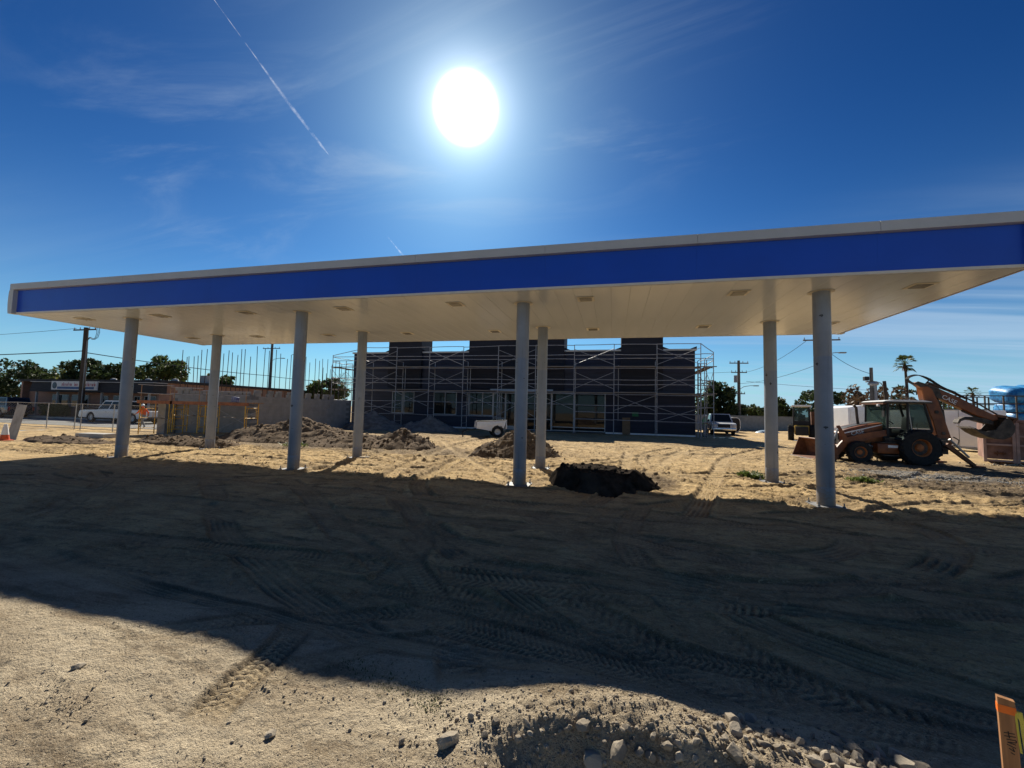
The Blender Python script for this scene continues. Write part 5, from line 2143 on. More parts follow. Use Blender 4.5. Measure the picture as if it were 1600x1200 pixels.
# digging bucket, link and thumb
q = BM()
arc = [(2.26, 1.47), (2.42, 1.33), (2.66, 1.19), (2.95, 1.09), (3.22, 1.08), (3.46, 1.18), (3.60, 1.38), (3.62, 1.62), (3.50, 1.84), (3.38, 1.93)]
inn = [(3.33, 1.86), (3.42, 1.80), (3.52, 1.60), (3.51, 1.42), (3.40, 1.26), (3.20, 1.18), (2.97, 1.19), (2.70, 1.28), (2.47, 1.41), (2.30, 1.50)]
prism(q, arc + inn, BY - .32, BY + .32)
dbk = part('digging_bucket', q, M_DIRTY, bh, True, 30)
for y in (BY - .325, BY + .30):
    q = BM()
    prism(q, [(2.42, 1.40), (2.70, 1.21), (2.97, 1.11), (3.22, 1.10), (3.45, 1.20), (3.58, 1.38), (3.60, 1.60), (3.49, 1.82), (3.30, 1.88), (3.18, 1.72), (2.98, 1.46), (2.66, 1.38)], y, y + .025)
    obj('cheek', q, M_DIRTY, dbk)
for k in range(5):
    y = BY - .28 + k * .14
    q = BM()
    prism(q, [(2.30, 1.455), (2.10, 1.57), (2.32, 1.50)], y - .03, y + .03)
    obj('tooth', q, M_BRIGHT, dbk)
q = BM()
prism(q, [(3.16, 2.04), (3.24, 2.06), (3.88, 1.93), (3.90, 1.86), (3.22, 1.96)], BY - .14, BY + .14)
prism(q, [(3.80, 1.92), (3.90, 1.90), (3.66, 1.58), (3.56, 1.62)], BY - .12, BY + .12)
part('bucket_link', q, M_RUST, bh)
q = BM()
prism(q, [(3.10, 1.78), (3.05, 1.64), (2.80, 1.70), (2.45, 1.80), (2.15, 1.83), (1.98, 1.76), (1.92, 1.66), (1.86, 1.70), (1.92, 1.84), (2.12, 1.94), (2.45, 1.94), (2.85, 1.88)], BY - .12, BY + .12)
part('thumb', q, M_DIRTY, bh)
q = BM()
rod(q, (2.1, BY, 2.18), (2.75, BY, 1.86), .04, 8)
part('thumb_cylinder', q, M_DIRTY, bh, True)

# ------------------------------------------------------------------ compact loader behind the right column
M_YELM = mat('machine_yellow', (0.42, 0.26, 0.035), 0.5, var=0.2, scale=3)
cl_ = thing('wheel_loader', 'yellow compact loader with black cab half hidden by a column', 'loader', (14.0, 36.0, 0), rad(-20))
for x in (-.68, .68):
    w_ = wheel(cl_, x, -.15, .60, .60, .40, .30, M_YELM, 18)
    w_.rotation_euler = (0, 0, rad(90))
    w_ = wheel(cl_, x, 1.75, .60, .60, .40, .30, M_YELM, 18)
    w_.rotation_euler = (0, 0, rad(90))
q = BM()
b2(q, (-.45, -.7, .45), (.45, 2.2, 1.15))
bevel(q, .06, 2)
obj('body', q, M_YELM, cl_, True)
q = BM()
b2(q, (-.40, -.95, .4), (.40, -.69, 1.05))
bevel(q, .05, 2)
obj('counterweight', q, M_BLKP, cl_, True)
for x in (-.52, .52):
    for y in (-.35, .95):
        q = BM()
        rod(q, (x, y, 1.1), (x * .92, y, 2.55), .05, 8)
        obj('post', q, M_BLKP, cl_, True)
q = BM()
b2(q, (-.62, -.5, 2.55), (.62, 1.1, 2.68))
bevel(q, .04, 2)
obj('roof', q, M_DECAL, cl_, True)
q = BM()
b2(q, (-.46, -.37, 1.5), (.46, -.34, 2.45))
obj('rear_window', q, M_CABGL, cl_)
q = BM()
b2(q, (-.5, -.36, 1.12), (.5, .3, 1.48))
obj('engine_cover', q, M_BLKP, cl_)
q = BM()
b2(q, (.62, -.1, .9), (1.05, 2.6, 2.2))
bevel(q, .05, 2)
obj('mast', q, M_RUST, cl_, True)
q = BM()
b2(q, (-.25, .2, 1.4), (.25, .65, 1.95))
bevel(q, .05, 2)
obj('seat', q, M_BLKP, cl_, True)

# ------------------------------------------------------------------ brown skip
M_SKIP = mat('faded_brown_steel', (0.22, 0.115, 0.085), 0.7, 0.1, var=0.25, scale=2.2, col2=(0.30, 0.175, 0.135))
M_SKIPR = mat('sunlit_tint_rib', (0.36, 0.25, 0.215), 0.65, 0.1, var=0.2, scale=3)  # ribs tinted lighter than the tub to imitate sunlit edges
sk = thing('roll_off_skip', 'faded brown steel roll-off skip with upright ribs', 'skip', (15.25, 21.85, 0.0), rad(-30))
SL = 6.2
q = BM()
b2(q, (0.02, .10, .22), (SL, 2.3, .30))
b2(q, (0.02, .10, .30), (SL, .16, 1.74))
b2(q, (0.02, 2.24, .30), (SL, 2.3, 1.74))
b2(q, (0.02, .16, .30), (.08, 2.24, 1.74))
b2(q, (SL - .06, .16, .30), (SL, 2.24, 1.74))
obj('tub', q, M_SKIP, sk)
xr = [0.0, .80, .90, 1.72, 2.5, 3.3, 4.1, 4.9, 5.6, 6.12]
for x in xr:
    q = BM()
    b2(q, (x, 0, .08), (x + .09, .098, 1.74))
    obj('rib', q, M_SKIPR, sk)
for z in (.12, .78, 1.16):
    for a, b in zip(xr[:-1], xr[1:]):
        if b - a > .2:
            q = BM()
            b2(q, (a + .091, .02, z), (b - .001, .097, z + .07))
            obj('cross_rail', q, M_SKIPR, sk)
q = BM()
b2(q, (-.03, -.02, 1.745), (SL + .03, .19, 1.86))
bevel(q, .015, 1)
obj('top_rail', q, M_SKIP, sk)
q = BM()
b2(q, (-.03, 2.21, 1.745), (SL + .03, 2.42, 1.86))
obj('top_rail', q, M_SKIP, sk)
for x in (.30, 1.2):
    q = BM()
    b2(q, (x, .055, .42), (x + .32, .098, .50))
    rod(q, (x + .08, .05, .36), (x + .08, .05, .56), .02, 6)
    rod(q, (x + .24, .05, .38), (x + .24, .05, .54), .02, 6)
    obj('latch', q, M_RUST, sk)
for k, x in enumerate((.4, 5.6)):
    q = BM()
    rod(q, (x, .3, .09), (x, .5, .09), .09, 14)
    obj('roller', q, M_DIRTY, sk, True)

# ------------------------------------------------------------------ white trailers, rack of blue bales
M_WBOX = mat('white_trailer_skin', (0.76, 0.77, 0.80), 0.5, var=0.07, scale=.8)
dirv = Vector((.365, -.931, 0))
tr = thing('cargo_container', 'long plain white cargo trailer parked behind the backhoe', 'trailer', (17.9, 34.9, 0), math.atan2(dirv.y, dirv.x))
q = BM()
b2(q, (0, 0, .28), (6.6, 1.3, 2.42))
bevel(q, .03, 2)
obj('body', q, M_WBOX, tr, True)
for z, h_ in ((.20, .09), (2.40, .07)):
    q = BM()
    b2(q, (-.01, -.025, z), (6.61, .0, z + h_))
    obj('rail', q, M_ALU, tr)
for k in range(5):
    q = BM()
    b2(q, (1.3 * k + .05, -.008, .30), (1.3 * k + .08, -.0005, 2.38))
    obj('seam', q, M_ALU, tr)
for x in (2.6, 3.5):
    for y in (.15, 1.15):
        wheel(tr, x, y, .31, .31, .2, .18)
q = BM()
b2(q, (.3, .3, .16), (6.3, 1.0, .27))
obj('chassis', q, M_BLKP, tr)

tr2 = thing('box_trailer', 'tall white box trailer with a shallow peaked roof behind the loader hood', 'trailer', (18.05, 38.0, 0), rad(8))
q = BM()
prism(q, [(0, .35), (2.2, .35), (2.2, 2.62), (1.1, 2.82), (0, 2.62)], 0, 4.2)
bevel(q, .03, 1)
obj('body', q, M_WBOX, tr2, True)
q = BM()
b2(q, (.12, -.03, .5), (1.08, -.001, 2.45))
d_ = obj('door', q, M_WHITE, tr2)
q = BM()
rod(q, (.98, -.05, 1.0), (.98, -.05, 1.5), .018, 6)
obj('handle', q, M_BLKP, d_)
for x in (.15, 2.05):
    wheel(tr2, x, 2.6, .33, .33, .2, .19).rotation_euler = (0, 0, PI / 2)
q = BM()
b2(q, (.1, .1, .25), (2.1, 4.1, .35))
obj('chassis', q, M_BLKP, tr2)

rk = thing('rack_trailer', 'steel rack trailer carrying stacked blue bales behind the skip', 'trailer', (21.4, 33.2, 0), rad(-6))
RL = 9.0
q = BM()
b2(q, (0, 0, .95), (RL, 2.4, 1.10))
obj('deck', q, M_DIRTY, rk)
for x in (0.05, .95, 1.85, 2.75, 3.35, 4.85, 6.35, 7.85, 8.9):
    for y in (.03, 2.37):
        q = BM()
        b2(q, (x - .035, y - .03, 1.1), (x + .035, y + .03, 3.42))
        obj('post', q, M_DIRTY, rk)
for z in (2.35, 2.9, 3.40):
    for y in (.03, 2.37):
        q = BM()
        b2(q, (0, y - .04, z), (RL, y - .031 if y < 1 else y - .031, z + .06))
        obj('rail', q, M_DIRTY, rk)
for x in (1.2, 2.2, 7.6):
    for y in (.3, 2.1):
        wheel(rk, x, y, .48, .48, .28, .27)
q = BM()
b2(q, (.3, .8, .6), (RL - .3, 1.6, .94))
obj('chassis', q, M_BLKP, rk)
M_BALE = mat('blue_bale_wrap', (0.018, 0.17, 0.46), 0.45, var=0.35, scale=3.5, spec=0.5, bump=0.03, bscale=7, col2=(0.05, 0.33, 0.66))


def bale_mesh(l, w, h, seed):
    q = BM()
    bmesh.ops.create_cube(q, size=1.0, matrix=Matrix.Diagonal((l, w, h, 1)))
    bmesh.ops.subdivide_edges(q, edges=q.edges[:], cuts=7, use_grid_fill=True)
    r = np.random.RandomState(seed)
    for v in q.verts:
        p = Vector((v.co.x / l * 2, v.co.y / w * 2, v.co.z / h * 2))
        n = (abs(p.x) ** 2.6 + abs(p.y) ** 5 + abs(p.z) ** 2.6) ** (1 / 2.8)
        p = p / max(n, 1e-6) * (1 + .05 * math.sin(p.x * 7 + seed) * math.cos(p.z * 5 + seed))
        # a strap pinches the middle
        p *= 1 - .06 * math.exp(-(p.x / .12) ** 2)
        v.co = Vector((p.x * l / 2, p.y * w / 2, p.z * h / 2)) * (1 + r.uniform(-.012, .012))
    me = bpy.data.meshes.new('blue_bale')
    q.to_mesh(me)
    q.free()
    me.materials.append(M_BALE)
    shade(me, 60)
    return me


BL = [bale_mesh(.84, 2.2, .74, k) for k in range(3)]
BT = [bale_mesh(1.12, 2.3, 1.15, k + 9) for k in range(3)]
mw = Matrix.Rotation(rad(-6), 4, 'Z')
for r_ in range(3):
    for k in range(7):
        p = mw @ Vector((3.74 + k * .75, 1.2, 1.10 + .31 + r_ * .63)) + Vector((21.4, 33.2, 0))
        o_ = inst('blue_bale', BL[(r_ + k) % 3], None, p, (0, 0, rad(-6) + RNG.uniform(-.03, .03)))
        tag(o_, ('blue plastic-wrapped bale in the bottom layer of the rack', 'blue plastic-wrapped bale in the middle layer of the rack', 'blue plastic-wrapped bale in the upper packed layer under the big bales')[r_], 'bale', ('bales in the bottom layer', 'bales in the middle layer', 'bales in the upper packed layer')[r_])
for k in range(5):
    p = mw @ Vector((3.70 + k * .92, 1.2, 3.0 + .55)) + Vector((21.4, 33.2, .05 * math.sin(k * 2)))
    o_ = inst('blue_bale', BT[k % 3], None, p, (rad(9), rad(-12), rad(-6)))
    tag(o_, 'big bulging blue bale tipped on top of the rack', 'bale', 'big bales on top of the rack')
# ------------------------------------------------------------------ shop across the street
def brick_mat(name, c1, c2, mortar, scale=1.0):
    m = bpy.data.materials.new(name)
    m.use_nodes = True
    t = NT(m.node_tree)
    b = m.node_tree.nodes['Principled BSDF']
    g = t.new('ShaderNodeNewGeometry')
    sp = t.new('ShaderNodeSeparateXYZ')
    t.l.new(g.outputs['Position'], sp.inputs[0])
    cb = t.new('ShaderNodeCombineXYZ')
    t.l.new(t.math('ADD', sp.outputs[0], sp.outputs[1]), cb.inputs[0])
    t.l.new(sp.outputs[2], cb.inputs[1])
    br = t.new('ShaderNodeTexBrick')
    t.l.new(cb.outputs[0], br.inputs['Vector'])
    br.inputs['Color1'].default_value = rgba(c1)
    br.inputs['Color2'].default_value = rgba(c2)
    br.inputs['Mortar'].default_value = rgba(mortar)
    br.inputs['Scale'].default_value = scale
    br.inputs['Brick Width'].default_value = .22
    br.inputs['Row Height'].default_value = .075
    br.inputs['Mortar Size'].default_value = .008
    t.l.new(br.outputs['Color'], b.inputs['Base Color'])
    b.inputs['Roughness'].default_value = .9
    return m


M_BRICK = brick_mat('red_brick', (0.20, 0.095, 0.065), (0.26, 0.13, 0.09), (0.22, 0.19, 0.17))
M_MANS = mat('dark_shingle', (0.022, 0.023, 0.028), 0.8, var=0.35, scale=3, stretch=(.4, 1, 6))
M_TRIM = mat('grey_eave_trim', (0.30, 0.30, 0.31), 0.6, var=0.1)
M_SIGNW = mat('white_sign_face', (0.55, 0.57, 0.60), 0.5, var=0.06)
M_SIGNR = mat('red_lettering', (0.30, 0.10, 0.14), 0.6, var=0.2, scale=4)
M_SIGNB = mat('blue_sign_band', (0.03, 0.09, 0.24), 0.6, var=0.15)
M_SIGNT = mat('teal_emblem', (0.05, 0.10, 0.14), 0.6, var=0.4, scale=6)
SBX, SBY, SBZ = -55.7, 32.0, -.12
sh = thing('shop_building', 'low brick shop with dark overhanging roof band and a white sign', 'building', (SBX, SBY, SBZ))


def hbox(name, lo, hi, m, parent=None):
    q = BM()
    b2(q, (lo[0] - SBX, lo[1] - SBY, lo[2] - SBZ), (hi[0] - SBX, hi[1] - SBY, hi[2] - SBZ))
    return obj(name, q, m, parent or sh)


hbox('front_wall', (-66, 33.2, -.2), (-45.8, 33.5, 2.6), M_BRICK)
hbox('side_wall', (-45.8, 32.6, -.2), (-45.5, 62, 3.75), M_BRICK)
hbox('side_wall', (-66.3, 32.6, -.2), (-66, 62, 3.75), M_BRICK)
hbox('rear_wall', (-66, 61.7, -.2), (-45.8, 62, 3.75), M_BRICK)
hbox('roof', (-66.4, 32.5, 3.76), (-45.4, 62.1, 3.92), M_DARK)
hbox('roof_edge', (-45.39, 32.4, 3.70), (-45.2, 62.1, 3.98), M_MANS)
q = BM()
prism(q, [(31.75 - SBY, 2.55 - SBZ), (33.2 - SBY, 2.55 - SBZ), (33.2 - SBY, 3.60 - SBZ), (31.95 - SBY, 3.60 - SBZ)], -63.2 - SBX, -45.3 - SBX, axis='x')
obj('roof_band', q, M_MANS, sh)
hbox('eave_trim', (-63.3, 31.80, 3.602), (-45.2, 33.2, 3.68), M_TRIM)
hbox('parapet', (-65.9, 32.2, 3.682), (-45.3, 33.2, 3.93), M_MANS)
for k in range(6):
    x = -62.6 + k * 3.3
    hbox('porch_post', (x, 31.98, -.11), (x + .16, 32.14, 2.549), M_TRIM)
for (a, b, z0, z1, nm) in ((-62.0, -59.4, .9, 2.3, 'shop_window'), (-58.9, -56.3, .9, 2.3, 'shop_window'), (-54.4, -53.4, -.1, 2.25, 'shop_door'), (-52.6, -50.4, .5, 2.3, 'shop_window'), (-49.6, -48.6, -.1, 2.25, 'shop_door'), (-48.2, -46.6, .9, 2.3, 'shop_window')):
    w_ = hbox(nm, (a, 33.10, z0), (b, 33.20, z1), M_TRIM)
    hbox('pane', (a + .08, 33.085, z0 + .08), ((a + b) / 2 - .04, 33.098, z1 - .08), M_VGL, w_)
    hbox('pane', ((a + b) / 2 + .04, 33.085, z0 + .08), (b - .08, 33.098, z1 - .08), M_VGL, w_)
for k, x in enumerate((-57.4, -52.0, -48.0)):
    q = BM()
    lathe(q, [(.22, 3.92 - SBZ), (.22, 4.1 - SBZ), (.34, 4.12 - SBZ), (.25, 4.32 - SBZ), (0.001, 4.38 - SBZ)], (x - SBX, 36 - SBY, 0), 14)
    obj('roof_vent', q, M_TRIM, sh, True)
hbox('roof_unit', (-47.0, 38, 3.93), (-46.0, 39.2, 4.9), M_TRIM)
# the sign: white face, emblem, a row of weathered red letters, blue band
sg = hbox('sign_board', (-59.5, 31.60, 2.76), (-52.7, 31.72, 3.70), M_SIGNW)
hbox('sign_band', (-58.55, 31.585, 2.86), (-53.1, 31.599, 3.10), M_SIGNB, sg)
q = BM()
lathe(q, [(.001, -.012), (.34, -.012), (.36, -.001)], (-59.0 - SBX, 31.60 - SBY, 3.23 - SBZ), 20, 'y')
obj('sign_emblem', q, M_SIGNT, sg)
q = BM()
rs = random.Random(4)
x = -57.9
while x < -53.1:
    wl = rs.uniform(.10, .24)
    if rs.random() < .86:
        hh = rs.choice([.26, .30, .40])
        b2(q, (x - SBX, 31.59 - SBY, 3.18 - SBZ), (x + .05 - SBX, 31.5985 - SBY, 3.18 + hh - SBZ))
        b2(q, (x + wl - .05 - SBX, 31.59 - SBY, 3.18 - SBZ), (x + wl - SBX, 31.5985 - SBY, 3.18 + .27 - SBZ))
        b2(q, (x + .051 - SBX, 31.59 - SBY, (3.18 if rs.random() < .5 else 3.37) - SBZ), (x + wl - .051 - SBX, 31.5985 - SBY, (3.22 if False else 3.41) - SBZ))
    x += wl + .09
tag(obj('sign_lettering', q, M_SIGNR, sg), kind='stuff')

# hedge before the shop
M_HEDGE = leaf_mat('hedge_leaf', (0.035, 0.055, 0.015), (0.10, 0.13, 0.035))


def leaf_cloud(name, centers, n, size, m, parent, seed, squash=1.0):
    """leaf-sized quads round clump centres (x,y,z,r)"""
    r = np.random.RandomState(seed)
    C_ = np.array(centers)
    w = C_[:, 3] ** 2
    idx = r.choice(len(C_), n, p=w / w.sum())
    d = r.normal(size=(n, 3))
    d /= np.linalg.norm(d, axis=1)[:, None]
    rad_ = C_[idx, 3] * (r.uniform(.25, 1.0, n) ** .5)
    P = C_[idx, :3] + d * rad_[:, None] * np.array([1, 1, squash])
    a = r.normal(size=(n, 3))
    a /= np.linalg.norm(a, axis=1)[:, None]
    b = np.cross(a, r.normal(size=(n, 3)))
    b /= np.linalg.norm(b, axis=1)[:, None]
    s = size * r.uniform(.55, 1.35, n)[:, None]
    a, b = a * s, b * s * .55
    V = np.stack([P - a, P - b * .9, P + a, P + b * .9], 1).reshape(-1, 3)
    F = np.arange(4 * n).reshape(-1, 4)
    return mesh_np(name, V, F, m, parent, smooth=False)


hd = thing('hedge', 'square clipped green hedge on the pavement before the shop', 'hedge', (-57.4, 31.0, -.11))
cs = [(RNG.uniform(-1.7, 1.7), RNG.uniform(-.4, .4), RNG.uniform(.2, 1.15), .32) for _ in range(60)]
leaf_cloud('foliage', cs, 4200, .11, M_HEDGE, hd, 3)
q = BM()
for x in (-1.2, 0, 1.2):
    rod(q, (x, 0, -.05), (x + .05, 0, .8), .05, 6)
obj('stems', q, M_REBAR, hd)

# ------------------------------------------------------------------ trees
M_BARK = mat('bark', (0.075, 0.055, 0.042), 0.95, var=0.3, scale=6, stretch=(1, 1, .3), bump=.02, bscale=14)
M_LEAFD = leaf_mat('dark_leaf', (0.020, 0.034, 0.012), (0.052, 0.075, 0.025))
M_LEAFG = leaf_mat('green_leaf', (0.035, 0.058, 0.015), (0.10, 0.125, 0.035))
M_LEAFY = leaf_mat('yellow_green_leaf', (0.065, 0.085, 0.018), (0.17, 0.17, 0.045))
M_LEAFB = leaf_mat('brown_leaf', (0.075, 0.045, 0.025), (0.15, 0.10, 0.06))


def tree(label, x, y, h, r, m, seed, n=3600, leaf=.22, trunk=.3, name='tree', z0=0.0, clumps=42, sq=.85, drop=.0):
    t_ = thing(name, label, 'tree', (x, y, z0))
    rr = random.Random(seed)
    hc = h * trunk
    ch = (h - hc) / 2
    zc = hc + ch * .95
    cen = []
    for k in range(clumps):
        while True:
            u = Vector((rr.uniform(-1, 1), rr.uniform(-1, 1), rr.uniform(-1, 1)))
            if .25 < u.length < 1:
                break
        wob = 1 - .25 * rr.random()
        cen.append((u.x * r * wob * .82, u.y * r * wob * .82, zc + u.z * ch * .85 - drop * (u.x ** 2 + u.y ** 2) * ch, r * rr.uniform(.10, .25)))
    leaf_cloud('crown', cen, n, leaf, m, t_, seed, sq)
    q = BM()
    tr_ = max(.12, h * .028)
    tube(q, [(0, 0, -.3), (.05 * r, 0, hc * .5), (0, .04 * r, hc), (-.05 * r, 0, zc)], tr_, 8, [tr_ * 1.25, tr_, tr_ * .8, tr_ * .35])
    for k in range(8):
        c = cen[rr.randrange(len(cen))]
        z_ = rr.uniform(hc * .7, zc)
        tube(q, [(0, 0, z_), (c[0] * .45, c[1] * .45, (z_ + c[2]) / 2 + .2), (c[0], c[1], c[2])], .05, 5, [tr_ * .5, tr_ * .3, tr_ * .1])
    obj('trunk', q, M_BARK, t_, True)
    return t_


tree('dark leafy tree rising behind the parked navy vehicle', -80, 38, 7.6, 6.0, M_LEAFD, 1, 5200, .26, .12)
tree('yellow-green tree rising behind the left half of the shop roof', -97, 52, 7.9, 5.6, M_LEAFY, 2, 5200, .28, .15)
tree('round dark tree behind the shop sign, left of the power pole', -90.0, 52, 9.8, 4.6, M_LEAFD, 3, 5200, .28, .15)
tree('round dark tree behind the shop, right of the power pole', -83.2, 52, 9.3, 4.8, M_LEAFD, 4, 5200, .28, .15)
tree('broad green tree behind the brick side wall of the shop', -75.5, 54, 10.2, 5.6, M_LEAFG, 5, 6200, .28, .2)
tree('small green tree showing between the starter bars', -66, 57, 7.6, 3.4, M_LEAFG, 6, 3600, .26, .2)
tree('pale grey-green tree behind the end of the block wall', -43.5, 56, 6.2, 4.2, M_LEAFG, 7, 3800, .25, .2)
tree('low grey-green tree behind the left scaffold end', -52.5, 66, 5.2, 3.0, M_LEAFD, 17, 2600, .25, .2)
tree('big dark feathery tree beyond the right store corner', 13.2, 59, 6.1, 3.6, M_LEAFD, 8, 7000, .24, .05, clumps=60, sq=1.2)
tree('dark shrub tree at the foot of the transformer pole', 16.0, 61, 3.6, 2.4, M_LEAFD, 9, 2600, .2, .05)
tree('small round tree far beyond the boundary wall', 28.0, 96, 4.4, 3.2, M_LEAFG, 10, 2200, .3, .1)
tree('dark green tree between the two right columns', 28.8, 82, 5.3, 4.6, M_LEAFD, 11, 3600, .3, .1)
tree('sparse dark tree partly hidden by the big right column', 32.5, 76, 7.4, 4.2, M_LEAFD, 12, 2600, .3, .2)
tree('sparse brownish tree behind the backhoe cab', 33.6, 64, 7.3, 4.9, M_LEAFB, 13, 2600, .24, .15, clumps=34)
tree('thin grey-green tree behind the raised boom', 40.2, 68, 6.8, 3.4, M_LEAFD, 14, 1500, .24, .25, clumps=22)
tree('pale roadside bush behind the white trailers', 46.0, 70, 4.2, 3.6, M_LEAFG, 16, 2000, .26, .1)
# leafy banana-like shrub before the boundary wall
bs = thing('broad_leaf_shrub', 'bright green broad-leaved shrub before the boundary wall', 'shrub', (12.0, 51.2, 0))
q = BM()
for k in range(34):
    a = RNG.uniform(0, 2 * PI)
    ln = RNG.uniform(.7, 1.5)
    z_ = RNG.uniform(1.0, 1.7)
    c = Vector((RNG.uniform(-.6, .6), RNG.uniform(-.3, .3), z_))
    d = Vector((math.cos(a), math.sin(a) * .6, RNG.uniform(.1, .7))).normalized()
    s_ = d.cross(Vector((0, 0, 1))).normalized() * .14
    p1, p2_ = c + d * ln * .5, c + d * ln + Vector((0, 0, -.35))
    vv = [q.verts.new(p) for p in (c, p1 + s_, p2_, p1 - s_)]
    q.faces.new(vv)
obj('leaves', q, M_LEAFY, bs)
q = BM()
for k in range(5):
    rod(q, (RNG.uniform(-.5, .5), 0, -.1), (RNG.uniform(-.5, .5), 0, 1.2), .06, 6)
obj('stems', q, M_BARK, bs)


def palm(label, x, y, h, r, seed):
    t_ = thing('palm_tree', label, 'palm', (x, y, 0))
    rr = random.Random(seed)
    q = BM()
    tube(q, [(0, 0, -.2), (.08, 0, h * .3), (.12, 0, h * .65), (0, 0, h - r * .3)], .2, 8, [.28, .22, .17, .12])
    obj('trunk', q, M_BARK, t_, True)
    q = BM()
    for k in range(46):
        a = rr.uniform(0, 2 * PI)
        el = rr.uniform(-.75, 1.25)
        ln = r * rr.uniform(.75, 1.05)
        d = Vector((math.cos(a) * math.cos(el), math.sin(a) * math.cos(el), math.sin(el)))
        base = Vector((0, 0, h - r * .3))
        mid = base + d * ln * .62
        s_ = d.cross(Vector((0, 0, 1)))
        s_ = s_.normalized() if s_.length > .05 else Vector((1, 0, 0))
        up = s_.cross(d)
        q.faces.new([q.verts.new(p) for p in (base - s_ * .02, base + s_ * .02, mid + s_ * .03, mid - s_ * .03)])
        for f in range(9):     # fan of leaflets
            b_ = (f - 4) * .26
            e = (d * math.cos(b_) + s_ * math.sin(b_)).normalized()
            tip = mid + e * ln * .42 * (1 - .04 * abs(f - 4)) + Vector((0, 0, -.10 * r))
            w_ = up.cross(e).normalized() * .035 * r
            q.faces.new([q.verts.new(p) for p in (mid, mid + e * ln * .2 + w_, tip, mid + e * ln * .2 - w_)])
    obj('crown', q, M_LEAFG, t_)
    q = BM()
    for k in range(26):
        a = rr.uniform(0, 2 * PI)
        rr_ = rr.uniform(.10, .26)
        z_ = h - r * .35 - rr.uniform(0, .35)
        p0 = Vector((math.cos(a) * .15, math.sin(a) * .15, z_))
        p1 = p0 + Vector((math.cos(a) * rr_, math.sin(a) * rr_, -rr.uniform(.3, .8)))
        s_ = Vector((-math.sin(a), math.cos(a), 0)) * .07
        q.faces.new([q.verts.new(p) for p in (p0 - s_, p0 + s_, p1 + s_ * .4, p1 - s_ * .4)])
    obj('dead_skirt', q, M_LEAFB, t_)


palm('tall thin fan palm standing above the backhoe cab roof', 38.0, 66, 9.7, 1.55, 1)
palm('distant short fan palm seen over the rack trailer', 57.5, 84, 6.9, 1.15, 2)

# ------------------------------------------------------------------ poles and wires
M_POLE = mat('tarred_pole_wood', (0.060, 0.046, 0.036), 0.9, var=0.3, scale=5, stretch=(1, 1, .2))
M_POLEG = mat('grey_pole_wood', (0.13, 0.115, 0.10), 0.9, var=0.3, scale=5, stretch=(1, 1, .2))
M_WIRE = mat('power_cable', (0.03, 0.03, 0.032), 0.7, var=0.2)


def pole(label, x, y, h, r, arms, m=M_POLE, lean=(0, 0), z0=0.0, lamp=None, trans=None, riser=False):
    """arms: (z, half width, rotation)"""
    t_ = thing('utility_pole', label, 'pole', (x, y, z0))
    q = BM()
    tube(q, [(0, 0, -.4), (lean[0] * .5, lean[1] * .5, h * .5), (lean[0], lean[1], h)], r, 10, [r, r * .88, r * .72])
    obj('shaft', q, m, t_, True)
    for (z, hw, rz) in arms:
        f = z / h
        q = BM()
        box(q, (lean[0] * f, lean[1] * f - .12, z), (2 * hw, .10, .12), rz)
        ar = obj('crossarm', q, m, t_)
        for k in (-1, -.45, .45, 1):
            q = BM()
            rod(q, (lean[0] * f + hw * .93 * k * math.cos(rz), lean[1] * f - .12 + hw * .93 * k * math.sin(rz), z + .06), (lean[0] * f + hw * .93 * k * math.cos(rz), lean[1] * f - .12 + hw * .93 * k * math.sin(rz), z + .26), .04, 7)
            obj('insulator', q, M_TRIM, ar, True)
    if lamp:
        z, ln, a = lamp
        f = z / h
        dx, dy = math.cos(a), math.sin(a)
        q = BM()
        bx, by = lean[0] * f, lean[1] * f
        tube(q, [(bx, by, z - .5), (bx + dx * ln * .35, by + dy * ln * .35, z - .08), (bx + dx * ln * .8, by + dy * ln * .8, z + .05), (bx + dx * ln, by + dy * ln, z + .05)], .035, 6)
        la = obj('lamp_arm', q, M_STEEL, t_, True)
        q = BM()
        box(q, (bx + dx * (ln + .3), by + dy * (ln + .3), z + .04), (.62, .24, .12), a)
        bevel(q, .04, 2)
        obj('lamp_head', q, M_STEEL, la, True)
    if trans:
        q = BM()
        rod(q, (-.36, -.1, trans - .45), (-.36, -.1, trans + .45), .25, 14)
        obj('transformer', q, M_TRIM, t_, True)
    if riser:
        q = BM()
        tube(q, [(.22, -.12, 0), (.22, -.12, h * .75), (.24, -.12, h - 1.4)], .045, 8)
        rs_ = obj('conduit_riser', q, M_STEEL, t_, True)
        for k in range(3):
            q = BM()
            a_ = .5 + .35 * k
            tube(q, [(.24, -.12, h - 1.4), (.5 + .1 * k, -.12, h - 1.05), (.9 + .2 * k, -.12, h - 1.3), (1.35 + .18 * k, -.12, h - 1.1), (1.5 + .2 * k, -.12, h - .55), (1.3 + .25 * k, -.12, h - .05)], .022, 5)
            obj('service_loop', q, M_WIRE, rs_, True)
    return t_


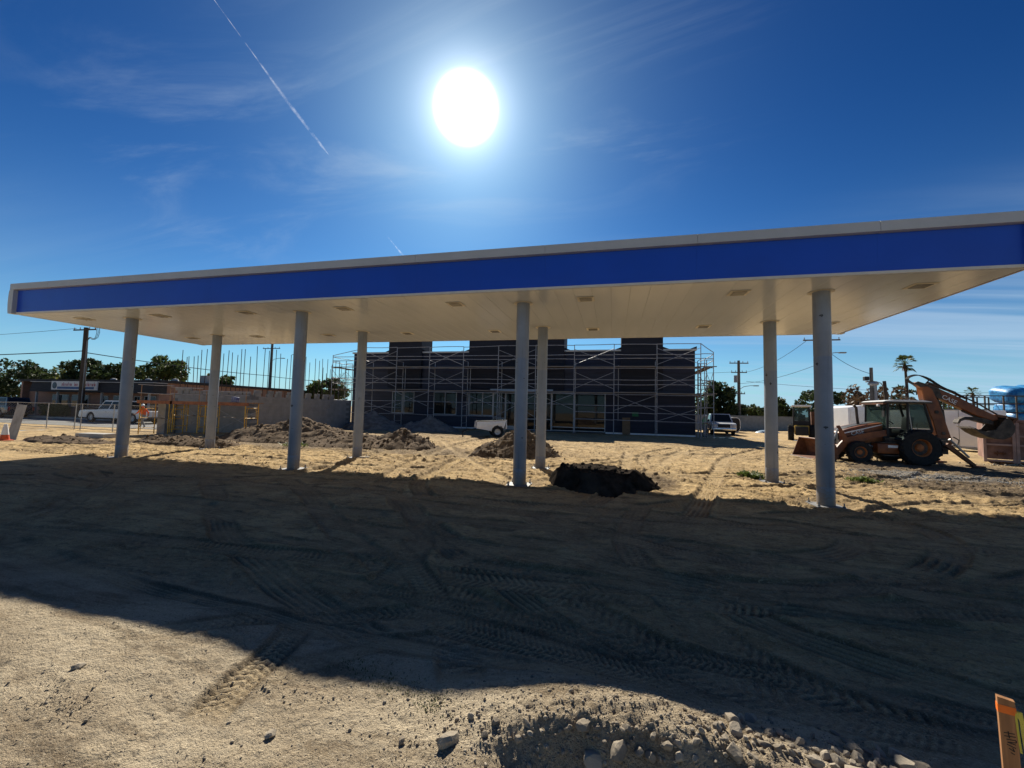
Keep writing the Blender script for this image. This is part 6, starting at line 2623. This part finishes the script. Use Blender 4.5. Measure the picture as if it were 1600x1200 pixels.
pole('dark tarred power pole with crossarm and drooping service loops before the shop', -53.0, 30.6, 9.35, .27, [(9.10, 1.6, 0)], z0=-.12, riser=True, lean=(-.25, 0))
pole('distant power pole with one crossarm and street lamp between the starter bars', -57.0, 58.4, 12.2, .26, [(11.3, 1.75, .0)], M_POLEG, lamp=(9.6, 1.9, .1))
pole('grey power pole with two crossarms, transformer and street lamp by the feathery tree', 15.75, 58.6, 8.9, .22, [(8.55, 1.15, .1), (7.35, .95, .1), (4.6, .7, .1)], M_POLEG, lamp=(5.6, 1.7, 0), trans=6.5)
pole('power pole with one long crossarm mostly hidden by the big right column', 19.35, 45.2, 9.6, .2, [(9.2, 1.55, 0)], M_POLEG, lamp=(7.95, 1.5, .05))
pole('bare grey pole with a white meter box behind the backhoe cab', 21.2, 41.0, 6.1, .16, [], M_POLEG)
q = BM()
b2(q, (-.55, -.16, 5.0), (-.22, .16, 5.34))
bevel(q, .02, 1)
o_ = obj('pole_equipment', q, M_BLKP, bpy.data.objects['utility_pole.004'])
q = BM()
rod(q, (-.25, 0, 5.17), (.0, 0, 5.17), .05, 8)
rod(q, (.22, -.1, -.1), (.22, -.1, 4.6), .11, 10)
bmesh.ops.create_icosphere(q, subdivisions=2, radius=.42, matrix=Matrix.Translation((.1, -.05, 4.72)) @ Matrix.Diagonal((1, .6, .45, 1)))
tag(obj('white_conduit', q, M_TRIM, bpy.data.objects['utility_pole.004'], True), kind='stuff')
pole('short leaning dark pole with a curved lamp arm behind the backhoe cab', 23.0, 42.0, 5.05, .17, [], M_POLE, lean=(-.35, 0), lamp=(4.95, .75, PI))


def wire(label, a, b, sag, r=.022, n=14, group=None):
    q = BM()
    a, b = Vector(a), Vector(b)
    pts = [a.lerp(b, k / n) + Vector((0, 0, -sag * 4 * (k / n) * (1 - k / n))) for k in range(n + 1)]
    tube(q, pts, r, 5)
    o = obj('power_line', q, M_WIRE)
    return tag(o, label, 'cable', group)


wire('thick cable running left from the dark tarred pole along the street', (-130, 33, 7.2), (-53.2, 30.4, 6.75), .5, .05)
wire('thick cable from the dark tarred pole to the distant lamp pole', (-53.2, 30.4, 6.65), (-57.0, 58.2, 6.6), .25, .045)
wire('cable from the distant lamp pole running behind the block wall', (-57.0, 58.2, 6.5), (-30, 66, 5.2), .3, .04)
wire('thin line on the top crossarm of the dark tarred pole', (-130, 34, 9.9), (-54.5, 30.5, 9.15), .7, .02)
wire('upper line between the transformer pole and the column-hidden pole', (16.6, 58.5, 7.4), (18.2, 45.1, 9.25), .5, .02)
wire('lower line between the transformer pole and the column-hidden pole', (15.8, 58.5, 5.9), (19.3, 45.1, 7.0), .4, .02)
wire('long line passing the transformer pole towards the store roof', (15.0, 58.5, 7.4), (-14, 72, 9.0), .5, .02)
wire('line from the column-hidden pole down to the bare meter pole', (19.6, 45.1, 8.4), (21.1, 41.0, 5.6), .3, .02)
wire('far line crossing behind the backhoe from pole to pole', (16.6, 58.5, 6.2), (60, 70, 6.2), .8, .02)

# ------------------------------------------------------------------ boundary wall, far house, tarp, pipe
bwall = thing('boundary_wall', 'long low grey block boundary wall beyond the white pickup', 'wall', (6, 52.5, 0), math.atan2(12, 24))
LW = 34
for k in range(17):
    q = BM()
    b2(q, (k * 2 + .006, 0, -.2), (k * 2 + 1.994, .2, 1.72 + RNG.uniform(-.01, .01)))
    obj('wall_panel', q, M_CMU, bwall)
    q = BM()
    b2(q, (k * 2, -.02, 1.735), (k * 2 + 2, .22, 1.80))
    obj('cap', q, M_CMU, bwall)
ho = thing('far_house', 'pale far house with white porch posts and flat grey roof', 'house', (36, 74, 0), rad(8))
q = BM()
b2(q, (0, 0, -.2), (9, 7, 2.5))
obj('wall', q, mat('pale_stucco', (0.38, 0.40, 0.45), 0.9, var=.1), ho)
q = BM()
b2(q, (-.8, -1.6, 2.52), (9.6, 7.5, 2.75))
obj('roof', q, M_TRIM, ho)
for k in range(4):
    q = BM()
    b2(q, (-.5 + k * 1.6, -1.4, -.2), (-.15 + k * 1.6, -1.1, 2.51))
    obj('porch_post', q, M_WHITE, ho)
for k in range(3):
    q = BM()
    b2(q, (1 + k * 2.6, -.05, .8), (2.4 + k * 2.6, -.002, 2.0))
    obj('window', q, M_VGL, ho)
M_TARP = mat('blue_tarp', (0.12, 0.30, 0.50), 0.45, var=0.4, scale=3, col2=(0.55, 0.62, 0.66), bump=.04, bscale=5)
q = BM()
bmesh.ops.create_grid(q, x_segments=22, y_segments=14, size=1.0)
for v in q.verts:
    x, y = v.co.x, v.co.y
    z = .55 * max(0, 1 - (x * x * .9 + y * y)) ** .6 + .06 * math.sin(9 * x + 3 * y) * math.cos(7 * y)
    v.co = Vector((x * 1.7, y * .9, z * (1 if x * x + y * y < 1 else .15) + .02))
o_ = obj('blue_tarp', q, M_TARP, None, True, 80)
o_.location = (16.2, 50.0, -.05)
o_.scale = (.8, .8, .6)
o_.rotation_euler = (0, 0, .4)
tag(o_, 'crumpled blue and white tarp over a pile near the boundary wall', 'tarp')
pp_ = thing('open_drum', 'white-rimmed dark open drum beside the white pickup', 'drum', (12.3, 47.5, 0), rad(6))
q = BM()
prof = []
for k in range(24):
    a = 2 * PI * k / 24
    prof.append((.62 * math.copysign(abs(math.cos(a)) ** .6, math.cos(a)), .80 + .78 * math.copysign(abs(math.sin(a)) ** .6, math.sin(a))))
prism(q, [(u, v) for u, v in prof], 0, 1.4)
obj('shell', q, M_WHITE, pp_, True)
q = BM()
prism(q, [(u * .90, .80 + (v - .80) * .92) for u, v in prof], -.012, -.002)
obj('painted_opening', q, M_DARK, pp_)  # dark plate on the closed shell, painted in for the unlit inside
# ------------------------------------------------------------------ contrails high in the sky
mc = bpy.data.materials.new('contrail_vapour')
mc.use_nodes = True
t = NT(mc.node_tree)
t.n.clear()
out = t.new('ShaderNodeOutputMaterial')
g = t.new('ShaderNodeNewGeometry')
nz = t.noise(g.outputs['Position'], .035, 6, .6)
lw = t.new('ShaderNodeLayerWeight')
lw.inputs[0].default_value = .5
edge = t.math('SUBTRACT', 1.0, lw.outputs['Facing'])
al = t.math('MULTIPLY', t.math('MULTIPLY', t.ramp(nz, .35, .75), t.math('POWER', edge, 2.0)), .11)
tr_ = t.new('ShaderNodeBsdfTransparent')
df = t.new('ShaderNodeBsdfTranslucent')
df.inputs[0].default_value = (.9, .9, .9, 1)
ms = t.new('ShaderNodeMixShader')
t.l.new(al, ms.inputs[0])
t.l.new(tr_.outputs[0], ms.inputs[1])
t.l.new(df.outputs[0], ms.inputs[2])
t.l.new(ms.outputs[0], out.inputs[0])


def contrail(label, pts, rr):
    q = BM()
    P = [Vector(p) for p in pts]
    full = []
    R = []
    for i in range(len(P) - 1):
        for k in range(8):
            f = k / 8
            full.append(P[i].lerp(P[i + 1], f))
            R.append(rr[i] + (rr[i + 1] - rr[i]) * f)
    full.append(P[-1])
    R.append(rr[-1])
    tube(q, full, 1, 10, R)
    tag(obj('contrail', q, mc, None, True, 180), label, 'contrail')


contrail('long white contrail slanting down through the blue sky', [(-1545, 1130, 1612), (-1534, 1188, 1579), (-1496, 1353, 1479), (-1455, 1494, 1380), (-1392, 1645, 1266), (-1375, 1682, 1238)], [1.0, 1.6, 3.0, 10, 8, .8])
contrail('very short white contrail just above the canopy edge', [(-1210, 1975, 935), (-1204, 1987, 925), (-1158, 2043, 860), (-1150, 2055, 850)], [.5, 3, 7, 7])

# ------------------------------------------------------------------ foreground: rubble heap, stones, pebbles, weeds, stake
M_ROCK = mat('dusty_rock', (0.27, 0.225, 0.17), 0.95, var=0.2, scale=5, bump=.01, bscale=30, spec=.12, world=True, col2=(0.38, 0.325, 0.25))
RM = [with_mat(rock_mesh(k, 2, .3, RNG.uniform(.65, .95)), M_ROCK, 14) for k in range(8)]
hp = thing('rubble_heap', 'heap of broken dusty rocks on the sunlit dirt bank', 'rubble', (.15, 2.0, .2))


def H3(x, y):
    return float(H(np.array([x]), np.array([y]), 3)[0])


rk_ = random.Random(21)
placed = []
tries = 0
while len(placed) < 250 and tries < 6000:
    tries += 1
    face = rk_.random() < .66
    if face:
        x, y = rk_.gauss(.12, .30), rk_.uniform(1.86, 2.11)
    else:
        x = rk_.uniform(.35, 1.35)
        y = 2.22 + (x - .4) * .16 + rk_.gauss(0, .09)
    s = rk_.choice([.011, .014, .018, .024, .03]) * rk_.uniform(.8, 1.2)
    if rk_.random() < .20:
        s = rk_.uniform(.036, .066)
    if any((x - a) ** 2 + (y - b) ** 2 < (s + c) ** 2 * .5 for a, b, c in placed):
        continue
    placed.append((x, y, s))
pz = H(np.array([p[0] for p in placed]), np.array([p[1] for p in placed]), 3)
for (x, y, s), z in zip(placed, pz):
    inst('rock', RM[rk_.randrange(8)], hp, (x - .15, y - 2.0, z + s * .28 - .2), (rk_.uniform(-.6, .6), rk_.uniform(-.6, .6), rk_.uniform(0, 6.3)), (s * rk_.uniform(.85, 1.35), s * rk_.uniform(.8, 1.1), s * rk_.uniform(.8, 1.15)))
# single stones that stand out
ST = [(-3.05, 1.86, .035, 'flat dark stone lying alone on the left of the sunlit bank'), (-1.62, 1.80, .03, 'small stone near the tyre print at the edge of the shade'), (1.05, 2.22, .05, 'pair-sized rounded stone lying right of the rubble heap in the sun'),
      (1.35, 2.36, .045, 'rounded stone at the shadow edge beyond the rubble heap'), (.72, 2.52, .045, 'stone half in shade behind the rubble heap'), (-.98, 1.92, .022, 'tiny upright stone standing on the pale crumbly soil')]
for (x, y, s, lab) in ST:
    o_ = inst('stone', RM[rk_.randrange(8)], None, (x, y, H3(x, y) + s * .3), (rk_.uniform(-.3, .3), rk_.uniform(-.3, .3), rk_.uniform(0, 6.3)), (s * 1.2, s, s * .8))
    tag(o_, lab, 'stone')
r = np.random.RandomState(5)
N = 15000
px_ = np.concatenate([r.uniform(-4.2, 2.6, N), r.normal(.1, .65, 5000)])
py_ = np.concatenate([r.uniform(1.15, 2.95, N), r.normal(2.08, .22, 5000)])
ss = np.concatenate([r.choice([.0016, .0024, .0035, .005, .009], N, p=[.36, .34, .2, .085, .015]), r.choice([.0025, .004, .006, .009, .014], 5000, p=[.32, .32, .22, .11, .03])])
dens = fbm(px_ * 1.4, py_ * 2.2, 91, 3)
k_ = (dens > r.uniform(-1.0, .75, len(px_))) | (np.arange(len(px_)) >= N)
px_, py_, ss = px_[k_], py_[k_], ss[k_]
pz_ = H(px_, py_, 3) + ss * .12
PEB = [rock_mesh(300 + k, 1, .3, .8) for k in range(4)]
tag(scatter('pebbles', list(zip(px_, py_, pz_, ss)), M_ROCK, None, PEB, 8), 'small pebbles and crumbs strewn over the sunlit bank', None, None, 'stuff')
cl_x, cl_y = [], []
for (a_, b_, sd_, n_) in ((-2.70, 1.62, .07, 260), (-2.95, 1.70, .10, 160), (-1.66, 1.52, .09, 260), (-1.25, 1.60, .08, 200), (-2.2, 2.02, .12, 160), (-1.75, 2.10, .10, 160), (-.78, 1.78, .12, 300), (-3.3, 1.5, .1, 160), (-.62, 2.02, .10, 260)):
    cl_x.append(r.normal(a_, sd_ * 1.5, n_))
    cl_y.append(r.normal(b_, sd_ * .6, n_))
cl_x, cl_y = np.concatenate(cl_x), np.concatenate(cl_y)
cs_ = r.choice([.0022, .0035, .0055, .010], len(cl_x), p=[.38, .36, .22, .04])
tag(scatter('crumbs', list(zip(cl_x, cl_y, H(cl_x, cl_y, 3) + cs_ * .1, cs_)), M_ROCK, None, PEB, 31), 'patches of loose soil crumbs on the sunlit bank', None, None, 'stuff')
# clods strewn over the sunlit sand further off
N = 14000
cx_ = r.uniform(-19, 13, N)
cy_ = 9.3 + 16 * r.uniform(0, 1, N) ** 1.5
ss = r.choice([.008, .013, .020, .030, .045], N, p=[.36, .32, .2, .10, .02])
k_ = fbm(cx_ * .5, cy_ * .6, 93, 3) > r.uniform(-.5, .9, N)
cx_, cy_, ss = cx_[k_], cy_[k_], ss[k_]
cz_ = H(cx_, cy_, 2) + ss * .25
M_CLOD = mat('dry_clod', (0.25, 0.185, 0.115), 0.97, var=0.2, scale=6, spec=.1, world=True)
tag(scatter('clods', list(zip(cx_, cy_, cz_, ss)), M_CLOD, None, PEB, 12), 'dry clods strewn over the sunlit sand beyond the canopy shade', None, None, 'stuff')
# grey gravel spread before the backhoe
N = 2600
gx = r.normal(9.6, 1.1, N)
gy = r.normal(15.7, .55, N)
ss = r.choice([.015, .022, .03, .042], N, p=[.35, .35, .2, .1])
M_GRAV = mat('grey_gravel', (0.22, 0.22, 0.215), 0.9, var=0.35, scale=9, world=True)
tag(scatter('gravel', list(zip(gx, gy, H(gx, gy, 1) + ss * .3, ss)), M_GRAV, None, PEB, 13), 'grey gravel spread on the dirt before the backhoe', None, None, 'stuff')
# pale broken bits under the skip
N = 90
gx = r.uniform(14.2, 18.5, N)
gy = r.uniform(20.9, 21.7, N)
ss = r.uniform(.02, .08, N)
M_BITS = mat('pale_rubble', (0.45, 0.38, 0.27), 0.9, var=0.2)
tag(scatter('broken_bits', list(zip(gx, gy, H(gx, gy, 1) + ss * .3, ss)), M_BITS, None, PEB, 14), 'pale broken bits scattered along the foot of the skip', None, None, 'stuff')

M_WEED = leaf_mat('weed_leaf', (0.05, 0.065, 0.018), (0.13, 0.14, 0.045))
M_WEEDG = leaf_mat('fresh_weed_leaf', (0.07, 0.11, 0.02), (0.17, 0.21, 0.05))


def weeds(label, spots, n, hgt, m, seed):
    rr = np.random.RandomState(seed)
    V, F = [], []
    sp = np.array(spots)[rr.randint(len(spots), size=n)]
    wx_, wy_ = rr.normal(sp[:, 0], sp[:, 2] * .5), rr.normal(sp[:, 1], sp[:, 3] * .5)
    wz_ = H(wx_, wy_, 2) - .005
    for x, y, z in zip(wx_, wy_, wz_):
        a = rr.uniform(0, 6.28)
        h_ = hgt * rr.uniform(.3, 1.0)
        w_ = h_ * rr.uniform(.10, .22)
        ln = rr.uniform(.3, 1.9) * h_
        dx, dy = math.cos(a), math.sin(a)
        b = len(V)
        V += [(x - dy * w_ * .3, y + dx * w_ * .3, z), (x + dy * w_ * .3, y - dx * w_ * .3, z),
              (x + dx * ln * .5 + dy * w_, y + dy * ln * .5 - dx * w_, z + h_ * .7), (x + dx * ln, y + dy * ln, z + h_), (x + dx * ln * .5 - dy * w_, y + dy * ln * .5 + dx * w_, z + h_ * .7)]
        F.append((b, b + 1, b + 2, b + 4))
        F.append((b + 2, b + 3, b + 4, b + 4))
    me = bpy.data.meshes.new('weed_patch')
    me.from_pydata(V, [], [f if f[2] != f[3] else f[:3] for f in F])
    me.materials.append(m)
    o = bpy.data.objects.new('weed_patch', me)
    COL.objects.link(o)
    return tag(o, label, None, None, 'stuff')


weeds('dry green weeds creeping along the shadow edge of the bank', [(-1.30, 2.30, .22, .10), (-1.05, 2.22, .2, .08), (-1.55, 2.42, .2, .12), (-.92, 2.16, .12, .06)], 1300, .017, M_WEED, 1)
weeds('fresh green weed tuft on the sand beside the far right column', [(4.0, 13.35, .3, .2), (3.75, 13.5, .15, .15)], 420, .16, M_WEEDG, 2)
weeds('fresh green weed tuft between the right column and the backhoe', [(6.75, 13.55, .32, .18)], 380, .13, M_WEEDG, 3)
weeds('small weed tuft before the tallest dirt pile', [(-13.1, 14.9, .5, .2)], 300, .15, M_WEEDG, 4)

# survey stake
M_STAKE = mat('stake_wood', (0.36, 0.175, 0.075), 0.75, var=0.25, scale=4, stretch=(9, 9, .5))
M_SPRAY = mat('orange_spray_paint', (0.80, 0.17, 0.02), 0.6, var=0.15)
M_INK = mat('black_marker', (0.02, 0.014, 0.012), 0.6, var=0.2)
M_RIB = mat('yellow_ribbon', (0.55, 0.47, 0.06), 0.45, var=0.15, spec=.4)
sk_ = thing('survey_stake', 'wooden survey stake with orange band and yellow ribbon in the dirt', 'stake', (1.462, 2.02, .075))
sk_.rotation_euler = (rad(2), rad(-2.2), rad(-22))
q = BM()
w_, d_, h_ = .044, .019, .655
vs_ = [(-w_ / 2, -d_ / 2, -.25), (w_ / 2, -d_ / 2, -.25), (w_ / 2, d_ / 2, -.25), (-w_ / 2, d_ / 2, -.25), (-w_ / 2, -d_ / 2, h_), (w_ / 2, -d_ / 2, h_ - .006), (w_ / 2, d_ / 2, h_ - .006), (-w_ / 2, d_ / 2, h_)]
V_ = [q.verts.new(p) for p in vs_]
for f in ((0, 3, 2, 1), (4, 5, 6, 7), (0, 1, 5, 4), (1, 2, 6, 5), (2, 3, 7, 6), (3, 0, 4, 7)):
    q.faces.new([V_[i] for i in f])
bevel(q, .0015, 1)
obj('shaft', q, M_STAKE, sk_)
q = BM()
e = .0012
b2(q, (-w_ / 2 - e, -d_ / 2 - e, h_ - .055), (w_ / 2 + e, d_ / 2 + e, h_ - .027))
obj('orange_band', q, M_SPRAY, sk_)


def strokes(parent, lines, m, wdt=.0016):
    q = BM()
    for ln in lines:
        for (a, b) in zip(ln[:-1], ln[1:]):
            A, B = Vector((a[0], 0, a[1])), Vector((b[0], 0, b[1]))
            d = (B - A).normalized()
            n_ = Vector((-d.z, 0, d.x)) * wdt
            y = -d_ / 2 - .0006
            q.faces.new([q.verts.new((p.x, y, p.z)) for p in (A - n_, B - n_, B + n_, A + n_)])
    return tag(obj('ink_marks', q, m, parent), kind='stuff')


z1 = h_ - .125
strokes(sk_, [[(-.013, z1), (.014, z1 + .004)], [(-.013, z1 - .012), (.016, z1 - .006)], [(-.002, z1 + .008), (.000, z1 - .016)], [(-.008, z1 - .022), (.016, z1 - .018), (.016, z1 - .026), (-.006, z1 - .032), (.015, z1 - .034)],
              [(-.008, z1 - .04), (.014, z1 - .046)], [(-.004, z1 - .052), (.010, z1 - .060), (.006, z1 - .048)], [(.0, z1 - .066), (.010, z1 - .070)],
              [(-.010, z1 - .135), (.016, z1 - .140), (.014, z1 - .152)], [(-.008, z1 - .150), (-.008, z1 - .160), (.008, z1 - .160)], [(-.008, z1 - .172), (.012, z1 - .174)]], M_INK)
q = BM()
pts = [(.020, -.004, h_ - .036), (.030, -.006, h_ - .040), (.036, -.004, h_ - .07), (.040, .004, h_ - .12), (.043, .002, h_ - .17), (.046, -.004, h_ - .22), (.052, -.002, h_ - .245), (.068, .004, h_ - .258)]
L_, R_s = [], []
for k, p in enumerate(pts):
    wv = .009 * (1 + .2 * math.sin(k * 2.1))
    an = .3 + .25 * k
    L_.append(q.verts.new((p[0] - wv * math.cos(an * .4), p[1] - wv * math.sin(an), p[2])))
    R_s.append(q.verts.new((p[0] + wv * math.cos(an * .4), p[1] + wv * math.sin(an), p[2] - .002)))
for k in range(len(pts) - 1):
    q.faces.new((L_[k], R_s[k], R_s[k + 1], L_[k + 1]))
obj('ribbon', q, M_RIB, sk_, True)
q = BM()
pts = [(.021, -.010, h_ - .045), (.022, -.012, h_ - .10), (.024, -.012, h_ - .15), (.026, -.012, h_ - .182)]
A_ = [q.verts.new((p[0] - .003, p[1], p[2])) for p in pts]
B_ = [q.verts.new((p[0] + .003, p[1] - .002, p[2])) for p in pts]
for k in range(3):
    q.faces.new((A_[k], B_[k], B_[k + 1], A_[k + 1]))
obj('ribbon_tail', q, M_RIB, sk_, True)
